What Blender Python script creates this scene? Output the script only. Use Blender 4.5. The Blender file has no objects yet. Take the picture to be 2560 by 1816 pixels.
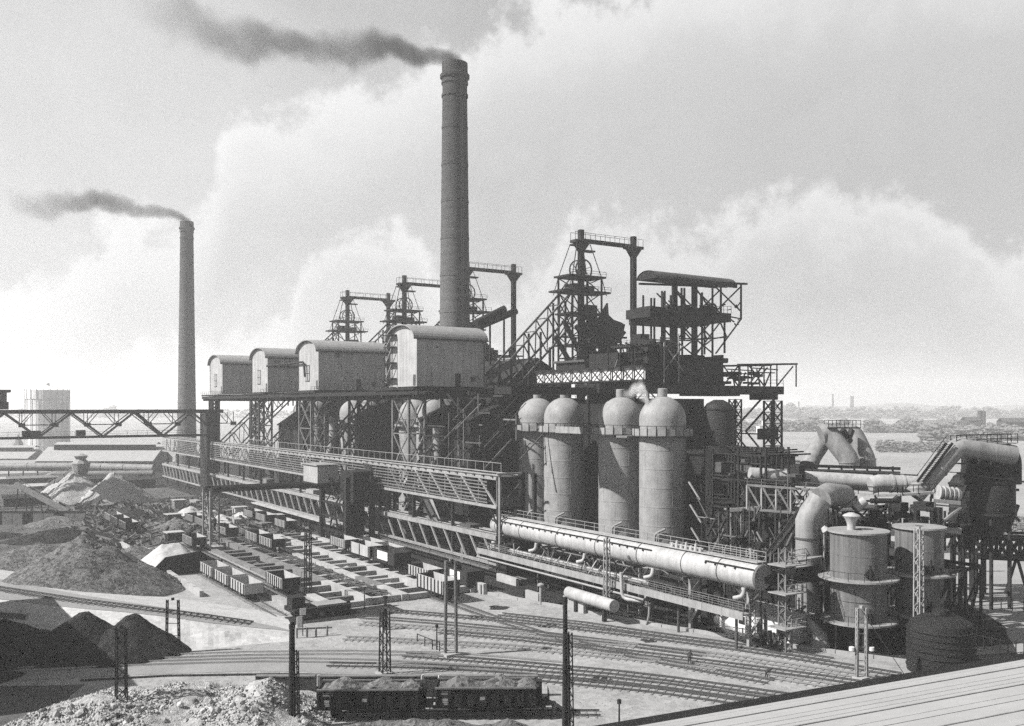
import bpy, bmesh, math, random
from math import pi, sin, cos, radians, sqrt, atan2
from mathutils import Vector, Matrix, noise
random.seed(7)
V = Vector
SC = bpy.context.scene
COL = SC.collection
# ---------------------------------------------------------------- camera, sky, sun, exposure
H = 30.0                      # camera height above the yard
F = 2350.0; CX = 1280.0; HY = 1015.0      # focal length / centre / horizon in pixels of the photograph
YAW = math.atan2(0.5456, 0.8380)
cd = bpy.data.cameras.new('camera'); cam = bpy.data.objects.new('camera', cd); COL.objects.link(cam)
cam.location = (0, 0, H); cam.rotation_euler = (pi/2, 0, -YAW)
cd.sensor_width = 36; cd.lens = 36*F/2560; cd.shift_y = (HY-908)/2560
cd.clip_start = 0.5; cd.clip_end = 20000
SC.camera = cam
SUN_EL = radians(41); SUN_AZ = (-0.95, 0.31)        # direction towards the sun (horizontal)
sd = bpy.data.lights.new('sun', 'SUN'); so = bpy.data.objects.new('sun', sd); COL.objects.link(so)
sd.energy = 5.0; sd.angle = radians(0.55); sd.color = (1.0, 0.985, 0.965)
sv = V((SUN_AZ[0]*cos(SUN_EL), SUN_AZ[1]*cos(SUN_EL), sin(SUN_EL))).normalized()
so.rotation_euler = sv.to_track_quat('Z', 'Y').to_euler(); so.location = (0, 0, 200)
SC.view_settings.view_transform = 'Standard'; SC.view_settings.look = 'None'
SC.view_settings.gamma = 1.0; SC.view_settings.exposure = 1.15
SC.view_settings.use_curve_mapping = False
SC.cycles.volume_step_rate = 0.2; SC.cycles.volume_max_steps = 256
SC.cycles.max_bounces = 6; SC.cycles.diffuse_bounces = 3; SC.cycles.glossy_bounces = 2
SC.cycles.volume_bounces = 1; SC.cycles.transparent_max_bounces = 8
SC.cycles.use_denoising = False
SC.cycles.use_adaptive_sampling = True; SC.cycles.adaptive_threshold = 0.04

class NT:
    """tiny helper for node trees"""
    def __init__(s, t): s.t = t; s.n = t.nodes; s.l = t.links
    def add(s, typ, **kw):
        n = s.n.new(typ)
        for k, v in kw.items():
            if k.startswith('i_'): n.inputs[int(k[2:])].default_value = v
            else: setattr(n, k, v)
        return n
    def link(s, a, b): s.l.new(a, b)
    def m(s, op, a, b=None, c=None, clamp=False):
        n = s.n.new('ShaderNodeMath'); n.operation = op; n.use_clamp = clamp
        for i, q in enumerate((a, b, c)):
            if q is None: continue
            if isinstance(q, (int, float)): n.inputs[i].default_value = q
            else: s.l.new(q, n.inputs[i])
        return n.outputs[0]
    def ramp(s, val, pts, interp='LINEAR'):
        n = s.n.new('ShaderNodeValToRGB'); r = n.color_ramp; r.interpolation = interp
        while len(r.elements) > 1: r.elements.remove(r.elements[0])
        r.elements[0].position = pts[0][0]; r.elements[0].color = (pts[0][1],)*3+(1,)
        for p, c in pts[1:]:
            e = r.elements.new(p); e.color = (c,)*3+(1,)
        s.l.new(val, n.inputs[0]); return n.outputs[0]
    def curve(s, val, pts):
        n = s.n.new('ShaderNodeFloatCurve'); c = n.mapping.curves[0]
        c.points[0].location = pts[0]; c.points[1].location = pts[-1]
        for p in pts[1:-1]: c.points.new(*p)
        n.mapping.update(); s.l.new(val, n.inputs['Value']); return n.outputs[0]
    def noise(s, vec, scale, detail=4, rough=0.55, dist=0.0):
        n = s.n.new('ShaderNodeTexNoise'); n.inputs['Scale'].default_value = scale
        n.inputs['Detail'].default_value = detail; n.inputs['Roughness'].default_value = rough
        n.inputs['Distortion'].default_value = dist
        s.l.new(vec, n.inputs['Vector']); return n.outputs[0]

def mixv(nt, f, a, b):
    """a*(1-f)+b*f for scalars / sockets"""
    return nt.m('ADD', nt.m('MULTIPLY', a, nt.m('SUBTRACT', 1.0, f)), nt.m('MULTIPLY', b, f))
def smooth(nt, x, lo, hi):
    n = nt.n.new('ShaderNodeMapRange'); n.interpolation_type = 'SMOOTHSTEP'
    n.inputs['From Min'].default_value = lo; n.inputs['From Max'].default_value = hi
    nt.l.new(x, n.inputs['Value']); return n.outputs[0]

def build_world():
    w = bpy.data.worlds.new('World'); SC.world = w; w.use_nodes = True
    nt = NT(w.node_tree); nt.n.clear()
    out = nt.add('ShaderNodeOutputWorld'); bg = nt.add('ShaderNodeBackground')
    bg.inputs[1].default_value = 0.1
    sky = nt.add('ShaderNodeTexSky', sky_type='NISHITA', sun_disc=False, sun_elevation=SUN_EL,
                 sun_rotation=atan2(SUN_AZ[0], SUN_AZ[1]))
    bw = nt.add('ShaderNodeRGBToBW'); nt.link(sky.outputs[0], bw.inputs[0])
    tc = nt.add('ShaderNodeTexCoord'); sep = nt.add('ShaderNodeSeparateXYZ'); nt.link(tc.outputs['Generated'], sep.inputs[0])
    X, Y, Z = sep.outputs
    fwd = nt.m('ADD', nt.m('MULTIPLY', X, sin(YAW)), nt.m('MULTIPLY', Y, cos(YAW)))
    lat = nt.m('SUBTRACT', nt.m('MULTIPLY', X, cos(YAW)), nt.m('MULTIPLY', Y, sin(YAW)))
    az = nt.m('ARCTAN2', lat, fwd)                         # azimuth, radians, 0 = towards the works
    el = nt.m('ARCSINE', Z)
    # cloud noises on the dome
    n1 = nt.noise(tc.outputs['Generated'], 5.0, 7, 0.6)
    n2 = nt.noise(tc.outputs['Generated'], 14.0, 8, 0.62)
    n3 = nt.noise(tc.outputs['Generated'], 2.2, 4, 0.5)
    n4 = nt.noise(tc.outputs['Generated'], 42.0, 6, 0.6)
    c1 = nt.m('SUBTRACT', n1, 0.5); c2 = nt.m('SUBTRACT', n2, 0.5); c3 = nt.m('SUBTRACT', n3, 0.5); c4 = nt.m('SUBTRACT', n4, 0.5)
    puff = nt.m('ADD', nt.m('ADD', nt.m('MULTIPLY', c1, 0.15), nt.m('MULTIPLY', c2, 0.15)), nt.m('MULTIPLY', c4, 0.08))
    # 0..1 parameter along azimuth -0.9..0.9 rad, elevations 0..0.6 rad
    u = nt.m('DIVIDE', nt.m('ADD', az, 0.9), 1.8, clamp=True)
    U = lambda x: (math.atan((x-CX)/F)+0.9)/1.8
    E = lambda x, y: math.atan((HY-y)/sqrt(F*F+(x-CX)**2))/0.6
    base = nt.curve(u, [(0, .74), (U(0), .72), (U(500), .70), (U(900), .60), (U(1400), .53), (U(2100), .50), (1, .50)])
    base = nt.m('ADD', base, nt.m('ADD', nt.m('MULTIPLY', c3, 0.20), nt.m('MULTIPLY', c1, 0.20)))
    # sky greys upward, darkened overhead to cut fill light; brighter towards the horizon
    base = nt.m('SUBTRACT', base, nt.m('MULTIPLY', smooth(nt, el, 0.25, 0.75), 0.26))
    base = mixv(nt, smooth(nt, el, 0.17, -0.01), base, 0.60)
    val = base
    def layer(val, pts, lit, body, depth, strength=1.0, amp=1.0, soft=0.02):
        top = nt.m('MULTIPLY', nt.curve(u, pts), 0.6)
        d = nt.m('SUBTRACT', nt.m('ADD', top, nt.m('MULTIPLY', puff, amp)), el)      # >0 inside the cloud
        mask = nt.m('MULTIPLY', smooth(nt, d, 0.0, soft), smooth(nt, d, depth*1.9, depth*0.4))
        col = mixv(nt, smooth(nt, d, 0.0, depth), lit, body)
        col = nt.m('ADD', col, nt.m('MULTIPLY', c2, 0.42)); col = nt.m('ADD', col, nt.m('MULTIPLY', c1, 0.30)); col = nt.m('ADD', col, nt.m('MULTIPLY', c4, 0.16))
        return mixv(nt, nt.m('MULTIPLY', mask, strength), val, col)
    val = layer(val, [(0, .05), (U(0), .18), (U(330), .34), (U(430), E(430, 480)), (U(520), E(520, 400)), (U(600), E(600, 235)), (U(720), E(720, 205)),
                      (U(900), E(900, 150)), (U(1100), E(1100, 60)), (U(1350), E(1350, -60)), (1, .75)], .98, .62, .16, .85, 1.1, .045)
    val = layer(val, [(0, .1), (U(300), .1), (U(700), .18), (U(780), E(780, 605)), (U(860), E(860, 560)), (U(980), E(980, 570)), (U(1080), E(1080, 650)),
                      (U(1180), E(1180, 760)), (U(1400), .06), (1, .05)], .98, .72, .07, .8, 1.0, .042)
    val = layer(val, [(0, .05), (U(1100), .10), (U(1220), E(1220, 660)), (U(1380), E(1380, 590)), (U(1500), E(1500, 520)), (U(1640), E(1640, 540)),
                      (U(1760), E(1760, 545)), (U(1920), E(1920, 470)), (U(2120), E(2120, 455)), (U(2300), E(2300, 480)),
                      (U(2450), E(2450, 545)), (U(2560), E(2560, 590)), (1, .30)], .90, .54, .10, .85, 1.0, .042)
    val = nt.m('ADD', val, nt.m('MULTIPLY', c4, 0.05))
    val = nt.m('MULTIPLY', val, 4.5)                      # cloud radiance in units of the 0.1-strength sky
    mixn = mixv(nt, 0.94, bw.outputs[0], val)
    comb = nt.add('ShaderNodeCombineColor')
    for i in range(3): nt.link(mixn, comb.inputs[i])
    nt.link(comb.outputs[0], bg.inputs[0]); nt.link(bg.outputs[0], out.inputs[0])
build_world()

# ---------------------------------------------------------------- placing: pixel of the photograph + one known plane -> place on the site
EU = (0.8380, -0.5456)                                    # "to the right" of the viewer on the ground
def ray(x, y):
    a = (x-CX)/F
    return V((0.5456+0.838*a, 0.838-0.5456*a, -(y-HY)/F))
def G(x, y, z=0.0): r = ray(x, y); return V((0, 0, H)) + r*((z-H)/r.z)
def onX(x, y, X): r = ray(x, y); return V((0, 0, H)) + r*(X/r.x)
def onY(x, y, Y): r = ray(x, y); return V((0, 0, H)) + r*(Y/r.y)
def atD(x, y, D): return V((0, 0, H)) + ray(x, y)*D

# ---------------------------------------------------------------- materials
MATS = {}
def mat(name, base, rough=0.8, var=0.35, scale=0.35, fine=6.0, streak=0.0, bump=0.12, spots=0.0, metal=0.0, band=None, tone=(1, 1, 1), soot=None, spec=0.25):
    """grey material: large blotches, fine grain, optional vertical streaks, dark/light spots, bump"""
    m = bpy.data.materials.new(name); m.use_nodes = True; nt = NT(m.node_tree)
    b = nt.n['Principled BSDF']
    b.inputs['Roughness'].default_value = rough; b.inputs['Metallic'].default_value = metal
    b.inputs['Specular IOR Level'].default_value = 0.08 if base < .03 else spec
    geo = nt.add('ShaderNodeNewGeometry'); P = geo.outputs['Position']
    big = nt.noise(P, scale, 5, 0.6); fin = nt.noise(P, fine, 4, 0.65)
    f = nt.m('ADD', nt.m('MULTIPLY', nt.m('SUBTRACT', big, 0.5), 2.2*var), nt.m('MULTIPLY', nt.m('SUBTRACT', fin, 0.5), 1.3*var))
    if streak:
        mp = nt.add('ShaderNodeMapping'); mp.inputs['Scale'].default_value = (1.6, 1.6, 0.06); nt.link(P, mp.inputs[0])
        st = nt.noise(mp.outputs[0], 1.0, 5, 0.65)
        f = nt.m('ADD', f, nt.m('MULTIPLY', nt.m('SUBTRACT', st, 0.5), 2.4*streak))
    if spots:
        vo = nt.add('ShaderNodeTexVoronoi'); vo.inputs['Scale'].default_value = fine*0.6; nt.link(P, vo.inputs['Vector'])
        sx = nt.add('ShaderNodeSeparateColor'); nt.link(vo.outputs['Color'], sx.inputs[0])
        f = nt.m('ADD', f, nt.m('MULTIPLY', nt.m('SUBTRACT', sx.outputs[0], 0.5), spots*1.6))
    if band:
        sp = nt.add('ShaderNodeSeparateXYZ'); nt.link(P, sp.inputs[0])
        w = nt.m('SINE', nt.m('MULTIPLY', sp.outputs[band[0]], 2*pi/band[1]))
        f = nt.m('ADD', f, nt.m('MULTIPLY', w, band[2]))
    v = nt.m('MULTIPLY', nt.m('MAXIMUM', nt.m('ADD', 1.0, f), 0.12), base)
    if soot:
        sq = nt.add('ShaderNodeSeparateXYZ'); nt.link(P, sq.inputs[0])
        v = nt.m('MULTIPLY', v, nt.m('SUBTRACT', 1.0, nt.m('MULTIPLY', smooth(nt, nt.m('ADD', sq.outputs[2], nt.m('MULTIPLY', big, 18.0)), soot[0], soot[1]), soot[2])))
    v = nt.m('MINIMUM', v, 0.86)
    comb = nt.add('ShaderNodeCombineColor')
    for i in range(3): nt.link(nt.m('MULTIPLY', v, tone[i]), comb.inputs[i])
    nt.link(comb.outputs[0], b.inputs['Base Color'])
    if bump:
        bp = nt.add('ShaderNodeBump'); bp.inputs['Strength'].default_value = bump; bp.inputs['Distance'].default_value = 0.3
        hh = nt.m('ADD', fin, nt.m('MULTIPLY', big, 0.6)); nt.link(hh, bp.inputs['Height']); nt.link(bp.outputs[0], b.inputs['Normal'])
    MATS[name] = m
    return m
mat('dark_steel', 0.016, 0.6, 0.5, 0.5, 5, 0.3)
mat('grey_steel', 0.045, 0.6, 0.4, 0.5, 5, 0.4)
mat('pale_steel', 0.190, 0.6, 0.35, 0.5, 5, 0.35)
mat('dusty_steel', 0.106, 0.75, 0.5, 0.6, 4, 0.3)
mat('white_pipe', 0.255, 0.55, 0.34, 0.5, 4, 0.4, 0.1)
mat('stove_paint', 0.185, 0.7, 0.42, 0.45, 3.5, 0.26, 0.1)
mat('tank_plate', 0.090, 0.55, 0.25, 0.3, 3, 1.0, 0.06)
mat('grey_pipe', 0.160, 0.6, 0.42, 0.35, 3.5, 0.5, 0.1)
mat('house_sheet', 0.225, 0.8, 0.36, 0.3, 2.8, 0.6, 0.1)
mat('house_roof', 0.179, 0.8, 0.32, 0.5, 3, 0.0, 0.1)
mat('chimney_brick', 0.075, 0.95, 0.25, 0.25, 1.6, 0.3, 0.15, band=(2, 2.3, 0.07), soot=(50, 128, .62))
mat('soot_brick', 0.030, 0.95, 0.4, 0.4, 2.5, 0.4, 0.15)
mat('concrete', 0.220, 0.9, 0.25, 0.25, 1.6, 0.15, 0.12)
mat('pale_concrete', 0.250, 0.9, 0.45, 0.35, 2.4, 0.25, 0.2)
mat('dirty_concrete', 0.113, 0.95, 0.45, 0.35, 1.5, 0.3, 0.2)
mat('yard_dirt', 0.200, 0.95, 0.34, 0.11, 2.2, 0, 0.35, 0.18)
mat('pale_field', 0.200, 0.95, 0.45, 0.012, 0.12, 0, 0.1)
mat('cinder', 0.018, 0.95, 0.9, 0.12, 1.1, 0, 0.5)
mat('mixed_ground', 0.050, 0.95, 1.0, 0.11, 0.9, 0, 0.4)
mat('road_dirt', 0.170, 0.95, 0.3, 0.12, 1.5, 0, 0.2)
mat('ballast', 0.119, 0.95, 0.4, 0.3, 4, 0, 0.4, 0.5)
mat('rail_steel', 0.050, 0.45, 0.3, 0.5, 4, 0, 0)
mat('bright_rail', 0.332, 0.3, 0.2, 0.5, 4, 0, 0, metal=0.6)
mat('sleeper_wood', 0.130, 0.95, 0.5, 0.6, 4, 0, 0.2)
mat('timber', 0.199, 0.9, 0.4, 0.6, 5, 0.3, 0.2)
mat('ore', 0.086, 0.95, 0.5, 0.35, 4.5, 0, 0.9, 0.75)
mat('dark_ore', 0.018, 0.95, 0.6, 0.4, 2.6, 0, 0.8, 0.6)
mat('pale_sand', 0.300, 0.95, 0.18, 0.3, 2.5, 0, 0.3, 0.15)
mat('rubble', 0.25, 0.95, 0.35, 0.3, 5.5, 0, 0.8, 0.35)
mat('coke', 0.030, 0.95, 0.6, 0.5, 3, 0, 0.8, 0.7)
mat('wagon_pale', 0.252, 0.8, 0.25, 0.8, 5, 0.3, 0.1)
mat('wagon_dark', 0.020, 0.8, 0.5, 0.8, 5, 0.4, 0.1)
mat('glass_dark', 0.015, 0.2, 0.3, 1, 3, 0, 0)
mat('foliage', 0.100, 0.95, 0.6, 0.05, 0.3, 0, 0.3)
mat('far_wall', 0.133, 0.9, 0.3, 0.05, 0.4, 0, 0)
mat('gas_holder', 0.460, 0.8, 0.2, 0.05, 0.4, 0, 0)
mat('metal_roof', 0.235, 0.7, 0.16, 0.4, 3, 0, 0.04)
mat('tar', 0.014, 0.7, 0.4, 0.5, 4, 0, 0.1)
mat('skin', 0.232, 0.7, 0.1, 1, 4, 0, 0)
mat('cloth_dark', 0.025, 0.9, 0.2, 2, 8, 0, 0)
mat('cloth_pale', 0.365, 0.9, 0.2, 2, 8, 0, 0)
mat('white_paint', 0.450, 0.7, 0.1, 1, 5, 0, 0)

# ---------------------------------------------------------------- mesh builder
class MB:
    def __init__(s): s.v = []; s.f = []
    def quad(s, a, b, c, d):
        n = len(s.v); s.v += [tuple(a), tuple(b), tuple(c), tuple(d)]; s.f.append((n, n+1, n+2, n+3)); return s
    def poly(s, pts):
        n = len(s.v); s.v += [tuple(p) for p in pts]; s.f.append(tuple(range(n, n+len(pts)))); return s
    def box(s, x0, x1, y0, y1, z0, z1):
        n = len(s.v)
        s.v += [(x, y, z) for z in (z0, z1) for (x, y) in ((x0, y0), (x1, y0), (x1, y1), (x0, y1))]
        s.f += [tuple(n+i for i in q) for q in ((3, 2, 1, 0), (4, 5, 6, 7), (0, 1, 5, 4), (1, 2, 6, 5), (2, 3, 7, 6), (3, 0, 4, 7))]
        return s
    def bar(s, p, q, w=0.2, h=None):
        p, q = V(p), V(q); h = h or w; d = (q-p)
        if d.length < 1e-5: return s
        d.normalize(); up = V((0, 0, 1)) if abs(d.z) < 0.95 else V((0, 1, 0))
        a = d.cross(up).normalized(); b = a.cross(d).normalized(); n = len(s.v)
        for e in (p, q):
            for (i, j) in ((-1, -1), (1, -1), (1, 1), (-1, 1)): s.v.append(tuple(e+a*(i*w/2)+b*(j*h/2)))
        s.f += [tuple(n+i for i in k) for k in ((0, 1, 2, 3), (7, 6, 5, 4), (0, 4, 5, 1), (1, 5, 6, 2), (2, 6, 7, 3), (3, 7, 4, 0))]
        return s
    def tube(s, pts, r, seg=14, cap=True):
        pts = [V(p) for p in pts]; rr = r if isinstance(r, (list, tuple)) else [r]*len(pts)
        n0 = len(s.v); pa = None
        for i, p in enumerate(pts):
            d = (pts[min(i+1, len(pts)-1)]-pts[max(i-1, 0)]).normalized()
            if pa is None:
                up = V((0, 0, 1)) if abs(d.z) < 0.9 else V((0, 1, 0)); a = d.cross(up).normalized()
            else: a = (pa-d*pa.dot(d)).normalized()
            pa = a; b = d.cross(a)
            for k in range(seg):
                t = 2*pi*k/seg; s.v.append(tuple(p+a*(rr[i]*cos(t))+b*(rr[i]*sin(t))))
        for i in range(len(pts)-1):
            for k in range(seg):
                s.f.append((n0+i*seg+k, n0+i*seg+(k+1) % seg, n0+(i+1)*seg+(k+1) % seg, n0+(i+1)*seg+k))
        if cap:
            s.f.append(tuple(n0+k for k in range(seg-1, -1, -1))); s.f.append(tuple(n0+(len(pts)-1)*seg+k for k in range(seg)))
        return s
    def lathe(s, prof, c=(0, 0, 0), seg=32, cap=True):
        n0 = len(s.v); c = V(c)
        for (r, z) in prof:
            for k in range(seg):
                t = 2*pi*k/seg; s.v.append((c.x+r*cos(t), c.y+r*sin(t), c.z+z))
        for i in range(len(prof)-1):
            for k in range(seg):
                s.f.append((n0+i*seg+k, n0+i*seg+(k+1) % seg, n0+(i+1)*seg+(k+1) % seg, n0+(i+1)*seg+k))
        if cap:
            if prof[0][0] > 1e-3: s.f.append(tuple(n0+k for k in range(seg-1, -1, -1)))
            if prof[-1][0] > 1e-3: s.f.append(tuple(n0+(len(prof)-1)*seg+k for k in range(seg)))
        return s
    def sheet(s, pts, z):                      # flat polygon
        return s.poly([(p[0], p[1], z) for p in pts])
    def rail(s, pts, h=1.1, step=2.0, w=0.07, mid=True):
        """hand rail along a polyline standing at its own height"""
        pts = [V(p) for p in pts]
        for a, b in zip(pts, pts[1:]):
            s.bar(a+V((0, 0, h)), b+V((0, 0, h)), w)
            if mid: s.bar(a+V((0, 0, h*.5)), b+V((0, 0, h*.5)), w*.8)
            n = max(1, int((b-a).length/step))
            for i in range(n+1):
                p = a.lerp(b, i/n); s.bar(p, p+V((0, 0, h)), w)
        return s
    def build(s, name, m, parent=None, label=None, smooth=None, rel=True):
        me = bpy.data.meshes.new(name)
        off = V((0, 0, 0))
        if parent is not None and rel: off = parent.location if parent.get('abs') else V((0, 0, 0))
        me.from_pydata([tuple(V(v)-off) for v in s.v], [], s.f); me.materials.append(MATS[m] if isinstance(m, str) else m)
        if smooth:
            me.polygons.foreach_set('use_smooth', [True]*len(me.polygons))
            try: me.set_sharp_from_angle(angle=radians(smooth))
            except Exception: pass
        me.validate(); me.update()
        o = bpy.data.objects.new(name, me); COL.objects.link(o)
        if parent is not None: o.parent = parent
        if label: o['label'] = label
        return o

def tag(o, label=None, cat=None, group=None, kind=None):
    if label: o['label'] = label
    if cat: o['category'] = cat
    if group: o['group'] = group
    if kind: o['kind'] = kind
    return o
def thing(name, label, cat, loc=(0, 0, 0), rz=0.0, group=None, absolute=False):
    """Empty at the base of a thing; absolute=True lets its parts be given in site coordinates"""
    o = bpy.data.objects.new(name, None); o.empty_display_size = 0.5; COL.objects.link(o)
    o.location = loc; o.rotation_euler = (0, 0, rz)
    tag(o, label, cat, group)
    if absolute: o['abs'] = 1
    return o
def dup(root, loc, label, rz=None, group=None, mats=None):
    r = root.copy(); COL.objects.link(r); r.location = loc
    if rz is not None: r.rotation_euler = (0, 0, rz)
    r['label'] = label
    if group: r['group'] = group
    for ch in KIDS(root):
        c = ch.copy(); COL.objects.link(c); c.parent = r
        for g in KIDS(ch):
            d = g.copy(); COL.objects.link(d); d.parent = c
    return r
def KIDS(o):
    return [c for c in list(COL.objects) if c.parent == o]
UNIT = {}
def member(name, p, q, w, m, parent, h=None):
    """one straight steel / timber member as an object of its own, sharing a unit bar mesh"""
    if m not in UNIT:
        UNIT[m] = None
        mb = MB().box(-.5, .5, -.5, .5, -.5, .5); me = bpy.data.meshes.new('bar_'+m)
        me.from_pydata(mb.v, [], mb.f); me.materials.append(MATS[m]); UNIT[m] = me
    p, q = V(p), V(q); h = h or w; d = q-p; L = d.length
    if L < 1e-4: return None
    d.normalize(); up = V((0, 0, 1)) if abs(d.z) < 0.95 else V((0, 1, 0))
    a = d.cross(up).normalized(); b = a.cross(d).normalized()
    o = bpy.data.objects.new(name, UNIT[m]); COL.objects.link(o); o.parent = parent
    c = (p+q)/2
    if parent.get('abs'): c = c-parent.location
    R = Matrix((a*w, d*L, b*h)).transposed().to_4x4()
    o.matrix_local = Matrix.Translation(c) @ R
    return o
def lattice_post(mb, p, q, w, panels, t=0.12, axes=None):
    """four angle legs with zigzag lacing, from p up to q"""
    p, q = V(p), V(q); d = (q-p).normalized()
    up = V((0, 1, 0)); a = (d.cross(up).normalized() if abs(d.y) < .9 else V((1, 0, 0))); b = a.cross(d).normalized()
    C = [(-1, -1), (1, -1), (1, 1), (-1, 1)]
    cor = lambda e, k: e+a*(C[k][0]*w/2)+b*(C[k][1]*w/2)
    for k in range(4): mb.bar(cor(p, k), cor(q, k), t)
    for i in range(panels):
        e0, e1 = p.lerp(q, i/panels), p.lerp(q, (i+1)/panels)
        for k in range(4):
            k2 = (k+1) % 4
            if (i+k) % 2: mb.bar(cor(e0, k), cor(e1, k2), t*.6)
            else: mb.bar(cor(e0, k2), cor(e1, k), t*.6)
    return mb
def truss(root, a, b, depth, panels, m='grey_steel', w=0.35, wb=0.2, style='warren', side=None, nm='diagonal'):
    """plane truss from a to b (top chord), hanging `depth` down; each member an object"""
    a, b = V(a), V(b); dz = V((0, 0, -depth))
    member('top_chord', a, b, w, m, root); member('bottom_chord', a+dz, b+dz, w, m, root)
    for i in range(panels+1):
        p = a.lerp(b, i/panels)
        if style in ('pratt', 'x', 'post') : member('post', p, p+dz, wb, m, root)
        if i < panels:
            q = a.lerp(b, (i+1)/panels)
            if style == 'x': member('diagonal', p, q+dz, wb, m, root); member('diagonal', q, p+dz, wb, m, root)
            elif style == 'pratt': member('diagonal', p, q+dz, wb, m, root)
            elif style == 'pratt2': member('diagonal', p, q+dz, wb, m, root)
            elif style == 'warren':
                if i % 2: member('diagonal', p+dz, q, wb, m, root)
                else: member('diagonal', p, q+dz, wb, m, root)
def arc(p0, p1, p2, n=6):
    """quadratic bend through a corner"""
    p0, p1, p2 = V(p0), V(p1), V(p2)
    return [p0*(1-t)**2+p1*2*t*(1-t)+p2*t*t for t in [i/n for i in range(n+1)]]
def bent(pts, rad, n=5):
    """polyline with rounded corners"""
    pts = [V(p) for p in pts]; out = [pts[0]]
    for i in range(1, len(pts)-1):
        a, c, b = pts[i-1], pts[i], pts[i+1]
        r1 = min(rad, (a-c).length*.45); r2 = min(rad, (b-c).length*.45)
        out += arc(c+(a-c).normalized()*r1, c, c+(b-c).normalized()*r2, n)
    out.append(pts[-1]); return out
def structure(name, mb, m, smooth=None):
    o = mb.build(name, m, smooth=smooth); o['kind'] = 'structure'; return o
def heap_mesh(cx, cy, rx, ry, h, rz=0.0, seed=0, n=44, rough=0.18, flat=0.0, power=1.0, skirt=-0.15, ridge=0.0, thr=None):
    """a tipped heap as a height field on a disc: conical, uneven, with gullies"""
    mb = MB(); R = 26; ca, sa = cos(rz), sin(rz)
    for i in range(R+1):
        t = i/R
        for k in range(n):
            a = 2*pi*k/n; lx, ly = cos(a)*t, sin(a)*t
            wob = 1+0.16*noise.noise(V((cos(a)*1.5+seed, sin(a)*1.5, seed*1.7)))
            x, y = lx*rx*wob, ly*ry*wob
            e = max(abs(lx)-ridge, 0)/(1-ridge) if ridge else abs(lx)
            tt = sqrt(e*e+ly*ly) if ridge else t
            z = h*max(0, 1-max(tt-flat, 0)/(1-flat))**power
            q = V((x*0.35+seed*3.1, y*0.35, seed))
            z += (1-t)**.4*rough*(h**.5)*(noise.noise(q)+.6*noise.noise(q*2.7)+.35*noise.noise(q*7))*1.0
            gx = cx+x*ca-y*sa; gy = cy+x*sa+y*ca
            mb.v.append((gx, gy, max(z, 0.02)*(1 if i < R else 0)+(skirt if i == R else 0)))
    for i in range(R):
        for k in range(n):
            a, b = i*n+k, i*n+(k+1) % n; mb.f.append((a, a+n, b+n, b))
    return mb
def heap(name, label, m, cx, cy, rx, ry, h, cat='heap', group=None, **kw):
    mb = heap_mesh(cx, cy, rx, ry, h, **kw); o = mb.build(name, m, smooth=180)
    return tag(o, label, cat, group)
# ================================================================ GROUND
def P2(*pts): return [(p[0], p[1]) for p in pts]
def GP(*px): return [G(x, y) for x, y in px]
g = MB()
N = 24; XS = [-3500+i*11000/N for i in range(N+1)]; YS = [-800+i*10500/N for i in range(N+1)]
for j in range(N+1):
    for i in range(N+1): g.v.append((XS[i], YS[j], 0))
for j in range(N):
    for i in range(N): a = j*(N+1)+i; g.f.append((a, a+1, a+N+2, a+N+1))
structure('ground', g, 'pale_field')
def blob(cx, cy, pts, jag=0.0, seed=0): return pts
def rough_poly(pts, amp, step, seed=0):
    out = []
    for i, p in enumerate(pts):
        q = pts[(i+1) % len(pts)]; a, b = V((p[0], p[1], 0)), V((q[0], q[1], 0)); n = max(1, int((b-a).length/step))
        for k in range(n):
            c = a.lerp(b, k/n); out.append((c.x+amp*noise.noise(V((c.x*.13+seed, c.y*.13, 1))), c.y+amp*noise.noise(V((c.x*.13, c.y*.13+seed, 5)))))
    return out
structure('yard_ground', MB().sheet(rough_poly([(-80, 20), (150, -40), (165, 20), (112, 66), (125, 120), (125, 215), (60, 260), (-160, 260)], 4, 6), 0.012), 'yard_dirt')
structure('cinder_ground', MB().sheet(rough_poly([(80.5, 121), (84, 108), (87, 95.5), (93.7, 78), (101.5, 61), (110, 60), (125, 70), (150, 96), (182, 120), (205, 200), (210, 520), (83, 520), (82, 140)], 1.2, 3, 3), 0.024), 'cinder')
structure('stockyard_ground', MB().sheet(rough_poly([(84, 206), (84, 470), (-10, 470), (-60, 330), (-30, 250), (10, 214), (36, 208)], 3, 4, 8), 0.020), 'mixed_ground')
structure('slag_path', MB().sheet(rough_poly([(40.5, 132), (44, 129), (52, 129), (52, 206), (40.5, 212)], .5, 3, 2), 0.030), 'yard_dirt')
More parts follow.
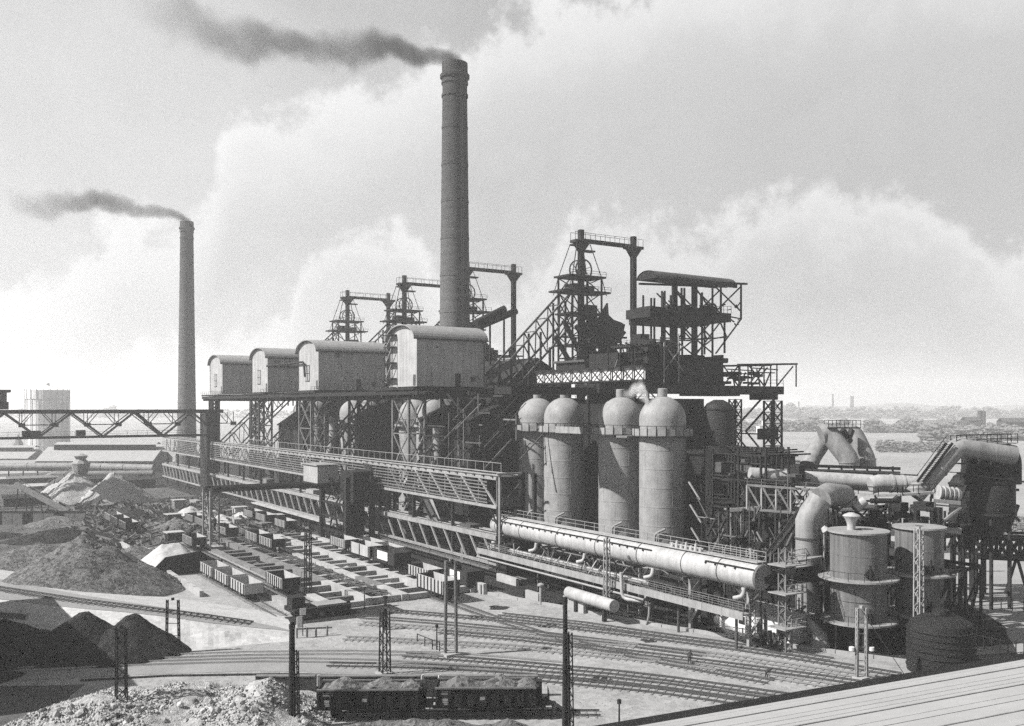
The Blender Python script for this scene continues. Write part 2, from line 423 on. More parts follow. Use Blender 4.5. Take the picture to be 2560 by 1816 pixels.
# lower-left haul road, edge kerbs and the pale verge
up = [(-260, 1690), (0, 1667), (300, 1650), (640, 1636), (900, 1640), (1180, 1662)]
lo = [(1180, 1694), (900, 1684), (640, 1678), (300, 1690), (0, 1706), (-260, 1730)]
structure('road', MB().poly([(*G(x, y).xy, 0.034) for x, y in lo[::1]+up]), 'road_dirt')
kerb = thing('road_kerb', 'long low kerb along the near edge of the haul road', 'kerb', G(640, 1690), absolute=True)
kp = [G(x, y) for x, y in ((200, 1704), (420, 1692), (700, 1688), (1000, 1693), (1350, 1703))]
for a, b in zip(kp, kp[1:]):
    n = max(1, int((b-a).length/3))
    for i in range(n): member('kerb_stone', a.lerp(b, i/n)+V((0, 0, .1)), a.lerp(b, (i+.985)/n)+V((0, 0, .1)), .25, 'soot_brick', kerb, .22)
structure('shade_dark_ground', MB().sheet(rough_poly([(G(x, y).x, G(x, y).y) for x, y in ((-500, 1540), (60, 1580), (235, 1640), (330, 1652), (260, 1664), (-500, 1690))], .5, 3, 4), .040), 'dark_ore')  # dark sheet deepens the cast shadow here by its colour
structure('shade_dark_bed', MB().sheet(rough_poly([(G(x, y).x, G(x, y).y) for x, y in ((-500, 1705), (0, 1716), (205, 1712), (150, 1770), (60, 1850), (-60, 1960), (-500, 1960))], .5, 3, 4), .042), 'mixed_ground')  # ground coloured darker to strengthen the shade at the left edge
for i, (x, y, w_, h_) in enumerate(((1372, 1566, 26, 5), (1436, 1572, 16, 5), (1622, 1603, 20, 6), (1245, 1520, 30, 4), (1190, 1545, 22, 4), (1500, 1700, 30, 6))):
    c_ = G(x, y); structure('oil_stain', MB().sheet([(c_.x+cos(t)*w_*.05*(1+.3*sin(3*t+i)), c_.y+sin(t)*w_*.045*(1+.25*cos(2*t+i))) for t in [2*pi*k/18 for k in range(18)]], .045), 'cinder')
# raised tramway embankment (top 3 m) with pale slope towards the viewer
def Z3(x, y): return G(x, y, 3.0)
emb = MB(); cols = []
for x, yh, yl, yb, hh in ((-420, 1380, 1455, 1620, 3), (-200, 1415, 1478, 1640, 3), (0, 1448, 1499, 1655, 3), (100, 1468, 1511, 1652, 3), (201, 1488, 1522, 1645, 3), (300, 1503, 1530, 1638, 2.9), (402, 1519, 1541, 1633, 2.5), (460, 1527, 1549, 1630, 2.1), (520, 1535, 1558, 1624, 1.7), (575, 1543, 1566, 1618, 1.2), (631, 1551, 1575, 1612, .8), (690, 1560, 1582, 1608, .35), (730, 1568, 1590, 1605, .06)):
    cols.append((G(x, yh-28), G(x, yh, hh), G(x, yl, hh), G(x, yb)))
K = []
for a, b in zip(cols, cols[1:]):
    for k in range(4): K.append([p.lerp(q, k/4) for p, q in zip(a, b)])
K.append(list(cols[-1])); nr = 9
def ek(c, j):                                  # j 0..nr: foot of the far side, top, then the slope with gullies
    if j == 0: return c[0]
    if j == 1: return c[1]
    t = (j-2)/(nr-2); p = c[2].lerp(c[3], t); bu = sin(pi*t)*.35*min(1, c[2].z); return p+V((0, 0, bu*(noise.noise(V((p.x*.5, p.y*.5, 3)))+.6*noise.noise(V((p.x*1.4, p.y*1.4, 8))))))
for a, b in zip(K, K[1:]):
    for j in range(nr): emb.quad(ek(a, j), ek(a, j+1), ek(b, j+1), ek(b, j))
structure('embankment', emb, 'pale_sand', smooth=60)
top = MB()
tc_ = [(c_[1].lerp(c_[2], max(0, (i_-8)*.11)), c_[2].lerp(c_[1], max(0, (i_-8)*.11))) for i_, c_ in enumerate(cols)]
for a, b in zip(tc_[:-1], tc_[1:]):
    top.quad(a[0]+V((0, 0, .04)), a[1]+V((0, 0, .04)), b[1]+V((0, 0, .04)), b[0]+V((0, 0, .04)))
structure('tramway_bed', top, 'road_dirt')
def track(name, label, pts, z=0.0, sleepers=True, rail='rail_steel', gauge=1.435, group='railway tracks of the yard', every=.9, bed=None):
    """a railway track along site points: two rails on sleepers"""
    pts = [V((p[0], p[1], (p[2] if z is None else z))) for p in pts]
    # resample
    L = [0]
    for a, b in zip(pts, pts[1:]): L.append(L[-1]+(b-a).length)
    def at(s):
        for i in range(len(pts)-1):
            if s <= L[i+1] or i == len(pts)-2:
                t = (s-L[i])/(L[i+1]-L[i]); d = (pts[i+1]-pts[i]).normalized(); return pts[i].lerp(pts[i+1], t), d
    t = thing(name, label, 'railway track', pts[0], group=group, absolute=True)
    for sgn in (-1, 1):
        mb = MB(); n = max(2, int(L[-1]/6)); q = []
        for i in range(n+1):
            c, d = at(L[-1]*i/n); nrm = V((-d.y, d.x, 0)); q.append(c+nrm*(sgn*gauge/2)+V((0, 0, .18)))
        for a, b in zip(q, q[1:]): mb.bar(a, b, .11, .16)
        mb.build('rail', rail, t)
    if sleepers:
        n = min(300, int(L[-1]/every))
        for i in range(n):
            c, d = at(L[-1]*(i+.5)/n); nrm = V((-d.y, d.x, 0)); j = random.uniform(-.12, .12)
            member('sleeper', c+nrm*(-1.3+j)+V((0, 0, .03)), c+nrm*(1.3+j)+V((0, 0, .03)), .22, 'sleeper_wood', t, .09)
    return t
def gpts(*px): return [G(x, y) for x, y in px]
track('railway_track', 'outermost yard track, curving along the foot of the pale roof', gpts((1340, 1700), (1600, 1724), (1830, 1756), (2100, 1800)))
track('railway_track', 'second yard track from the pale roof, starting at a buffer end', gpts((1010, 1640), (1180, 1652), (1300, 1662), (1600, 1690), (1900, 1732), (2150, 1770)))
track('railway_track', 'yard track with bright rails where the worker bends', gpts((860, 1598), (1000, 1603), (1160, 1612), (1300, 1620), (1500, 1640), (1700, 1660), (2000, 1704), (2350, 1764)), rail='bright_rail')
track('railway_track', 'bright railed yard track beyond the bending worker', gpts((900, 1560), (1300, 1588), (1600, 1618), (1800, 1640), (2000, 1670), (2300, 1716)), rail='bright_rail')
track('railway_track', 'yard track passing just beyond the loading wall and the hopper wagons', gpts((820, 1664), (1050, 1668), (1300, 1682), (1600, 1708), (1900, 1750), (2150, 1788)))
track('railway_track', 'yard track crossing to the foot of the washer tanks', gpts((1100, 1582), (1300, 1600), (1500, 1624), (1750, 1655), (2000, 1688), (2200, 1718)))
track('railway_track', 'siding that leaves the innermost track towards the white shed', gpts((1250, 1538), (1450, 1560), (1650, 1590), (1850, 1616), (2080, 1652)))
track('railway_track', 'sunken rails in the haul road, sweeping in from the left edge to the yard', gpts((-240, 1702), (0, 1680), (300, 1663), (640, 1652), (900, 1655), (1200, 1672), (1340, 1684)), sleepers=False, rail='bright_rail')
track('railway_track', 'upper pair of sunken rails along the far side of the haul road', gpts((-240, 1686), (0, 1664), (300, 1648), (640, 1636), (900, 1634), (1150, 1640), (1400, 1662)), sleepers=False, rail='bright_rail')
track('railway_track', 'faint track between the bin corner and the small railing', gpts((900, 1545), (1060, 1556), (1250, 1574), (1480, 1602), (1760, 1640)), sleepers=False)
track('railway_track', 'short siding curving from the bin corner into the railway yard', [(70.2, 108), (70.6, 100), (72.2, 91), (75, 81), (79, 70)], every=.9)
track('railway_track', 'innermost yard track, nearest the sunken edge of the works', gpts((960, 1528), (1300, 1556), (1600, 1592), (1900, 1632), (2250, 1690)))
track('railway_track', 'track under the three open wagons beside the grey ore heap', [(45.4, 130), (45.4, 262)])
structure('track_bed', MB().box(47.9, 52.2, 127, 207, 0, .8), 'yard_dirt')
track('railway_track', 'track between the three open wagons and the ore bins', [(50.3, 130), (50.3, 205)], z=.8, rail='dark_steel')
track('railway_track', 'track on the bin deck carrying the small tip wagons', [(62.15, 131), (62.15, 206)], z=1.1, every=1.3)
track('railway_track', 'track leading away behind the bin deck towards the far heap', [(62.15, 210), (62.0, 300)])
track('railway_track', 'track at the foot of the crane runway beside the bin deck', [(80.2, 128), (80.2, 300)])
track('railway_track', 'track entering the bin deck at its near right corner', [(70.2, 108), (70.2, 130)], every=.8)
track('railway_track', 'track on the raised tramway behind the pale slope', [G(x, y, z_)+V((0, 0, .05)) for x, y, z_ in ((-250, 1438, 3), (0, 1474, 3), (201, 1505, 3), (300, 1517, 2.9), (402, 1530, 2.5), (520, 1545, 1.7), (631, 1561, .8))], z=None)
track('railway_track', 'track under the two loaded hopper wagons in the foreground', gpts((560, 1800), (800, 1792), (1345, 1786), (1500, 1786)))

# ================================================================ SUNKEN EDGE OF THE WORKS
edge = [V((78.6, 129, 0)), V((80.5, 121, 0)), V((84, 108, 0)), V((87, 95.5, 0)), V((93.7, 78, 0)), V((101, 62, 0))]
w = thing('retaining_kerb', 'pale concrete kerb along the far edge of the railway yard', 'kerb', edge[2], absolute=True)
for a, b in zip(edge, edge[1:]):
    n = max(1, int((b-a).length/4))
    for i in range(n): member('kerb_block', a.lerp(b, i/n)+V((-.5, 0, .2)), a.lerp(b, (i+.98)/n)+V((-.5, 0, .2)), .5, 'concrete', w, .42)
w = thing('low_wall', 'short pale concrete wall at the foot of the dark portal, by the bent yard edge', 'wall', (78, 131, 0), absolute=True)
MB().box(77.6, 78.2, 127.5, 139, 0, 1.7).build('wall_panel', 'pale_concrete', w)
for i in range(4): MB().box(77.35, 77.6, 128+i*3.4, 128.5+i*3.4, 0, 1.55).build('pier', 'concrete', w)
w = thing('yard_fence', 'low post and rail fence on the sunken edge of the yard', 'fence', edge[1], absolute=True)
for a, b in zip(edge[1:4], edge[2:5]):
    n = max(1, int((b-a).length/2.4))
    for i in range(n):
        p = a.lerp(b, i/n)+V((.4, 0, 0)); member('fence_post', p, p+V((0, 0, 1.3)), .12, 'dark_steel', w)
    for h in (.6, 1.2): member('fence_rail', a+V((.4, 0, h)), b+V((.4, 0, h)), .08, 'dark_steel', w)
w = thing('low_wall', 'low grey wall block standing beside the yard fence below the white pipe', 'wall', (82.5, 113, 0), absolute=True)
MB().box(82.6, 83.1, 108, 113, 0, 1.8).build('wall_panel', 'concrete', w); MB().box(80.9, 81.4, 117, 120.5, 0, 1.6).build('wall_panel', 'concrete', w)

# ================================================================ BIN DECK
bd = thing('ore_bin_deck', 'low pale concrete grid of open ore bins in the middle of the yard', 'ore bins', (65, 168, 0), absolute=True)
LX = [53.0, 59.1, 65.2, 71.3, 77.4]; Y0, Y1, RY = 130.0, 206.5, 4.5
for i, x in enumerate(LX):
    y = Y0
    while y < Y1-.1:
        y2 = min(y+9.0, Y1); j = random.uniform(-.08, .08); MB().box(x-.62+j, x+.62+j, y+.03, y2-.03, 0, 1.1+random.uniform(-.1, .06)).build('long_wall', 'dirty_concrete' if (i < 2 and y > 150) or random.random() < .15 else 'pale_concrete', bd); y = y2
nrow = int((Y1-Y0)/RY)
for i in range(4):
    for r in range(nrow+1):
        y = Y0+r*RY+(.5 if i % 2 else 0)
        if i < 2 and r > 5 and random.random() < .3: continue
        mm_ = 'dirty_concrete' if (i == 0 and r > 3) or random.random() < .22 else 'pale_concrete'
        y_ = y+random.uniform(-.25, .25); x0_, x1_ = LX[i]+.72, LX[i+1]-.72
        if random.random() < .12: x1_ -= random.uniform(.8, 2.4)
        MB().box(x0_, x1_, y_, y_+random.uniform(.8, 1.1), 0, 1.0+random.uniform(-.35, .06)).build('cross_wall', mm_, bd)
structure('bin_floor', MB().sheet([(LX[0], Y0), (LX[-1], Y0), (LX[-1], Y1), (LX[0], Y1)], 0.045), 'dark_ore')
COLN = ['left column', 'second column', 'third column', 'right column']; ORD = 'nearest second third fourth fifth sixth seventh eighth ninth tenth eleventh twelfth thirteenth fourteenth fifteenth sixteenth'.split()
pairs = [(bx, r) for bx in range(4) for r in range(15) if (bx, r) not in ((0, 1), (1, 3), (2, 2), (0, 6), (2, 6), (1, 9))]; random.Random(4).shuffle(pairs)
for k, (bx, r) in enumerate(pairs[:34]):
    heap('bin_fill', '%s in the %s pit of the %s of the bin grid' % (['dark ore', 'grey ore', 'mixed rubble'][k % 3], ORD[r], COLN[bx]), ['dark_ore', 'ore', 'mixed_ground'][k % 3], LX[bx]+3.05+random.uniform(-.5, .5), Y0+r*RY+2.9, random.uniform(1.2, 2.2), 1.4, random.uniform(.35, .8), group='material lying in the ore bins', seed=60+k, n=14)
for i, (bx, r, m_, nm, lb) in enumerate(((0, 1, 'dark_ore', 'ore_heap', 'dark ore in the nearest left bin of the concrete grid'), (1, 3, 'ore', 'ore_heap', 'grey ore lying in a bin of the second column of the grid'),
                                  (2, 2, 'rubble', 'ore_heap', 'pale stone lying in a near bin of the third column'), (0, 6, 'ore', 'ore_heap', 'grey ore lying in the left column bin, halfway along'),
                                  (2, 6, 'pale_sand', 'ore_heap', 'pale fine material filling a bin of the third column halfway along'), (1, 9, 'rubble', 'ore_heap', 'light rubble in a far bin of the second column'))):
    heap(nm, lb, m_, (LX[bx]+LX[bx+1])/2, Y0+r*RY+2.9+(.5 if bx % 2 else 0), 2.3, 1.7, .85, group='material lying in the ore bins', seed=i, n=20)
for i, (x, y) in enumerate(((60.9, 128.3), (55, 128.6))):
    b_ = thing('bollard', ['dark mushroom bollard before the near end of the bins', 'leftmost dark bollard before the near end of the bins'][i], 'bollard', (x, y, 0), absolute=True)
    MB().lathe([(.25, 0), (.2, 1.0), (.38, 1.15), (.38, 1.5), (0.05, 1.6)], (x, y, 0), 12).build('post', 'dark_steel', b_, smooth=40)

# ================================================================ WAGONS
def make_wagon(label, cat='goods wagon', L=7.4, W=3.0, h0=.95, h1=2.55, m='wagon_pale', m2='wagon_pale', stakes=6, load=None):
    t = thing('open_wagon', label, cat, (0, 0, 0), group='open goods wagons in the works yard')
    for s in (-1, 1):
        x = s*W/2
        MB().box(min(x, x-s*.1), max(x, x-s*.1), -L/2, L/2, h0, h1).build('side', m, t)
        for k in range(stakes):
            y = -L/2+.25+k*(L-.5)/(stakes-1)
            MB().box(min(x, x+s*.12), max(x, x+s*.12), y-.09, y+.09, h0-.1, h1-.02).build('stake', 'wagon_dark', t)
        MB().box(-W/2+.1, W/2-.1, min(s*L/2, s*(L/2-.1)), max(s*L/2, s*(L/2-.1)), h0, h1).build('end_wall', m2, t)
        for q in (-.9, .9):
            MB().tube([(q*.98, s*L/2, h0-.12), (q*.98, s*(L/2+.45), h0-.12), (q*.98, s*(L/2+.46), h0-.12), (q*.98, s*(L/2+.55), h0-.12)], [.1, .1, .24, .22], 10).build('buffer', 'dark_steel', t)
        for q in (-1, 1):
            MB().tube([(q*.68, s*L*.28, .5), (q*.82, s*L*.28, .5)], .5, 18).build('wheel', 'dark_steel', t)
    MB().box(-W/2+.1, W/2-.1, -L/2+.1, L/2-.1, h0, h0+.08).build('floor', 'timber', t)
    MB().box(-1.15, -.95, -L/2+.02, L/2-.02, h0-.3, h0-.01).box(.95, 1.15, -L/2+.02, L/2-.02, h0-.3, h0-.01).box(-1.2, 1.2, -.15, .15, h0-.3, h0-.012).build('underframe', 'dark_steel', t)
    if load:
        mb = heap_mesh(0, 0, W/2-.15, L/2-.2, load[1], seed=len(label), n=24, flat=.1, skirt=0.0)
        mb.v = [(max(-W/2+.12, min(W/2-.12, v[0])), max(-L/2+.12, min(L/2-.12, v[1])), v[2]+h1-.45) for v in mb.v]
        mb.build('load', load[0], t, smooth=180)
    return t
wg = make_wagon('empty pale open wagon at the near end of the row of three', load=None)
wg.location = (45.4, 145.8, .26)
dup(wg, (45.4, 154.7, .26), 'empty pale open wagon in the middle of the row of three')
dup(wg, (45.4, 163.6, .26), 'pale open wagon at the far end of the row of three, by the dark bulkhead')
wd = make_wagon('pale sided open wagon beside the mast at the near end of the bins', m='wagon_pale', m2='wagon_dark', stakes=8)
wd.location = (50.3, 143.0, 1.06)
dup(wd, (70.2, 128.9, .26), 'tall open wagon with many side stakes at the near right bin corner').scale = (1, 1.15, 1.25)
dup(wd, (74.6, 141.5, .26), 'open wagon behind the tall staked wagon, nearer to the crane runway')
dup(wd, (62.15, 183.0, 1.36), 'open wagon standing on the bin deck between the pits')
dup(wd, (62.1, 213.5, .26), 'small pale sided wagon behind the bin deck, next to the crane leg')
dup(wd, (62.1, 223.5, .26), 'pale sided wagon farther behind the crane leg')
dup(wd, (77.5, 218.5, .26), 'wagon with dark end beside the foot of the dark crane tower')
dup(wd, (77.5, 233.0, .26), 'pale topped wagon behind the wagon at the dark crane tower')
dup(wd, (80.2, 184.5, .26), 'open wagon at the foot of the crane runway with ribbed end')
dup(wd, (45.4, 246, .26), 'open wagon far down the track of the three pale wagons')
dup(wd, (45.4, 236, .26), 'dark ended open wagon coupled before the farthest one on that track')
for (x, y, z, lb) in ((62.15, 192.0, 1.36, 'open wagon on the bin deck behind the lone wagon between the pits'), (62.15, 232.5, .26, 'third wagon behind the crane leg'), (62.1, 241.5, .26, 'fourth wagon behind the crane leg, before the low grey heap'),
                     (80.2, 175.5, .26, 'pale wagon in front of the ribbed ended one at the crane runway foot'), (80.2, 166.8, .26, 'second pale wagon from the dark tower at the crane runway foot'), (45.4, 255, .26, 'last open wagon on the track of the three pale wagons'),
                     (50.3, 196, 1.06, 'far open wagon on the raised track beside the bins'), (77.5, 243, .26, 'farthest wagon of the row behind the dark crane tower'), (73.9, 174.5, 1.36, 'open wagon on the bin deck beside the crane tower foot')):
    dup(wd if 'pale' not in lb else wg, (x, y, z), lb)
wt = make_wagon('large steel box wagon with a pale inset panel, behind the tall staked wagon', L=9.2, W=3.1, h1=3.3, m='wagon_dark', m2='wagon_dark', stakes=4)
wt.location = (73.6, 152.5, 1.1)
MB().box(-1.68, -1.62, -1.8, 2.4, 1.5, 3.0).build('side_panel', 'white_paint', wt)
w2 = dup(wt, (77.6, 133.5, .26), 'dark steel box wagon at the foot of the low pale wall'); w2.scale = (1, .8, .95)
wl = make_wagon('pale high sided wagon on the right edge of the bin deck', L=8.5, W=3.0, h1=3.0, m='wagon_pale', m2='wagon_dark', stakes=3)
wl.location = (73.8, 163.5, 1.1)
# two loaded hopper wagons in the foreground
def make_hopper():
    t = thing('hopper_wagon', 'right hand dark hopper wagon heaped with ore, low platform at its end', 'hopper wagon', (0, 0, 0), group='dark hopper wagons in the foreground')
    L, W = 9.6, 3.1                                       # length along local X
    MB().poly([(-L/2, -W/2, 1.15), (L/2, -W/2, 1.15), (L/2, -W/2, 2.85), (-L/2, -W/2, 2.85)]).box(-L/2, L/2, -W/2, -W/2+.1, 1.15, 2.85).build('side', 'wagon_dark', t)
    MB().box(-L/2, L/2, W/2-.1, W/2, 1.15, 2.85).build('side', 'wagon_dark', t)
    for s in (-1, 1):
        MB().box(min(s*L/2, s*(L/2-.1)), max(s*L/2, s*(L/2-.1)), -W/2+.1, W/2-.1, 1.15, 2.9).build('end_wall', 'wagon_dark', t)
        MB().poly([(s*L*.42, -W/2+.12, 1.14), (s*L*.1, -W*.25, .55), (-s*L*.0, -W*.25, .55), (0, -W/2+.12, 1.14)]).build('hopper_chute', 'wagon_dark', t)
        for q in (-1, 1):
            MB().tube([(s*L*.33, q*.68, .5), (s*L*.33, q*.82, .5)], .5, 18).build('wheel', 'dark_steel', t)
            MB().tube([(s*L/2, q*.9, .95), (s*(L/2+.5), q*.9, .95), (s*(L/2+.51), q*.9, .95), (s*(L/2+.6), q*.9, .95)], [.1, .1, .25, .22], 10).build('buffer', 'dark_steel', t)
    for k in range(9):
        x = -L/2+.1+k*(L-.2)/8
        MB().box(x-.08, x+.08, -W/2-.12, -W/2-.003, 1.1, 2.88).build('stake', 'dark_steel', t)
    MB().bar((-L/2, -W/2-.06, 2.9), (L/2, -W/2-.06, 2.9), .16).bar((-L/2, W/2, 2.9), (L/2, W/2, 2.9), .16).build('top_rim', 'dusty_steel', t)
    MB().box(-L/2-.3, L/2+.3, -1.1, -.9, .8, 1.1).box(-L/2-.3, L/2+.3, .9, 1.1, .8, 1.1).build('underframe', 'dark_steel', t)
    for (x0, x1, z0, z1) in ((-L/2+.55, -L/2+1.5, 2.3, 2.42), (-L/2+.55, -L/2+1.5, 2.5, 2.6), (-L/2+.7, -L/2+1.4, 1.5, 1.62), (-L/2+.7, -L/2+1.25, 1.68, 1.9), (-L/2+.8, -L/2+1.2, 1.32, 1.44), (-.55, -.05, 1.75, 2.05)):
        MB().box(x0, x1, -W/2-.02, -W/2-.004, z0, z1).build('painted_plate', 'pale_steel', t)
    # brakeman's platform
    MB().box(L/2, L/2+1.3, -1.3, 1.3, 1.1, 1.2).build('platform', 'dark_steel', t)
    mb = MB(); mb.rail([(L/2+.05, -1.25, 1.2), (L/2+1.25, -1.25, 1.2), (L/2+1.25, 1.25, 1.2)], 1.0, 1.3, .07); mb.build('handrail', 'dark_steel', t)
    MB().box(L/2+.05, L/2+.6, -.5, .5, 1.2, 3.2).build('brake_hut', 'wagon_dark', t)
    for k, (cx, r, hh) in enumerate(((-2.4, 2.0, 1.05), (1.5, 2.3, 1.0), (3.9, 1.3, .8))):
        mb = heap_mesh(cx, 0, r, 1.4, hh, seed=k+3, n=24, skirt=0); mb.v = [(v[0], v[1], v[2]+2.75) for v in mb.v]; mb.build('load', 'ore', t, smooth=180)
    MB().box(-L/2+.1, L/2-.1, -W/2+.1, W/2-.1, 2.6, 2.72).build('load_bed', 'ore', t)
    return t
hw = make_hopper(); rz0 = -YAW+0.015
p = G(1215, 1790); hw.location = (p.x, p.y, .26); hw.rotation_euler.z = rz0
p = G(925, 1795); h2 = dup(hw, (p.x, p.y, .26), 'left hand dark hopper wagon with two ore humps and white painted plates', rz=rz0)
bw_ = thing('loading_wall', 'long brick wall, coloured dark for the shadow behind the hopper wagons', 'wall', G(980, 1742), absolute=True)
pa, pb = G(640, 1742), G(1345, 1742); n = 14
for i in range(n):
    a, b = pa.lerp(pb, i/n), pa.lerp(pb, (i+.99)/n); member('wall_panel', a+V((0, 0, 1.05)), b+V((0, 0, 1.05)), .45, 'soot_brick', bw_, 2.1)  # dark brick puts the shadow below the road edge into the colour
    member('coping', a+V((0, 0, 2.16)), b+V((0, 0, 2.16)), .6, 'dirty_concrete', bw_, .12)
for i, x in enumerate((795, 1055, 1098)):
    q = thing('signal_post', ['short dark post with a pale plate at the left end of the hopper wagons', 'pale leaning stake behind the gap between the hopper wagons, left one', 'pale upright stake behind the gap between the hopper wagons, right one'][i], 'post', G(x, 1770), absolute=True)
    p = G(x, 1770); MB().bar(p, p+V((.1*i-.2, 0, 3.3)), .14).build('post', 'dark_steel', q); MB().bar(p+V((0, -.12, 2.2)), p+V((0, -.12, 3.3)), .3, .12).build('plate', 'white_paint', q)
q = thing('buffer_stop', 'dark timber buffer stop at the right end of the hopper track', 'buffer stop', G(1370, 1786), absolute=True)
p = G(1372, 1786)
for s in (-.8, .8): MB().bar(p+V((0, s, 0)), p+V((0, s, 1.5)), .25).bar(p+V((0, s, 1.4)), p+V((1.6, s-1.0, 0)), .22).build('frame', 'sleeper_wood', q)
MB().bar(p+V((0, -1.2, 1.2)), p+V((0, 1.2, 1.2)), .35).build('beam', 'sleeper_wood', q)
# low transfer car
q = thing('transfer_car', 'low dark transfer car with a pale deck at the near end of the bins', 'rail car', (53.5, 123.5, 0), absolute=True, rz=0)
cx, cy = 50.2, 128.3
MB().box(cx-4.2, cx+4.2, cy-2.2, cy+2.0, .9, 1.5).build('body', 'tar', q)
MB().box(cx-.5, cx+4.0, cy-1.4, cy+1.4, 1.5, 1.62).build('deck', 'pale_steel', q)
MB().box(cx-4.1, cx-2.2, cy-1.0, cy+1.2, 1.5, 3.0).build('cab', 'dark_steel', q)
for s in (-3, -1, 1, 3):
    for k in (-1.7, 1.5): MB().tube([(cx+s, cy+k-.1, .45), (cx+s, cy+k+.1, .45)], .45, 14).build('wheel', 'dark_steel', q)
structure('transfer_pit', MB().sheet([(44, 124.2), (62, 122.5), (62, 129.2), (44, 129.2)], .05), 'cinder')
q = thing('wooden_barrier', 'low dark timber barrier with a pale board beside the tramway end', 'barrier', G(760, 1585), absolute=True)
for i, (x, y) in enumerate(((742, 1596), (768, 1594), (790, 1594), (818, 1590))):
    p = G(x, y); MB().bar(p, p+V((0, 0, 1.3)), .2).build('post', 'sleeper_wood', q)
MB().bar(G(742, 1596)+V((0, 0, 1.2)), G(830, 1588)+V((0, 0, 1.0)), .2).build('beam', 'sleeper_wood', q)
p = G(748, 1596); MB().box(p.x-.35, p.x+.35, p.y-.15, p.y-.05, 1.4, 2.8).build('board', 'white_paint', q)
q = thing('signal_sign', 'small white square signal plate above the timber barrier', 'sign', G(757, 1590), absolute=True)
p = G(757, 1590); MB().bar(p, p+V((0, 0, 3.2)), .1).build('post', 'dark_steel', q); MB().box(p.x-.4, p.x+.4, p.y-.08, p.y-.02, 2.7, 3.6).build('plate', 'white_paint', q)

# ================================================================ HEAPS AND STOCK
heap('ore_heap', 'big grey cone of coarse ore left of the three open wagons', 'ore', 24.8, 164.5, 16.4, 14.4, 9.6, seed=1, rough=.24, group='heaps of ore and stone', n=72)
heap('ore_heap', 'low dark ore ridge behind the big grey cone at the left edge', 'dark_ore', 8, 196, 13, 7, 2.6, seed=2, group='heaps of ore and stone')
heap('ore_heap', 'broad mottled grey bank right behind the big grey cone', 'ore', 22, 197, 17, 8, 4.2, seed=4, group='heaps of ore and stone')
structure('sand_flat', MB().sheet(rough_poly([(-6, 176), (18, 171), (21, 180), (16, 186), (-10, 188)], 1, 3), .04), 'pale_sand')
heap('sand_heap', 'pale smooth sand heap piled against the dark bulkhead', 'pale_sand', 42.3, 181.5, 6.2, 9, 4.3, seed=5, ridge=.25, group='heaps of ore and stone', rough=.08)
q = thing('bulkhead', 'angular timber bulkhead, coloured dark as the shaded end of the pale sand heap', 'bulkhead', (43, 172, 0), absolute=True)
prof = [(37.2, 0), (37.2, 1.4), (39.2, 3.3), (45.2, 3.9), (47.8, 2.2), (49.2, 1.9), (49.2, 0)]
for i in range(12):
    x0, x1 = 37.2+i, 38.2+i-.02
    def hz(x):
        for a, b in zip(prof[1:-1], prof[2:-1]):
            if a[0] <= x <= b[0]: return a[1]+(b[1]-a[1])*(x-a[0])/(b[0]-a[0])
        return 1.9
    mb = MB(); z0, z1 = hz(x0), hz(x1)
    fr = [(x0, 172, 0), (x1, 172, 0), (x1, 172, z1), (x0, 172, z0)]; bk = [(a[0], 172.35, a[2]) for a in fr]
    mb.poly(fr); mb.poly(bk[::-1])
    for k in range(4): mb.quad(fr[k], bk[k], bk[(k+1) % 4], fr[(k+1) % 4])
    mb.build('plank', 'tar', q)  # dark planks paint the shaded end face of the sand heap
heap('ore_heap', 'grey bank of ore left behind the pale sand heap', 'ore', 38, 192, 8, 7, 3.2, seed=6, group='heaps of ore and stone')
for i, (x, y, rx, ry, hh, mm, lb) in enumerate(((56.5, 316, 13, 11, 9.2, 'rubble', 'tall ridged grey heap under the far gantry end, right hump'), (46, 322, 14, 12, 9.6, 'rubble', 'tall ridged grey heap left of the far gantry end, left hump'),
        (4, 283, 8, 9, 7, 'rubble', 'pale rounded heap cut by the left edge of the picture'), (66, 262, 5, 5, 2.8, 'pale_sand', 'small pale heap beside the far wagons'),
        (70, 247, 6, 7, 1.6, 'pale_sand', 'flat white heap behind the crane leg'), (57, 240, 5, 6, 2.4, 'ore', 'low grey heap behind the wagons near the crane leg'),
        (52, 270, 6, 8, 3.0, 'dark_ore', 'dark heap beside the far part of the wagon track'), (30, 232, 13, 7, 2.8, 'dark_ore', 'wide dark ore bank beyond the conveyor foot'),
        (66, 205+24, 4, 4, 1.5, 'rubble', 'little pale heap between two tracks behind the bin deck'), (34, 262, 9, 7, 2.6, 'ore', 'low mottled bank below the long inclined conveyor'),
        (78, 255, 3, 5, 1.8, 'pale_sand', 'white patchy heap at the foot of the lower runway truss'), (10, 245, 14, 8, 2.2, 'dark_ore', 'flat dark ore bank at the left edge below the dark wall'))):
    heap('ore_heap' if mm != 'pale_sand' else 'sand_heap', lb, mm, x, y, rx, ry, hh, seed=10+i, group='heaps of ore and stone', n=36, rough=.28)
c1, c2 = G(215, 1640), G(325, 1640)
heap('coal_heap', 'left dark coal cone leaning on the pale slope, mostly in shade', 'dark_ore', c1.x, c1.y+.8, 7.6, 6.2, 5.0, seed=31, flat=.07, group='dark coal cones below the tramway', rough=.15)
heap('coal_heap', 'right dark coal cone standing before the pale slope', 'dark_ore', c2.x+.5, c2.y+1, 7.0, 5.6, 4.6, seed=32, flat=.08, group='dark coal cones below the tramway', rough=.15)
c3 = G(60, 1648); heap('coal_heap', 'broad coal bank darkening the shaded slope at the left edge below the tramway', 'dark_ore', c3.x-2, c3.y+1.5, 11, 6.0, 4.6, seed=33, group='dark coal cones below the tramway', rough=.2)  # dark bank covers the pale slope so its shade reads darker
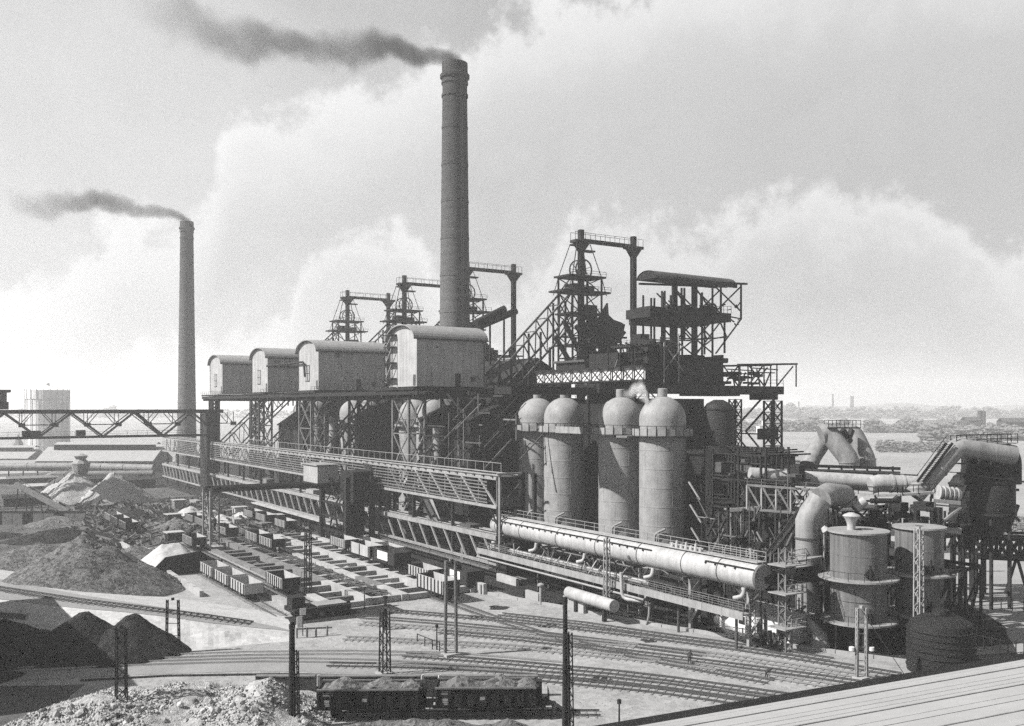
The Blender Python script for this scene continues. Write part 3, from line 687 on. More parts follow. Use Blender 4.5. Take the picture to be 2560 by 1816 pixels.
c4 = G(-60, 1700); heap('coal_heap', 'low coal spill at the left picture edge in deep shade', 'dark_ore', c4.x-3, c4.y, 8, 4, 1.5, seed=34, group='dark coal cones below the tramway', rough=.3)
# foreground rubble bank: a long mound with boulders
q = thing('rubble_bank', 'long pale rubble bank with broken stones in the lower left foreground', 'rubble bank', G(430, 1790), absolute=True)
ca = G(190, 1840); cb = G(610, 1810)
mb = MB(); nu, nv = 110, 34; right = V((EU[0], EU[1], 0)); back = V((.5456, .838, 0))
c0 = G(430, 1800)
def bank_z(s, t):
    prof_ = max(0, 1-abs(t/9.0)**1.6)
    e = min(1, max(0, (s+17.5-(t+9)*.35)/7))*min(1, max(0, (15.5-s)/6)); ppp = V((s*.16, t*.16, 4))
    return max(0, 3.3*prof_*e**.8*(.8+.45*noise.noise(ppp))+.55*noise.noise(ppp*2.6)*e*prof_**.5+.35*noise.noise(ppp*6)*e*prof_**.5+.16*noise.noise(ppp*14)*e*prof_**.3)
for j in range(nv+1):
    for i in range(nu+1):
        s = -18+34*i/nu; t = -9+18*j/nv; p = c0+right*s+back*t; zz = bank_z(s, t)
        mb.v.append((p.x, p.y, zz-.05))
for j in range(nv):
    for i in range(nu): a = j*(nu+1)+i; mb.f.append((a, a+1, a+nu+2, a+nu+1))
mb.build('mound', 'rubble', q, smooth=180)
def stone_mesh(seed, m):
    bm = bmesh.new(); bmesh.ops.create_icosphere(bm, subdivisions=1, radius=1)
    for v in bm.verts: v.co *= 1+.45*noise.noise(v.co*1.3+V((seed, 0, 0)))
    me = bpy.data.meshes.new('stone'); bm.to_mesh(me); bm.free(); me.materials.append(MATS[m]); return me
ST = [stone_mesh(i, ('rubble', 'pale_sand', 'ore')[i % 3]) for i in range(6)]
for i in range(290):
    s = random.uniform(-13, 15); t = random.uniform(-8.2, -1.0)
    if noise.noise(V((s*.3, t*.3, 9))) < -.12 and random.random() < .8: continue
    z = bank_z(s, t)
    if z < .15: continue
    p = c0+right*s+back*t
    o = bpy.data.objects.new('stone', random.choice(ST)); COL.objects.link(o); o.parent = q
    r = random.uniform(.14, .42)*(1.5 if random.random() < .1 else 1)
    o.location = V((p.x, p.y, z-.02))-q.location; o.scale = (r, r*random.uniform(.7, 1.2), r*.75); o.rotation_euler = (random.random()*3, random.random()*3, random.random()*6)
def lumps(parent, cx, cy, rx, ry, h, n, size, m):
    """coarse lumps lying on the flank of a cone, one joined part"""
    mb = MB(); ico = [(0, 0, 1), (.9, 0, .1), (.28, .85, 0), (-.72, .53, .1), (-.72, -.53, 0), (.28, -.85, .1)]
    for i in range(n):
        a = random.random()*2*pi; t = sqrt(random.random())*.97; x = cx+cos(a)*t*rx; y = cy+sin(a)*t*ry; z = h*(1-t)
        r = size*random.uniform(.5, 1.4); b = len(mb.v); A = random.random()*6
        for v in ico:
            xx, yy = v[0]*cos(A)-v[1]*sin(A), v[0]*sin(A)+v[1]*cos(A)
            mb.v.append((x+xx*r*random.uniform(.7, 1.2), y+yy*r*random.uniform(.7, 1.2), z+(v[2]*.9)*r))
        for k in range(5): mb.f.append((b, b+1+k, b+1+(k+1) % 5))
    o = mb.build('loose_lumps', m, None); tag(o, kind='stuff'); return o
o = lumps(None, 24.8, 164.5, 15.6, 13.6, 9.2, 4200, .27, 'ore'); tag(o, 'coarse lumps lying on the big grey ore cone', 'loose ore')
o = lumps(None, c1.x, c1.y+.8, 6.6, 5.6, 4.9, 700, .2, 'dark_ore'); tag(o, 'small coal lumps on the left dark cone', 'loose coal')
def scatter(nm, label, cat, n, size, m, fn):
    mb = MB(); ico = [(0, 0, 1), (.9, 0, .1), (.28, .85, 0), (-.72, .53, .1), (-.72, -.53, 0), (.28, -.85, .1)]
    for i in range(n):
        x, y, z = fn(); r = size*random.uniform(.4, 1.5); bb = len(mb.v); A = random.random()*6
        for v in ico:
            xx, yy = v[0]*cos(A)-v[1]*sin(A), v[0]*sin(A)+v[1]*cos(A)
            mb.v.append((x+xx*r*random.uniform(.7, 1.2), y+yy*r*random.uniform(.7, 1.2), z+(v[2]*.8-.1)*r))
        for k in range(5): mb.f.append((bb, bb+1+k, bb+1+(k+1) % 5))
    tag(mb.build(nm, m), label, cat, kind='stuff')
def on_bank():
    while True:
        s, t = random.uniform(-14, 16), random.uniform(-9, 3); z = bank_z(s, t)
        if z > .15 and noise.noise(V((s*.3, t*.3, 9))) > -.25: p = c0+right*s+back*t; return p.x, p.y, z
scatter('loose_rubble', 'small broken stones strewn over the pale rubble bank', 'rubble', 3200, .13, 'pale_sand', on_bank)
scatter('loose_rubble', 'small dark stones strewn over the pale rubble bank', 'rubble', 1500, .14, 'dirty_concrete', on_bank)
def on_yard():
    p = G(random.uniform(-50, 2300), random.uniform(1500, 1790)**1.0)
    return p.x, p.y, .03
scatter('loose_stones', 'small loose stones scattered over the railway yard', 'stones', 3600, .07, 'road_dirt', on_yard)
scatter('loose_stones', 'pale pebbles scattered over the railway yard', 'stones', 1200, .06, 'concrete', on_yard)
scatter('loose_debris', 'dark debris scattered over the stockyard ground', 'debris', 2600, .24, 'cinder', lambda: (random.uniform(-20, 84), random.uniform(205, 330), .03))
scatter('loose_debris', 'pale debris scattered over the stockyard ground', 'debris', 900, .2, 'dirty_concrete', lambda: (random.uniform(20, 84), random.uniform(205, 330), .03))
o = lumps(None, c2.x+.5, c2.y+1, 6.4, 5.0, 4.4, 900, .2, 'ore'); tag(o, 'small lumps on the right dark coal cone', 'loose coal')
q = heap('gravel_bank', 'low grey gravel bank in front of the hopper wagons at the bottom edge', 'ore', G(1040, 1860).x, G(1040, 1860).y, 15, 5.2, 2.2, seed=44, rz=-YAW, n=60, rough=.35)
mb = MB()
for i in range(620):
    x, y = random.uniform(36, 84), random.uniform(206, 306)
    A = random.choice((0, 1.57, random.random()*3)); L_ = random.uniform(.8, 4.5); w_ = random.uniform(.08, .35); z = random.uniform(.1, .5)
    mb.bar((x, y, z), (x+cos(A)*L_, y+sin(A)*L_, z+random.uniform(-.05, .8)), w_)
tag(mb.build('loose_beams', 'dusty_steel'), 'loose beams and rails strewn over the stockyard behind the bins', 'scrap', kind='stuff')
mb = MB()
for i in range(420):
    x, y = random.uniform(36, 84), random.uniform(206, 306); A = random.random()*3; L_ = random.uniform(.8, 3.5)
    mb.bar((x, y, .2), (x+cos(A)*L_, y+sin(A)*L_, random.uniform(.2, 1.6)), random.uniform(.15, .7))
tag(mb.build('loose_beams', 'dark_steel'), 'dark scrap iron strewn over the stockyard behind the bins', 'scrap', kind='stuff')
heap('gravel_bank', 'small hump of gravel before the right end of the hopper wagons', 'ore', G(1270, 1850).x, G(1270, 1850).y, 4, 3, 2.0, seed=45, rz=-YAW, cat='gravel')
q = thing('wall', 'pale low wall running beside the track of the three open wagons', 'wall', (39.6, 180, 0), absolute=True)
for i in range(16): MB().box(39.3, 39.9, 150+i*4, 153.94+i*4, 0, 1.0+.04*(i % 3)).build('wall_panel', 'pale_concrete', q)
q = thing('railing', 'dark pipe railing on the road before the left coal cone', 'railing', G(200, 1655), absolute=True)
pp = [G(133, 1652), G(196, 1652), G(250, 1652)]
for p in pp: member('post', p, p+V((0, 0, 1.9)), .12, 'dark_steel', q)
for hh in (.9, 1.8):
    for a, b in zip(pp, pp[1:]): member('rail', a+V((0, 0, hh)), b+V((0, 0, hh)), .08, 'dark_steel', q)
q = thing('handrail', 'low dark railing with square posts left of the tall lattice mast in the yard', 'railing', G(1080, 1620), absolute=True)
pp = [G(1043, 1608), G(1062, 1616), G(1081, 1624), G(1099, 1630)]
for p in pp: member('post', p, p+V((0, 0, 1.2)), .1, 'dark_steel', q)
for a, b in zip(pp, pp[1:]): member('rail', a+V((0, 0, 1.15)), b+V((0, 0, 1.15)), .08, 'dark_steel', q)
q = thing('culvert_bridge', 'concrete bridge end under the tramway at the left edge, in deep shade', 'bridge', G(40, 1540), absolute=True)
a, b = Z3(-150, 1512), Z3(66, 1528); member('parapet', a+V((0, -.5, -.9)), b+V((0, -.5, -.9)), .5, 'concrete', q, 1.3)
member('pier', b+V((0, -.4, -3)), b+V((0, -.4, -1.6)), 1.4, 'concrete', q, 1.4)
# coal store just outside the picture on the left: its roof throws the big shadow over the coal cones
q = thing('coal_store', 'long brick coal store left of the coal cones, seen only by its shadow', 'building', (-8, 118, 0), absolute=True)
MB().box(-26, 4, 111, 150, 0, 15).build('wall', 'soot_brick', q)
r = MB(); r.quad((-27, 110, 15), (-11, 110, 20.5), (-11, 151, 20.5), (-27, 151, 15)); r.quad((5, 110, 15), (5, 151, 15), (-11, 151, 20.5), (-11, 110, 20.5)); r.poly([(-26, 110, 15), (4, 110, 15), (-11, 110, 20.3)]); r.poly([(4, 151, 15), (-26, 151, 15), (-11, 151, 20.3)]); r.build('roof', 'house_roof', q)
# ================================================================ CHIMNEYS
def chimney(label, x, y, r0, r1, h, group='tall brick chimneys'):
    t = thing('brick_chimney', label, 'chimney', (x, y, 0), group=group)
    n = 16; prof = [(r0+(r1-r0)*(i/n)**.9, (h-6)*i/n) for i in range(n+1)]
    MB().lathe([(r0*1.12, 0), (r0*1.12, 5), (r0*1.01, 5.4)]+[p for p in prof if p[1] > 6], seg=48).build('shaft', 'chimney_brick', t, smooth=50)
    MB().lathe([(r1*1.0, h-6.01), (r1*1.02, h-5.5), (r1*1.09, h-5.3), (r1*1.09, h-4.9), (r1*1.05, h-4.6), (r1*1.07, h-4.0), (r1*1.19, h-3.8), (r1*1.2, h-3.0), (r1*1.05, h-2.7), (r1*1.04, h), (r1*.85, h), (r1*.85, h-3)], seg=48, cap=False).build('crown', 'soot_brick', t, smooth=40)
    for k, z in enumerate([h-8.3, h-16.5]+[h-16.5-9.4*i for i in range(1, int((h-20)/9.4))]):
        rr = r0+(r1-r0)*(z/(h-6))**.9; w = .1 if k else .22
        MB().lathe([(rr-.1, z-.35), (rr+w, z-.3), (rr+w, z+.3), (rr-.1, z+.35)], seg=48, cap=False).build('iron_band', 'soot_brick' if k < 1 else 'chimney_brick', t, smooth=40)
    mb = MB(); mb.bar((-.25, -r0-.35, 0), (-.25, -r1-.35, h-6), .07).bar((.25, -r0-.35, 0), (.25, -r1-.35, h-6), .07)
    for i in range(0, int(h-8), 1): rr = -(r0+(r1-r0)*i/(h-6))-.35; mb.bar((-.25, rr, i+.5), (.25, rr, i+.5), .05)
    mb.build('ladder', 'grey_steel', t)
    return t
pm = atD(1137, 160, 240)
chimney('tall thick smoking brick chimney rising behind the nearest arched house', pm.x, pm.y, 4.55, 3.15, pm.z)
pl = atD(467, 555, 476)
chimney('slim smoking brick chimney far left behind the truss bridge', pl.x, pl.y, 4.9, 3.2, pl.z)

# ================================================================ ARCHED HOIST HOUSES ON TOWERS
def arch_profile(w, ze, rise, n=14, grow=0.0):
    out = []
    for i in range(n+1):
        t = pi*i/n; out.append((-cos(t)*(w/2+grow), ze+sin(t)*(rise+grow)))
    return out
def hoist_house(label, X0, X1, Y0_, Y1_, zb=34.3, ladder=False, variant=0):
    w = Y1_-Y0_; L = X1-X0; yc = (Y0_+Y1_)/2; ze = 10.6; rise = 3.1
    t = thing('hoist_house', label, 'hoist house', (X0, yc, zb), group='arched hoist houses on the high platform')
    prof = arch_profile(w, ze, rise)
    for nm, x in (('end_wall', 0.0), ('end_wall', L)):
        pts = [(x, -w/2, 0)]+[(x, p[0], p[1]) for p in prof]+[(x, w/2, 0)]
        s = .25 if x == 0 else -.25
        bk = [(x+s, p[1], p[2]) for p in pts]; mb = MB().poly(pts[::-1]).poly(bk)
        for k in range(len(pts)): mb.quad(pts[k], pts[(k+1) % len(pts)], bk[(k+1) % len(pts)], bk[k])
        mb.build(nm, 'house_sheet', t)
    for s in (-1, 1):
        # side cladding as three tall courses of sheets, each its own panel
        rows = [(0, 2.4), (2.42, 7.0), (7.02, ze)]
        ncol = 6
        for (a, b) in rows:
            for c in range(ncol):
                x0 = L*c/ncol+.26*(c == 0); x1 = L*(c+1)/ncol-.015-.26*(c == ncol-1)
                yo = s*w/2; pr = random.uniform(0, .04)
                MB().box(x0, x1, min(yo+s*pr, yo-s*.2), max(yo+s*pr, yo-s*.2), a, b).build('wall_sheet', 'house_sheet', t)
    ro = MB(); p2 = arch_profile(w, ze-.05, rise, 18, .35)
    for i in range(len(p2)-1):
        a, b = p2[i], p2[i+1]
        ro.quad((-.9, a[0], a[1]), (L+.6, a[0], a[1]), (L+.6, b[0], b[1]), (-.9, b[0], b[1]))
    p3 = arch_profile(w, ze-.05, rise, 18, .12)
    for i in range(len(p3)-1):
        a, b = p3[i], p3[i+1]; ro.quad((-.9, b[0], b[1]), (L+.6, b[0], b[1]), (L+.6, a[0], a[1]), (-.9, a[0], a[1]))
        c, d = p2[i], p2[i+1]; ro.quad((-.9, c[0], c[1]), (-.9, d[0], d[1]), (-.9, b[0], b[1]), (-.9, a[0], a[1])); ro.quad((L+.6, d[0], d[1]), (L+.6, c[0], c[1]), (L+.6, a[0], a[1]), (L+.6, b[0], b[1]))
    ro.build('roof', 'house_roof', t, smooth=40)
    for s in (-1, 1): member('eaves_gutter', (-.9, s*(w/2+.42), ze-.1), (L+.6, s*(w/2+.42), ze-.1), .3, 'dark_steel', t)
    if variant != 3:
        f = MB().box(-.09, -.02, -1.2, 2.0, 2.4, 7.0).build('window', 'grey_steel', t)
        for (a, b) in ((-1.0, .3), (.5, 1.8)): MB().box(-.12, -.092, a, b, 2.7, 6.7).build('pane', 'pale_steel', f)
        for z in (4.6,): MB().box(-.16, -.122, -1.1, 1.9, z, z+.15).build('glazing_bar', 'dark_steel', f)
    MB().box(L*.55, L*.55+1.3, -w/2-.14, -w/2-.05, 0, 3.0).build('door', 'dark_steel', t)
    MB().box(L*.78, L*.78+1.2, -w/2-.14, -w/2-.05, 1.2, 2.2).build('window', 'glass_dark', t)
    MB().box(-.1, -.02, -w/2+.6, -w/2+1.6, .2, 2.6).build('door', 'grey_steel', t)
    hr = random.Random(variant*7+3)
    for k in range(3):
        x_ = hr.uniform(1, L-3); z_ = hr.uniform(2.6, 9.0); MB().box(x_, x_+hr.uniform(.8, 2.4), -w/2-.10, -w/2-.05, z_, min(10.2, z_+hr.uniform(.7, 2.0))).build('patch_sheet', hr.choice(('house_roof', 'dirty_concrete', 'house_sheet')), t)
    member('downpipe', (L-.4, -w/2-.18, .2), (L-.4, -w/2-.18, ze-.2), .16, 'dark_steel', t); member('downpipe', (-.1, w/2-.4, .2), (-.1, w/2-.4, ze-.2), .14, 'grey_steel', t)
    for k in range(1, 6): MB().box(L*k/6-.04, L*k/6+.04, -w/2-.07, -w/2-.043, 0, ze-.2).build('cover_strip', 'house_sheet', t)
    if ladder:
        for yy in (w/2-.2, w/2-3.9): member('ladder_post', (-1.2, yy, -.6), (-1.2, yy, 12.0), .16, 'dark_steel', t)
        for z in (1.8, 5.4, 9.0, 11.8):
            MB().box(-1.5, -.02, w/2-4.0, w/2, z, z+.22).build('landing', 'dark_steel', t)
        for z0, z1 in ((1.8, 5.4), (5.4, 9.0), (9.0, 11.8)): member('ladder', (-1.1, w/2-.4, z0), (-1.1, w/2-3.6, z1), .18, 'pale_steel', t)
    return t
HH = [(95, 112.6, 184.2, 198.0, 'nearest and largest arched hoist house, with stair landings on its bright end wall', True, 3),
      (95, 115.0, 242.0, 257.3, 'second nearest arched hoist house, with a pipe bending down its end wall', False, 0),
      (95, 113.5, 284.0, 299.4, 'third arched hoist house from the camera, crossed by a thin dark pipe', False, 1),
      (95, 113.5, 332.5, 348.3, 'farthest and smallest arched hoist house beside the slim chimney', False, 2)]
for h in HH: hoist_house(h[4], h[0], h[1], h[2], h[3], ladder=h[5], variant=h[6])
q = thing('steam_pipe', 'thin dark pipe running along the third arched house to the end wall of the second', 'pipe', (94.3, 284, 42), absolute=True)
MB().tube(bent([(96, 283.4, 42.2), (94.2, 283.0, 42.2), (94.2, 251, 42.2), (94.2, 250, 38.0)], 1.2), .3, 10).build('pipe', 'dark_steel', q, smooth=60)
MB().tube([(95, 283.5, 42.2), (113, 283.5, 42.2)], .3, 10).build('pipe', 'dark_steel', q, smooth=60)
q = thing('high_platform', 'long dark steel platform carrying the arched hoist houses', 'platform', (100, 260, 31), absolute=True)
for (y0, y1) in ((181, 201), (239, 260), (281, 302), (329.5, 351)):
    for k in range(4): ya, yb = y0+(y1-y0)*k/4, y0+(y1-y0)*(k+.99)/4; MB().box(92.6, 121, ya, yb, 33.5, 34.0).build('deck_plate', 'dark_steel', q)
for x in (93.2, 106, 120.4): member('girder', (x, 180, 32.9), (x, 352, 32.9), .4, 'dark_steel', q, .9)
for k in range(22): member('cross_beam', (93, 182+k*8, 32.2), (120.6, 182+k*8, 32.2), .4, 'dark_steel', q, .9)
mb = MB(); mb.rail([(92.7, 198.5, 34), (92.7, 241.5, 34)], 1.1, 2.4, .08); mb.rail([(92.7, 258, 34), (92.7, 283.5, 34)], 1.1, 2.4, .08); mb.rail([(92.7, 300, 34), (92.7, 352, 34)], 1.1, 2.4, .08); mb.build('handrail', 'dark_steel', q)
def tower(label, xc, yc, wx, wy, z1, m, panels, name='lattice_tower', wleg=.5, wb=.22, z0=0, group='lattice towers under the hoist houses'):
    t = thing(name, label, 'tower', (xc, yc, z0), group=group, absolute=True)
    C = [(xc-wx/2, yc-wy/2), (xc+wx/2, yc-wy/2), (xc+wx/2, yc+wy/2), (xc-wx/2, yc+wy/2)]
    for c in C: member('leg', (c[0], c[1], z0), (c[0], c[1], z1), wleg, m, t)
    for i in range(panels):
        a, b = z0+(z1-z0)*i/panels, z0+(z1-z0)*(i+1)/panels
        for k in range(4):
            p, r_ = C[k], C[(k+1) % 4]
            member('brace', (*p, a), (*r_, b), wb, m, t); member('brace', (*r_, a), (*p, b), wb, m, t)
            member('tie', (*p, b-.1), (*r_, b-.1), wb, m, t)
    return t
tower('pale lattice tower with crossed braces under the nearest arched house', 96.5, 191.0, 4, 8.0, 31.8, 'dusty_steel', 4)
tower('pale lattice tower under the second nearest arched house', 96.5, 250.5, 4, 9.0, 31.8, 'dusty_steel', 4)
tower('dark lattice tower under the third arched house', 96.5, 294.5, 4, 8.0, 31.8, 'grey_steel', 4)
tower('dark paired columns under the far end of the farthest arched house', 95.5, 344.5, 2.2, 3.0, 31.8, 'dark_steel', 9, wleg=.9)
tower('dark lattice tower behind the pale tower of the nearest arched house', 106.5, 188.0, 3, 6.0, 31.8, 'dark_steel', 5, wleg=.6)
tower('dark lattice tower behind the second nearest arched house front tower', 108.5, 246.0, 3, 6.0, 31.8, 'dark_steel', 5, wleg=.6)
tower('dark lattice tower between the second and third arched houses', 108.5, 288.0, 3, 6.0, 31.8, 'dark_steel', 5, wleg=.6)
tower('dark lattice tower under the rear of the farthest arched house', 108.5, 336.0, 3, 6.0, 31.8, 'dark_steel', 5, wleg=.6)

# ================================================================ FURNACES WITH HEADGEAR
def furnace(label, yc, X=150.0, topz=74.3, full=True):
    t = thing('blast_furnace', label, 'blast furnace', (X+4.0, yc, 0), group='blast furnaces with tall headgear')
    D_ = 'dark_steel'
    MB().lathe([(8.5, 0), (8.5, 9), (7.2, 10), (6.6, 18), (5.6, 26), (4.6, 36), (4.6, 38), (2.8, 41), (2.8, 44), (1.2, 46), (1.2, 48)], seg=36).build('furnace_stack', D_, t, smooth=40)
    for s in (-1, 1):
        x = s*8.7
        mb = MB(); lattice_post(mb, (x, 0, 0), (x, 0, topz-5), 1.0, 44, .24); mb.box(x-.42, x+.42, -.42, .42, 0, topz-1)
        mb.build('headgear_column', D_, t)
        MB().poly([(x-2.4, -.5, topz-2.9), (x-.6, -.5, topz-5.2), (x+.6, -.5, topz-5.2), (x+2.4, -.5, topz-2.9)]).poly([(x-2.4, .5, topz-2.9), (x+2.4, .5, topz-2.9), (x+.6, .5, topz-5.2), (x-.6, .5, topz-5.2)]).box(x-2.5, x+2.5, -1.3, 1.3, topz-2.9, topz-2.2).build('column_head', D_, t)
        MB().box(x-.6, x+.6, -.6, .6, topz-2.2, topz+.5).build('column_cap', D_, t)
    MB().box(-8.1, 8.1, -.4, .4, topz-2.75, topz-1.7).build('head_beam', D_, t)
    mb = MB().rail([(-11.2, -1, topz-2.2), (11.2, -1, topz-2.2)], 1.9, 2.8, .09, False); mb.rail([(-11.2, 1, topz-2.2), (11.2, 1, topz-2.2)], 1.9, 2.8, .09, False); mb.build('handrail', D_, t)
    # sheave tower round the left column
    xc = -9.0
    legs = [(xc-4.6, -3), (xc+4.6, -3), (xc+4.6, 3), (xc-4.6, 3)]
    for lx, ly in legs:
        member('tower_leg', (lx, ly, 38), (lx, ly, 62.6), .38, D_, t)
        member('tower_stay', (lx, ly, 62.6), (xc+(lx-xc)*.45, ly*.5, 71.0), .2, D_, t)
        member('outrigger_stay', (lx*1.0+(lx-xc)*.0, ly, 62.6), (lx+(lx-xc)*.35, ly, 58), .14, D_, t)
    for i, z in enumerate((42, 47.5, 53, 58.6, 62.4)):
        for k in range(4):
            a, b = legs[k], legs[(k+1) % 4]; member('tower_tie', (*a, z), (*b, z), .3, D_, t)
            if i: zz = (42, 47.5, 53, 58.6, 62.4)[i-1]; member('tower_brace', (*a, zz), (*b, z), .22, D_, t)
    for z, ex in ((62.4, 1.0), (58.6, 2.6), (53, .6)):
        MB().box(xc-4.8-ex, xc+4.8+ex, -3.4, 3.4, z, z+.45).build('tower_landing', D_, t)
        MB().rail([(xc-4.8-ex, -3.4, z+.45), (xc+4.8+ex, -3.4, z+.45)], 1.1, 2, .08).build('handrail', D_, t)
    MB().box(xc-3.3, xc-.8, -2, 2, 59.2, 60.8).build('winch_box', D_, t); MB().box(xc+.9, xc+4, -2, 1.6, 53.6, 55.6).build('winch_box', D_, t); MB().box(xc+1.2, xc+3.4, -1.6, 1.6, 59.1, 60.4).build('winch_box', D_, t)
    MB().box(xc-2.6, xc-.6, -1, 1, 70.6, 71.0).box(xc+1.4, xc+4.2, -1, 1, 69.3, 69.7).build('stay_head', D_, t)
    for yy in (-1.3, 1.3):
        wh = MB(); R = 2.5; n = 22; zc = 64.6
        for k in range(n):
            a0, a1 = 2*pi*k/n, 2*pi*(k+1)/n; wh.bar((xc+.2+R*cos(a0), yy, zc+R*sin(a0)), (xc+.2+R*cos(a1), yy, zc+R*sin(a1)), .28)
        for k in range(6): a0 = pi*k/3+.3; wh.bar((xc+.2, yy, zc), (xc+.2+R*cos(a0), yy, zc+R*sin(a0)), .14)
        wh.build('sheave_wheel', D_, t)
    # skip bridge: two parallel chords with posts, from the foot of the hoist house up to the tower
    for yy in (-2.6, 2.6):
        a, b = V((-57, yy, 17)), V((-13.5, yy, 58.5)); dn = V((2.2, 0, -3.4))
        member('skip_chord', a, b, .42, 'grey_steel', t); member('skip_chord', a+dn*1.5, b+dn*1.5, .42, 'grey_steel', t)
        for i in range(13):
            p = a.lerp(b, i/12); member('skip_post', p, p+dn*1.5, .24, D_, t)
            if i < 12: member('skip_brace', p+dn*1.5, a.lerp(b, (i+1)/12), .18, D_, t)
    for i in range(13):
        p = V((-57, -2.6, 17)).lerp(V((-13.5, -2.6, 58.5)), i/12); member('skip_tie', p, p+V((0, 5.2, 0)), .2, D_, t)
    for x, z0, z1 in ((-31.5, 30, 40), (-23, 30, 48), (-15.5, 30, 56)):
        for yy in (-2.6, 2.6): member('skip_trestle', (x, yy, z0), (x, yy, z1), .4, D_, t)
    # uptakes and downcomer
    for s in (-1, 1):
        MB().tube(bent([(0, s*3.4, 38), (-1.5, s*4.6, 45), (-6.5, s*3.0, 52), (-6.5, s*1, 53)], 3), .85, 12).build('uptake_pipe', D_, t, smooth=60)
    MB().tube(bent([(-4.2, -2.2, 51), (-13, -3, 37.5), (-24, -4, 30), (-27, -4, 24)], 4), 1.1, 14).build('downcomer', D_, t, smooth=60)
    MB().tube(bent([(-3, 3.2, 49), (5, 5, 43), (9, 6, 33), (9, 6, 14)], 4), 1.0, 14).build('downcomer', D_, t, smooth=60)
    for i, (a, b) in enumerate((((-20, -4.4, 47), (-12, -4.4, 36)), ((-17.4, -4.4, 51), (-9, -4.4, 38)), ((-13.5, -4.4, 50), (-6, -4.4, 39)), ((-22, -4.4, 34), (-8, -4.4, 43)))):
        member('thick_strut', a, b, .9, D_, t)
    for (x0, x1, z, hh) in ((-14, 12, 38.3, .6), (-22, 14, 30.5, .8), (-13, 8, 45.2, .4), (-16, 12, 20, .7)):
        MB().box(x0, x1, -6.5, 6.5, z, z+hh).build('gallery', D_, t)
        MB().rail([(x0, -6.5, z+hh), (x1, -6.5, z+hh)], 1.1, 2.2, .09).build('handrail', D_, t)
    for x in (-14, -5, 4, 12):
        for yy in (-6.2, 6.2): member('frame_post', (x, yy, 0), (x, yy, 45 if x < 8 else 38.3), .5, D_, t)
    for x0, x1 in ((-14, -5), (-5, 4), (4, 12)):
        for z0, z1 in ((0, 10), (10, 20), (20, 30), (31, 38)):
            member('frame_brace', (x0, -6.2, z0), (x1, -6.2, z1), .28, D_, t); member('frame_brace', (x1, -6.2, z0), (x0, -6.2, z1), .28, D_, t)
    rr = random.Random(int(yc)); mb = MB()
    for i in range(26):
        x, z = rr.uniform(-13, 10), rr.choice((31.3, 38.9, 45.6)); w_, h_ = rr.uniform(.4, 1.8), rr.uniform(.6, 3.0); y = rr.uniform(-6, -1)
        mb.box(x, x+w_, y, y+w_, z, z+h_)
    mb.build('charging_gear', D_, t)
    for i in range(8):
        x = rr.uniform(-12, 10); MB().tube(bent([(x, -6.9, rr.uniform(2, 10)), (x, -6.9, rr.uniform(16, 30)), (x+rr.uniform(-6, 6), -7.0, rr.uniform(30, 38))], 1), rr.uniform(.16, .4), 8).build('service_pipe', rr.choice(('dark_steel', 'grey_steel', 'dark_steel')), t, smooth=60)
    return t
f0 = furnace('nearest tall headgear furnace right of the thick chimney, with a big sheave wheel', 191)
q = dup(f0, (154, 249, 0), 'second headgear furnace, partly hidden behind the thick chimney')
q = dup(f0, (154, 291, 0), 'third headgear furnace just left of the thick chimney')
q = dup(f0, (154, 340, 0), 'farthest headgear furnace with small twin columns above the arched houses')
# jagged bell and valve group on top of the nearest furnace, right of its headgear
q = thing('valve_housing', 'dark jagged valve and bell housing right of the nearest sheave tower', 'machinery', (158, 186, 40), absolute=True)
def onXY(x, y, Yp=188.0): return onY(x, y, Yp)
mb = MB()
poly = [(1472, 832), (1468, 806), (1476, 782), (1483, 768), (1489, 790), (1491, 806), (1498, 804), (1504, 784), (1514, 768), (1520, 758), (1522, 788), (1535, 800), (1552, 806), (1563, 812), (1560, 826), (1566, 832), (1558, 842), (1550, 858), (1530, 862), (1505, 858), (1488, 850)]
fr = [onXY(x, y, 188) for x, y in poly]; bk = [p+V((0, .7, 0)) for p in fr]
mb.poly(fr[::-1]); mb.poly(bk)
for k in range(len(fr)): mb.quad(fr[k], fr[(k+1) % len(fr)], bk[(k+1) % len(fr)], bk[k])
mb.build('torn_hood', 'dark_steel', q)
for x in (1483, 1498, 1516, 1534, 1552):
    a = onXY(x, 852); member('support', a, V((a.x, a.y, 31)), .4, 'dark_steel', q); b = onXY(x+12, 900); member('strut', a, b, .25, 'dark_steel', q)
a, b = onXY(1485, 842, 187), onXY(1566, 845, 187); member('gangway', a, b, .5, 'dark_steel', q)

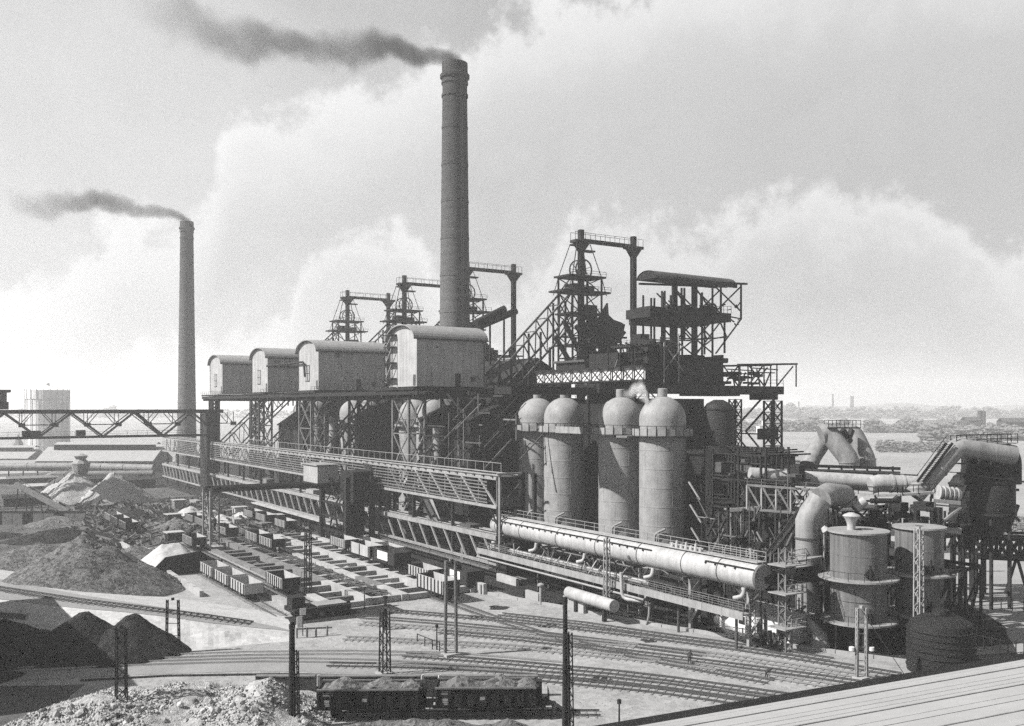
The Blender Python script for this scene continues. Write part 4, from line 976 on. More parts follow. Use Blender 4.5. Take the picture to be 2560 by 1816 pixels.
# cast houses: dark sheds below the furnaces
def shed(name, label, x0, x1, y0, y1, ze, zr, m='dark_steel', mr='dark_steel', cat='shed', axis='Y', group=None, bays=0, z0=0, monitor=0, mm='pale_steel'):
    t = thing(name, label, cat, ((x0+x1)/2, (y0+y1)/2, z0), group=group, absolute=True)
    MB().box(x0, x1, y0, y1, z0, ze).build('wall', m, t)
    r = MB(); e = .6
    if axis == 'Y':
        xm = (x0+x1)/2; k = (zr-ze)/((x1-x0)/2)
        A = [(x0-e, ze-e*k), (xm, zr), (x1+e, ze-e*k)]
        for (a, b) in zip(A, A[1:]): r.quad((a[0], y0-e, a[1]), (a[0], y1+e, a[1]), (b[0], y1+e, b[1]), (b[0], y0-e, b[1])); r.quad((a[0], y0-e, a[1]+.15), (b[0], y0-e, b[1]+.15), (b[0], y1+e, b[1]+.15), (a[0], y1+e, a[1]+.15))
        MB().poly([(x0, y0, ze+.002), (x1, y0, ze+.002), (xm, y0, zr-.05)]).build('gable', m, t); MB().poly([(x1, y1, ze+.002), (x0, y1, ze+.002), (xm, y1, zr-.05)]).build('gable', m, t)
        if monitor: MB().box(xm-monitor, xm+monitor, y0+2, y1-2, zr-monitor*k, zr+1.2).build('roof_monitor', mm, t)
    else:
        ym = (y0+y1)/2; k = (zr-ze)/((y1-y0)/2)
        A = [(y0-e, ze-e*k), (ym, zr), (y1+e, ze-e*k)]
        for (a, b) in zip(A, A[1:]): r.quad((x0-e, a[0], a[1]), (x1+e, a[0], a[1]), (x1+e, b[0], b[1]), (x0-e, b[0], b[1])); r.quad((x0-e, a[0], a[1]+.15), (x0-e, b[0], b[1]+.15), (x1+e, b[0], b[1]+.15), (x1+e, a[0], a[1]+.15))
        MB().poly([(x0, y0, ze+.002), (x0, ym, zr-.05), (x0, y1, ze+.002)]).build('gable', m, t); MB().poly([(x1, y0, ze+.002), (x1, y1, ze+.002), (x1, ym, zr-.05)]).build('gable', m, t)
        if monitor: MB().box(x0+2, x1-2, ym-monitor, ym+monitor, zr-monitor*k, zr+1.2).build('roof_monitor', mm, t)
    r.build('roof', mr, t)
    for i in range(bays):
        if axis == 'Y': yy = y0+(i+.5)*(y1-y0)/bays; MB().box(x0-.06, x0-.012, yy-1, yy+1, z0+(ze-z0)*.35, z0+(ze-z0)*.75).build('window', 'glass_dark', t)
        else: xx = x0+(i+.5)*(x1-x0)/bays; MB().box(xx-1, xx+1, y0-.06, y0-.012, z0+(ze-z0)*.35, z0+(ze-z0)*.75).build('window', 'glass_dark', t)
    return t
shed('cast_house', 'dark cast house with a low roof right of the nearest arched house', 124, 146, 196, 222, 36, 42, axis='Y', group='dark cast houses below the furnaces')
shed('cast_house', 'dark cast house behind the thick chimney foot', 128, 146, 236, 262, 30, 36, axis='Y', group='dark cast houses below the furnaces')
shed('cast_house', 'dark cast house behind the third arched house', 128, 146, 280, 304, 28, 34, axis='Y', group='dark cast houses below the furnaces')
shed('cast_house', 'dark cast house behind the farthest arched house', 128, 146, 328, 352, 28, 34, axis='Y', group='dark cast houses below the furnaces')
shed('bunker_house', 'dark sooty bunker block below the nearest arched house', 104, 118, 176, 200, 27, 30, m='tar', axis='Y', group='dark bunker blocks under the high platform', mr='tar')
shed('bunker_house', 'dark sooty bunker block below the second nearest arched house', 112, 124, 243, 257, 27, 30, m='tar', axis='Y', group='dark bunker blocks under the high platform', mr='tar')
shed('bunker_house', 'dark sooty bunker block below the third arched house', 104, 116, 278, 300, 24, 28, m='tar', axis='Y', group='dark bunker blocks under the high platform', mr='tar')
# inclined skips and chutes under the houses
for i, (y, lb) in enumerate(((188.5, 'pale inclined chute leaning below the nearest arched house'), (203, 'short pale inclined chute right of the first lattice tower'), (250, 'pale inclined chute below the second nearest arched house'), (262, 'pale steep chute between the second and third arched houses'))):
    q = thing('inclined_chute', lb, 'chute', (100, y, 12), group='inclined chutes under the high platform', absolute=True)
    x0 = 99 if i != 1 else 103
    MB().tube([(x0-2, y, 9+i*.6), (x0+2.4, y-.4, 14.5+i), (x0+3.4, y-.5, 18+i), (x0+3.4, y-.5, 25+i)], 1.25, 16).build('chute_pipe', 'grey_pipe', q, smooth=50)
    for k in range(3): MB().lathe([(1.25, 0), (1.42, .02), (1.42, .2), (1.25, .22)], (x0+3.4, y-.5, 18.5+i+k*2.5), 16, cap=False).build('flange', 'grey_steel', q)
    member('guide_rail', (x0-6, y-1.8, 6), (x0+9, y-1.8, 27), .5, 'dark_steel', q); member('guide_rail', (x0-3, y-1.8, 6), (x0+11, y-1.8, 25), .4, 'dark_steel', q)

q = thing('hoist_lattice', 'tangle of grey inclined struts and rails right of the nearest lattice tower', 'steelwork', (110, 180, 0), absolute=True)
hr = random.Random(55)
for i in range(64):
    p = atD(hr.uniform(1105, 1300), hr.uniform(985, 1185), hr.uniform(196, 204)); L_ = hr.uniform(3, 13)
    dv = hr.choice((V((.75, 0, .66)), V((.75, 0, .66)), V((0, 1, 0)), V((0, 0, 1)), V((-.6, .2, .75))))
    e = p+dv*L_
    if e.z > 33 or p.z < 3: continue
    member('strut', p, e, hr.uniform(.12, .34), hr.choice(('grey_steel', 'dusty_steel', 'dark_steel', 'grey_steel')), q)
for s in (0, 2.4): member('skip_rail', (96, 178+s, 6), (121, 178+s, 31), .4, 'grey_steel', q); member('skip_rail', (104, 178+s, 4), (124, 178+s, 24), .3, 'grey_steel', q)
for i in range(12): x = 96+i*2.1; member('skip_sleeper', (x, 177.6, 6+i*2.1), (x, 181, 6+i*2.1), .22, 'dusty_steel', q)
for z in (12, 19, 26): member('gangway', (104, 177, z), (124, 177, z), .35, 'grey_steel', q); q2 = MB().rail([(104, 176.8, z+.2), (124, 176.8, z+.2)], 1.1, 2, .08); q2.build('handrail', 'dusty_steel', q)
# ================================================================ STOVES
def stove(label, x, y, r=4.35, gang=True):
    t = thing('hot_blast_stove', label, 'stove', (x, y, 0), group='domed hot blast stoves')
    MB().lathe([(r+.5, 0), (r+.5, 1.2), (r, 1.3), (r, 25.1)], seg=56).build('shell', 'stove_paint', t, smooth=40)
    for z in (4.2, 7.7, 11.2, 14.7, 18.2, 21.7): MB().lathe([(r-.02, z), (r+.035, z+.02), (r+.035, z+.22), (r-.02, z+.24)], seg=56, cap=False).build('plate_seam', 'stove_paint', t, smooth=40)
    for lv in range(7):
        for k in range(5):
            a_ = 2*pi*(k+.5*(lv % 2))/5; z0 = .4+lv*3.5 if lv else 1.4
            member('rivet_seam', ((r+.01)*cos(a_), (r+.01)*sin(a_), z0), ((r+.01)*cos(a_), (r+.01)*sin(a_), min(25, (lv+1)*3.5+.4)), .04, 'stove_paint', t, .04)
    dome = [(r+.02, 25.0), (r+.02, 27.4)]+[((r+.02)*cos(a), 27.4+4.4*sin(a)) for a in [pi/2*i/10 for i in range(1, 10)]]+[(0.9, 31.72), (0.9, 33.2), (.7, 33.3), (.7, 33.0)]
    MB().lathe(dome, seg=56, cap=False).build('dome', 'stove_paint', t, smooth=30)
    for a_ in (-1.2, -1.32): member('ladder_rail', ((r+.35)*cos(a_), (r+.35)*sin(a_), 0), ((r+.35)*cos(a_), (r+.35)*sin(a_), 24.4), .08, 'dark_steel', t)
    MB().tube(bent([((r+.5)*cos(-2.6), (r+.5)*sin(-2.6), 1), ((r+.5)*cos(-2.6), (r+.5)*sin(-2.6), 6.5), ((r+.5)*cos(-2.2), (r+.5)*sin(-2.2), 7.5)], .6), .22, 8).build('side_pipe', 'grey_pipe', t, smooth=60)
    MB().lathe([(r+.05, 24.35), (r+1.3, 24.35), (r+1.35, 24.5), (r+.05, 24.55)], seg=48, cap=False).build('gallery_floor', 'dusty_steel', t, smooth=30)
    n = 20
    for k in range(n):
        a0, a1 = 2*pi*k/n+.01, 2*pi*(k+1)/n-.01; R = r+1.32
        p, q_ = (R*cos(a0), R*sin(a0), 24.5), (R*cos(a1), R*sin(a1), 24.5)
        MB().quad(p, q_, (q_[0], q_[1], 25.75), (p[0], p[1], 25.75)).quad((p[0]*.99, p[1]*.99, 25.75), (q_[0]*.99, q_[1]*.99, 25.75), (q_[0]*.99, q_[1]*.99, 24.5), (p[0]*.99, p[1]*.99, 24.5)).build('gallery_panel', 'stove_paint', t)
        member('gallery_post', (p[0]*1.005, p[1]*1.005, 24.3), (p[0]*1.005, p[1]*1.005, 26.3), .12, 'dark_steel', t)
    MB().lathe([(r+1.3, 26.22), (r+1.38, 26.22), (r+1.38, 26.32), (r+1.3, 26.32), (r+1.3, 26.22)], seg=40, cap=False).build('gallery_rail', 'dark_steel', t)
    return t
SY = [132.5, 144.8, 163.7, 173.9]
SL = ['nearest and widest domed stove, rightmost of the row of four', 'second domed stove from the right, wrapped in steam at its dome', 'third domed stove from the right, beside the dark gap', 'leftmost domed stove of the front four, partly hidden']
s0 = stove(SL[0], 120, SY[0])
for y, l in zip(SY[1:], SL[1:]): dup(s0, (120, y, 0), l)
for y, l in ((206.5+16, 'domed stove half hidden behind the nearest lattice tower'), (233, 'domed stove hidden between the thick chimney and the second tower'), (265, 'domed stove seen through the gap left of the second lattice tower'), (275, 'domed stove behind the third arched house platform'), (307, 'domed stove seen between the far lattice towers'), (317, 'farthest domed stove under the high platform')):
    dup(s0, (119.5, y, 0), l)
q = thing('stove_gangway', 'pale plated gangway joining the second and third domed stoves', 'gangway', (116, 154, 24.4), absolute=True)
MB().box(114.3, 115.6, 149.5, 159.0, 24.3, 24.5).build('deck', 'dusty_steel', q)
for k in range(6): MB().box(114.2, 114.28, 149.6+k*1.55, 151.1+k*1.55, 24.4, 25.75).build('side_panel', 'stove_paint', q)
mb = MB().rail([(114.25, 149.5, 25.2), (114.25, 159, 25.2)], 1.1, 1.6, .08, False); mb.build('handrail', 'dark_steel', q)
for i, y in enumerate((138.7, 154.2)):
    q = thing('stove_bridge', ['short plated bridge between the two nearest stoves', 'dark stub platform in the gap of the stove row'][i], 'gangway', (118, y, 24.4), absolute=True)
    MB().box(115.2, 118.5, y-1.6, y+1.6, 23.9, 24.3).build('deck', 'dusty_steel', q)
q = thing('gas_main', 'dark horizontal gas main running behind the row of domed stoves', 'pipe', (127, 152, 8), absolute=True)
MB().tube([(127.5, 122, 9), (127.5, 182, 9)], 1.5, 18).build('pipe', 'dark_steel', q, smooth=60)
MB().tube([(127.5, 122, 16), (127.5, 182, 16)], .9, 18).build('pipe', 'dark_steel', q, smooth=60)
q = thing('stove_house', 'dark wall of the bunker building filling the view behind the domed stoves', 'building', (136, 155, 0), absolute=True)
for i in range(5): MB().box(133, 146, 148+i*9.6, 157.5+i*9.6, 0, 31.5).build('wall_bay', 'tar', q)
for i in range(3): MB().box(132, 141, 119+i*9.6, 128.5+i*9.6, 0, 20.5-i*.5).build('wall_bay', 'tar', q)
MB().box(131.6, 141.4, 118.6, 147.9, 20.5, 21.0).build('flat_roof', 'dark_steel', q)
q = thing('low_pipe_gallery', 'cluttered dark pipe gallery at the feet of the domed stoves', 'pipework', (104, 150, 0), absolute=True)
rr = random.Random(5)
for i in range(26):
    x = rr.uniform(90, 112); y0 = rr.uniform(84, 150); L_ = rr.uniform(6, 26); z = rr.uniform(1.2, 4.8)
    MB().tube([(x, y0, z), (x, y0+L_, z)], rr.uniform(.12, .5), 8).build('service_pipe', rr.choice(('dark_steel', 'dark_steel', 'grey_steel', 'dusty_steel')), q, smooth=60)
for i in range(40):
    x, y = rr.uniform(90, 112), rr.uniform(84, 160); s = rr.uniform(.5, 1.8)
    member('machine_block', (x, y, 0), (x, y, rr.uniform(.8, 3)), s, rr.choice(('dark_steel', 'dirty_concrete', 'tar', 'grey_steel')), q)
for i in range(50):
    x, y = rr.uniform(90, 116), rr.uniform(84, 178); z = rr.uniform(0, 3)
    member('strut', (x, y, z), (x+rr.uniform(-3, 3), y+rr.uniform(-5, 5), z+rr.uniform(1, 5)), .16, rr.choice(('dark_steel', 'grey_steel', 'pale_steel')), q)

# ================================================================ NEAR CHARGING TOWER WITH CURVED CANOPY
YP = 157.0
q = thing('charging_tower', 'dark open steel charging tower with a curved canopy and a wheel at its top', 'steel tower', (150, YP, 0), absolute=True)
D_ = 'dark_steel'
def T(x, y, dy=0): return onY(x, y, YP+dy)
def tm(nm, a, b, w, dys=(-4, 4), m=D_, h=None):
    for d in dys: 
        p, r_ = T(*a), T(*b); member(nm, p+V((0, d, 0)), r_+V((0, d, 0)), w, m, q, h)
a, b = T(1628, 697), T(1815, 716)
cn = MB(); n = 12
for i in range(n):
    t0, t1 = pi*i/n, pi*(i+1)/n
    P = lambda e, t, g_=0: V((e.x, e.y-cos(t)*(3.2+g_), e.z-.2+sin(t)*(1.75+g_)))
    cn.quad(P(a, t0, .15)+V((-1.4, 0, 0)), P(b, t0, .15), P(b, t1, .15), P(a, t1, .15)+V((-1.4, 0, 0))); cn.quad(P(a, t1)+V((-1.4, 0, 0)), P(b, t1), P(b, t0), P(a, t0)+V((-1.4, 0, 0)))
cn.build('canopy', 'grey_steel', q, smooth=30)
MB().poly([P(a, pi*i/n)+V((-1.3, 0, 0)) for i in range(n+1)]).poly([P(a, pi*i/n)+V((-1.2, 0, 0)) for i in range(n+1)][::-1]).build('canopy_end', D_, q)
tm('canopy_beam', (1622, 706), (1842, 714), .45, (-3.2, 3.2))
tm('edge_truss', (1655, 702), (1815, 719), .5, (-3.3,), h=1.0)
for x, y0, y1 in ((1632, 735, 862), (1652, 742, 860), (1660, 742, 862), (1679, 724, 855), (1686, 724, 855), (1708, 712, 965), (1714, 712, 965), (1730, 735, 905), (1756, 725, 905), (1827, 712, 800), (1777, 730, 790), (1786, 800, 885)):
    tm('post', (x, y0), (x, y1), .34 if x not in (1708, 1714) else .6, (-3.2, 3.2))
for pA, pB in (((1666, 730), (1706, 770)), ((1716, 727), (1746, 770)), ((1764, 722), (1825, 780)), ((1825, 722), (1764, 782)), ((1666, 800), (1706, 845)), ((1714, 805), (1756, 850)), ((1756, 805), (1714, 850)), ((1714, 850), (1756, 885)), ((1756, 850), (1712, 885)), ((1828, 800), (1764, 886)), ((1756, 850), (1792, 843)), ((1776, 810), (1790, 842)), ((1800, 795), (1826, 800)), ((1792, 795), (1810, 808)), ((1728, 850), (1790, 846)), ((1640, 848), (1750, 850))):
    tm('brace', pA, pB, .26, (-3.2, 3.2))
def slab(nm, x0, y0, x1, y1, d=8, m=D_, dy=0):
    p, r_ = onY(x0, y0, YP+dy-d/2), onY(x1, y1, YP+dy-d/2); MB().box(p.x, r_.x, p.y, p.y+d, r_.z, p.z).build(nm, m, q)
slab('machine_deck', 1625, 792, 1828, 784); slab('machine_row', 1626, 800, 1736, 774, 5); slab('machine_row', 1736, 803, 1790, 778, 4); slab('deck_edge', 1640, 806, 1772, 797, 9)
rr = random.Random(3)
for i in range(22):
    x = rr.uniform(1626, 1800); w_ = rr.uniform(3, 12); slab('winch', x, rr.uniform(776, 790), x+w_, rr.uniform(762, 776), rr.uniform(1, 4), dy=rr.uniform(-3, 2))
for i, x in enumerate((1630, 1650, 1672, 1745, 1800)): slab('vent_box', x, 806, x+8, 800, 3)
for i in range(40):
    x = rr.uniform(1622, 1825); y = rr.choice((rr.uniform(764, 780), rr.uniform(800, 812))); tm('gear_strut', (x, y), (x+rr.uniform(-9, 9), y+rr.uniform(-12, 10)), rr.uniform(.12, .3), (rr.uniform(-4.5, -2),))
wh = MB(); c = T(1776, 775, -3.8); R = 1.35
for k in range(20):
    a0, a1 = 2*pi*k/20, 2*pi*(k+1)/20; wh.bar(c+V((R*cos(a0), -.6, R*sin(a0))), c+V((R*cos(a1), -.6, R*sin(a1))), .34)
for k in range(3): a0 = pi*k/3+.2; wh.bar(c+V((R*cos(a0), -.6, R*sin(a0))), c-V((R*cos(a0), .6, R*sin(a0))), .12)
wh.build('sheave_wheel', D_, q)
MB().rail([T(1790, 784, -4), T(1828, 784, -4)], 1.6, 1.2, .08).build('handrail', D_, q)
slab('lower_house', 1656, 962, 1700, 858, 12); slab('lower_house', 1604, 962, 1656, 915, 12)
for x in (1606, 1618, 1632, 1644): tm('post', (x, 960), (x, 850+rr.uniform(-6, 16)), .34, (-6, 2))
for y in (862, 880, 898): slab('mezzanine', 1602, y+3, 1660, y, 10)
for i in range(26): x = rr.uniform(1604, 1655); y = rr.choice((862, 880, 898, 915)); w_ = rr.uniform(3, 11); slab('charging_gear', x, y, x+w_, y-rr.uniform(4, 15), rr.uniform(1, 3), dy=rr.uniform(-6, 0))
for i in range(16): x = rr.uniform(1660, 1815); y = 858 if x < 1700 else 905; slab('roof_box', x, y, x+rr.uniform(3, 9), y-rr.uniform(3, 9), rr.uniform(1, 3), dy=rr.uniform(-5, 0))
slab('lower_house', 1545, 940, 1606, 884, 10, dy=4); slab('lower_house', 1700, 965, 1808, 905, 14)
for i in range(30):
    x = rr.uniform(1610, 1815); w_ = rr.uniform(3, 14); slab('charging_gear', x, 908, x+w_, rr.uniform(886, 903), rr.uniform(1, 5), dy=rr.uniform(-5, 3))
for i in range(26):
    x = rr.uniform(1500, 1700); y = rr.uniform(842, 930); tm('strut', (x, y), (x+rr.uniform(-26, 26), y+rr.uniform(6, 34)), rr.uniform(.14, .3), (rr.uniform(-8, -3),), rr.choice((D_, D_, 'grey_steel')))
for i in range(9):
    x = 1520+i*9; tm('post', (x, 862+rr.uniform(0, 20)), (x, 930), .22, (rr.uniform(-6, 0),))
slab('roof_duct', 1716, 896, 1762, 889, 3); slab('roof_duct', 1602, 868, 1624, 836, 3)
for pA, pB in (((1604, 862), (1604, 960)), ((1640, 840), (1640, 960)), ((1604, 862), (1650, 930)), ((1650, 870), (1604, 930))): tm('brace', pA, pB, .2, (-7.2,), 'pale_steel')
# the big charging platform across the picture
q = thing('charging_bridge', 'long dark charging bridge with an open framed end on a lattice leg', 'bridge', (150, 150, 31), absolute=True)
YP = 150.0
p, r_ = onY(1498, 982, 146), onY(1960, 966, 146); zt = 34.4
MB().box(p.x, r_.x, 146, 154, 32.6, 34.4).build('deck_girder', D_, q)
MB().box(p.x-20, p.x, 147, 153, 32.2, 33.6).build('deck_girder', D_, q)
slab('cross_beam', 1755, 990, 1850, 980, 7)
for x in (1818, 1838, 1878, 1910, 1958): tm('post', (x, 968), (x, 912), .22, (-3.8, 3.8))
tm('top_beam', (1812, 914), (1960, 912), .42, (-3.8, 3.8))
for pA, pB in (((1838, 912), (1878, 966)), ((1878, 912), (1838, 966)), ((1910, 966), (1950, 918)), ((1850, 922), (1912, 926)), ((1840, 932), (1905, 934)), ((1860, 925), (1868, 966)), ((1895, 930), (1880, 966))): tm('brace', pA, pB, .24, (-3.8, 3.8))
for i in range(16):
    x = rr.uniform(1815, 1900); w_ = rr.uniform(3, 14); y = rr.uniform(918, 960); slab('hoist_gear', x, y+rr.uniform(3, 8), x+w_, y, 2)
mb = MB(); mb.rail([onY(1912, 966, 146), onY(1958, 966, 146)], 1.4, 1.6, .08); mb.build('handrail', D_, q)
slab('bearing', 1915, 1000, 1945, 982, 5)
t2 = tower('tall dark lattice leg under the right end of the charging bridge', onY(1932, 980, 150).x, 150, 2.6, 3, 31.2, 'dark_steel', 12, wleg=.38, wb=.16, group='lattice legs of the charging bridge')
t2 = tower('dark lattice leg left of the outer leg of the charging bridge', onY(1838, 980, 150).x, 150, 1.8, 2, 31.5, 'dark_steel', 14, wleg=.28, wb=.14, group='lattice legs of the charging bridge')
tm('strut', (1925, 992), (1848, 1078), .34, (-2, 2)); tm('strut', (1848, 1078), (1890, 1130), .3, (-2, 2)); tm('tie', (1848, 1084), (1925, 1086), .3, (-2, 2)); slab('gusset', 1918, 1100, 1946, 1072, 3)
q = thing('footbridge', 'light lattice footbridge with crossed panels in front of the furnace tops', 'footbridge', (133, 170, 36), absolute=True)
a, b = onX(1336, 931, 128), onX(1610, 922, 128); a.z = 38.2; b.z = 38.2
truss(q, a, b, 2.9, 11, 'dark_steel', .32, .15, 'x')
n = 11
for i in range(n):
    p, r_ = a.lerp(b, (i+.06)/n), a.lerp(b, (i+.94)/n)
    MB().quad(p+V((.5, 0, -2.7)), r_+V((.5, 0, -2.7)), r_+V((.5, 0, -.2)), p+V((.5, 0, -.2))).quad(r_+V((.55, 0, -2.7)), p+V((.55, 0, -2.7)), p+V((.55, 0, -.25)), r_+V((.55, 0, -.25))).build('sheet_panel', 'white_paint', q)
MB().box(128.2, 130.5, b.y, a.y, 35.0, 35.3).build('deck', 'dark_steel', q)
for k in range(5): y = b.y+(a.y-b.y)*k/4; member('support', (129, y, 0), (129, y, 35), .5, D_, q)
q = thing('roof_hut', 'small hut with a pale flat roof above the lattice footbridge', 'hut', onX(1425, 915, 133), absolute=True)
p = onX(1390, 925, 133); r_ = onX(1462, 905, 133)
MB().box(133, 139, min(p.y, r_.y), max(p.y, r_.y), 37, 40.2).build('wall', D_, q); MB().box(132.4, 139.6, min(p.y, r_.y)-.6, max(p.y, r_.y)+.6, 40.2, 40.7).build('roof', 'grey_steel', q)
# dark diagonal conveyors between chimney and nearest furnace
q = thing('inclined_conveyor', 'pair of thick dark inclined ducts right of the thick chimney', 'conveyor', onY(1230, 800, 215), absolute=True)
for pA, pB in (((1195, 818), (1290, 778)), ((1190, 808), (1262, 772))):
    p, r_ = onY(*pA, 215), onY(*pB, 215); MB().tube([p, r_], .95, 14).build('duct', D_, q, smooth=60)
for x in (1200, 1225, 1260): p = onY(x, 812 if x < 1210 else (800 if x < 1240 else 790), 215); member('support', p, V((p.x, p.y, 36)), .4, D_, q)
# dust catchers in the dark mass right of the stoves
def vessel(label, x, y, r, z0, z1, cone=4, m='dark_steel', name='dust_catcher', legs=4, ztop=2.0):
    t = thing(name, label, 'vessel', (x, y, 0), group='dark dust catcher vessels')
    MB().lathe([(.8, z0-cone), (r, z0), (r, z1), (r*.75, z1+ztop*.6), (r*.3, z1+ztop), (.0, z1+ztop)], seg=36, cap=False).build('shell', m, t, smooth=35)
    for z in (z0, z1): MB().lathe([(r, z-.2), (r+.15, z-.15), (r+.15, z+.15), (r, z+.2)], seg=36, cap=False).build('rim', m, t)
    for k in range(legs): a_ = 2*pi*(k+.5)/legs; member('leg', (r*.85*cos(a_), r*.85*sin(a_), 0), (r*.85*cos(a_), r*.85*sin(a_), z0+.3), .4, 'dark_steel', t)
    return t
p = atD(1796, 1000, 200); vessel('big dark dust catcher hanging under the charging bridge', p.x, p.y, 3.3, 12, p.z-2)
p = atD(1740, 1000, 215); vessel('slimmer dark vessel left of the big dust catcher', p.x, p.y, 2.4, 10, 26)
q = thing('pipe_rack', 'tall dark lattice of pipework right of the nearest domed stove', 'pipework', (128, 118, 0), absolute=True)
rr = random.Random(11)
okp = lambda x, y: .985 < x/y < 1.17
for i in range(8):
    for j in range(5):
        x, y = 109+j*5, 92+i*5.5
        if not okp(x, y): continue
        member('post', (x, y, 0), (x, y, 24-i*.3), .3, D_, q)
        for z in (5, 9.5, 14, 18.5, 22.5):
            if okp(x, y+5.5): member('beam', (x, y, z), (x, y+5.5, z), .24, D_, q)
            if j < 4: member('beam', (x, y, z), (x+5, y, z), .24, D_, q)
        if j < 4:
            z0 = rr.choice((0, 5, 9.5, 14)); member('brace', (x, y, z0), (x+5, y, z0+4.5), .18, rr.choice((D_, D_, 'grey_steel')), q); member('brace', (x+5, y, z0), (x, y, z0+4.5), .18, rr.choice((D_, 'grey_steel')), q)
for i in range(64):
    x, y, z = rr.uniform(108, 131), rr.uniform(92, 130), rr.uniform(2, 23); L_ = rr.uniform(3, 12)
    if not okp(x, y) : continue
    dirn = rr.choice((V((1, 0, 0)), V((0, -1, 0)), V((0, 0, -1)))); p = V((x, y, z)); e = p+dirn*L_; e.z = max(e.z, .3)
    MB().tube([p, e], rr.uniform(.1, .38), 8).build('service_pipe', rr.choice((D_, D_, 'grey_steel', 'dusty_steel')), q, smooth=60)
for i in range(60):
    x, y, z = rr.uniform(109, 129), rr.uniform(92, 126), rr.choice((5.1, 9.6, 14.1, 18.6))
    if not okp(x, y+2): continue
    MB().box(x, x+rr.uniform(.6, 2.6), y-2, y-2+rr.uniform(.6, 2.6), z, z+rr.uniform(.4, 2.4)).build('machine', rr.choice((D_, D_, 'grey_steel', 'tar')), q)
for i in range(18):
    x, y, z = rr.uniform(110, 126), rr.uniform(92, 122), rr.choice((5, 9.5, 14, 18.5))
    if okp(x, y+3): MB().box(x, x+5, y-2, y+3, z-.06, z+.02).build('grating', D_, q)
# slanting pale stair strings on the rack front
for k, (x, y) in enumerate(((1722, 1205), (1725, 1262), (1728, 1320), (1735, 1378))):
    p, r_ = onX(x, y, 111), onX(x+28, y+45, 111); member('stair_string', p, r_, .22, 'pale_steel', q)
# ================================================================ CRANE RUNWAY (two trusses one above the other, X = 86.7)
XR = 86.7
q = thing('crane_runway', 'long double deck steel runway receding from the dark portal to the left', 'runway', (XR, 230, 0), absolute=True)
yA, yB = 137.8, 385.0
n = 40
# upper truss: chords, posts, horizontal slat rows
member('top_chord', (XR, yA, 17.4), (XR, yB, 17.4), .55, 'pale_steel', q); member('bottom_chord', (XR, yA, 12.4), (XR, yB, 12.4), .5, 'pale_steel', q)
member('top_chord', (XR+4, yA, 17.4), (XR+4, yB, 17.4), .5, 'grey_steel', q); member('bottom_chord', (XR+4, yA, 12.4), (XR+4, yB, 12.4), .5, 'grey_steel', q)
for k in range(7):
    z = 13.0+k*.6; member('slat', (XR-.25, yA+3, z), (XR-.25, yB, z), .1, 'dusty_steel', q, .2)
for i in range(n):
    y0 = yA+(yB-yA)*i/n; y1 = yA+(yB-yA)*(i+1)/n
    member('post', (XR, y0, 12.4), (XR, y0, 17.4), .24, 'dusty_steel', q)
    if i < 5: member('diagonal', (XR-.1, y1, 17.4), (XR-.1, y0, 12.4), .3, 'pale_steel', q)
    elif i % 2 == 0: member('diagonal', (XR-.1, y1, 17.4), (XR-.1, y0, 12.4), .26, 'dusty_steel', q)
    MB().box(XR+.3, XR+3.8, y0+.05, y1-.05, 17.5, 17.62).build('deck_plate', 'dark_steel' if i % 3 == 1 else 'grey_steel', q); member('back_brace', (XR+3.9, y0, 17.3), (XR+3.9, y1, 12.5), .2, 'dark_steel', q); member('back_brace', (XR+3.9, y1, 17.3), (XR+3.9, y0, 12.5), .2, 'dark_steel', q)
    member('tie', (XR, y0, 12.4), (XR+4, y0, 12.4), .3, 'dark_steel', q)
    for kk in range(2): member('deck_sleeper', (XR-.6, y0+1.2+kk*3, 17.75), (XR+1.4, y0+1.2+kk*3, 17.75), .5, 'dark_steel', q, .2)
member('crane_rail', (XR+.1, yA-1, 17.95), (XR+.1, yB, 17.95), .22, 'pale_steel', q); member('crane_rail', (XR+3.9, yA-1, 17.95), (XR+3.9, yB, 17.95), .2, 'pale_steel', q)
rl = MB(); rl.rail([(XR+4.4, 143.5, 17.7), (XR+4.4, 300, 17.7)], 1.9, 3.0, .09, False); rl.build('handrail', 'pale_steel', q)
# lower truss
member('top_chord', (XR, yA, 7.1), (XR, yB, 7.1), .75, 'pale_steel', q, .8); member('bottom_chord', (XR, yA, 2.5), (XR, yB, 2.5), .45, 'pale_steel', q)
member('top_chord', (XR+4, yA, 7.1), (XR+4, yB, 7.1), .5, 'grey_steel', q)
for i in range(50):
    y0 = yA+(yB-yA)*i/50; y1 = yA+(yB-yA)*(i+1)/50
    member('diagonal', (XR-.1, y1-.6, 6.9), (XR-.1, y0+.6, 2.6), .28, 'pale_steel', q); member('back_brace', (XR+3.8, y1, 6.9), (XR+3.8, y0, 2.6), .22, 'dark_steel', q)
    member('deck_beam', (XR, y0, 7.3), (XR+4, y0, 7.3), .3, 'dark_steel', q)
for x in (XR+.8, XR+2.4, XR+3.2): member('crane_rail', (x, yA-1, 7.6), (x, yB, 7.6), .18, 'pale_steel', q)
member('walkway', (XR-1.3, yA, 1.9), (XR-1.3, 215, 1.9), .9, 'dusty_steel', q, .15)
rl = MB(); rl.rail([(XR-1.8, yA, 1.9), (XR-1.8, 215, 1.9)], 1.1, 3, .07); rl.build('handrail', 'dusty_steel', q)
for y in [yA+16*i for i in range(16)]:
    for x in (XR+.2, XR+3.8):
        member('support_post', (x, y, 0), (x, y, 12.2), .5, 'dark_steel', q)
    member('knee_brace', (XR+.2, y, 9), (XR+.2, y+3, 12.2), .25, 'dark_steel', q)
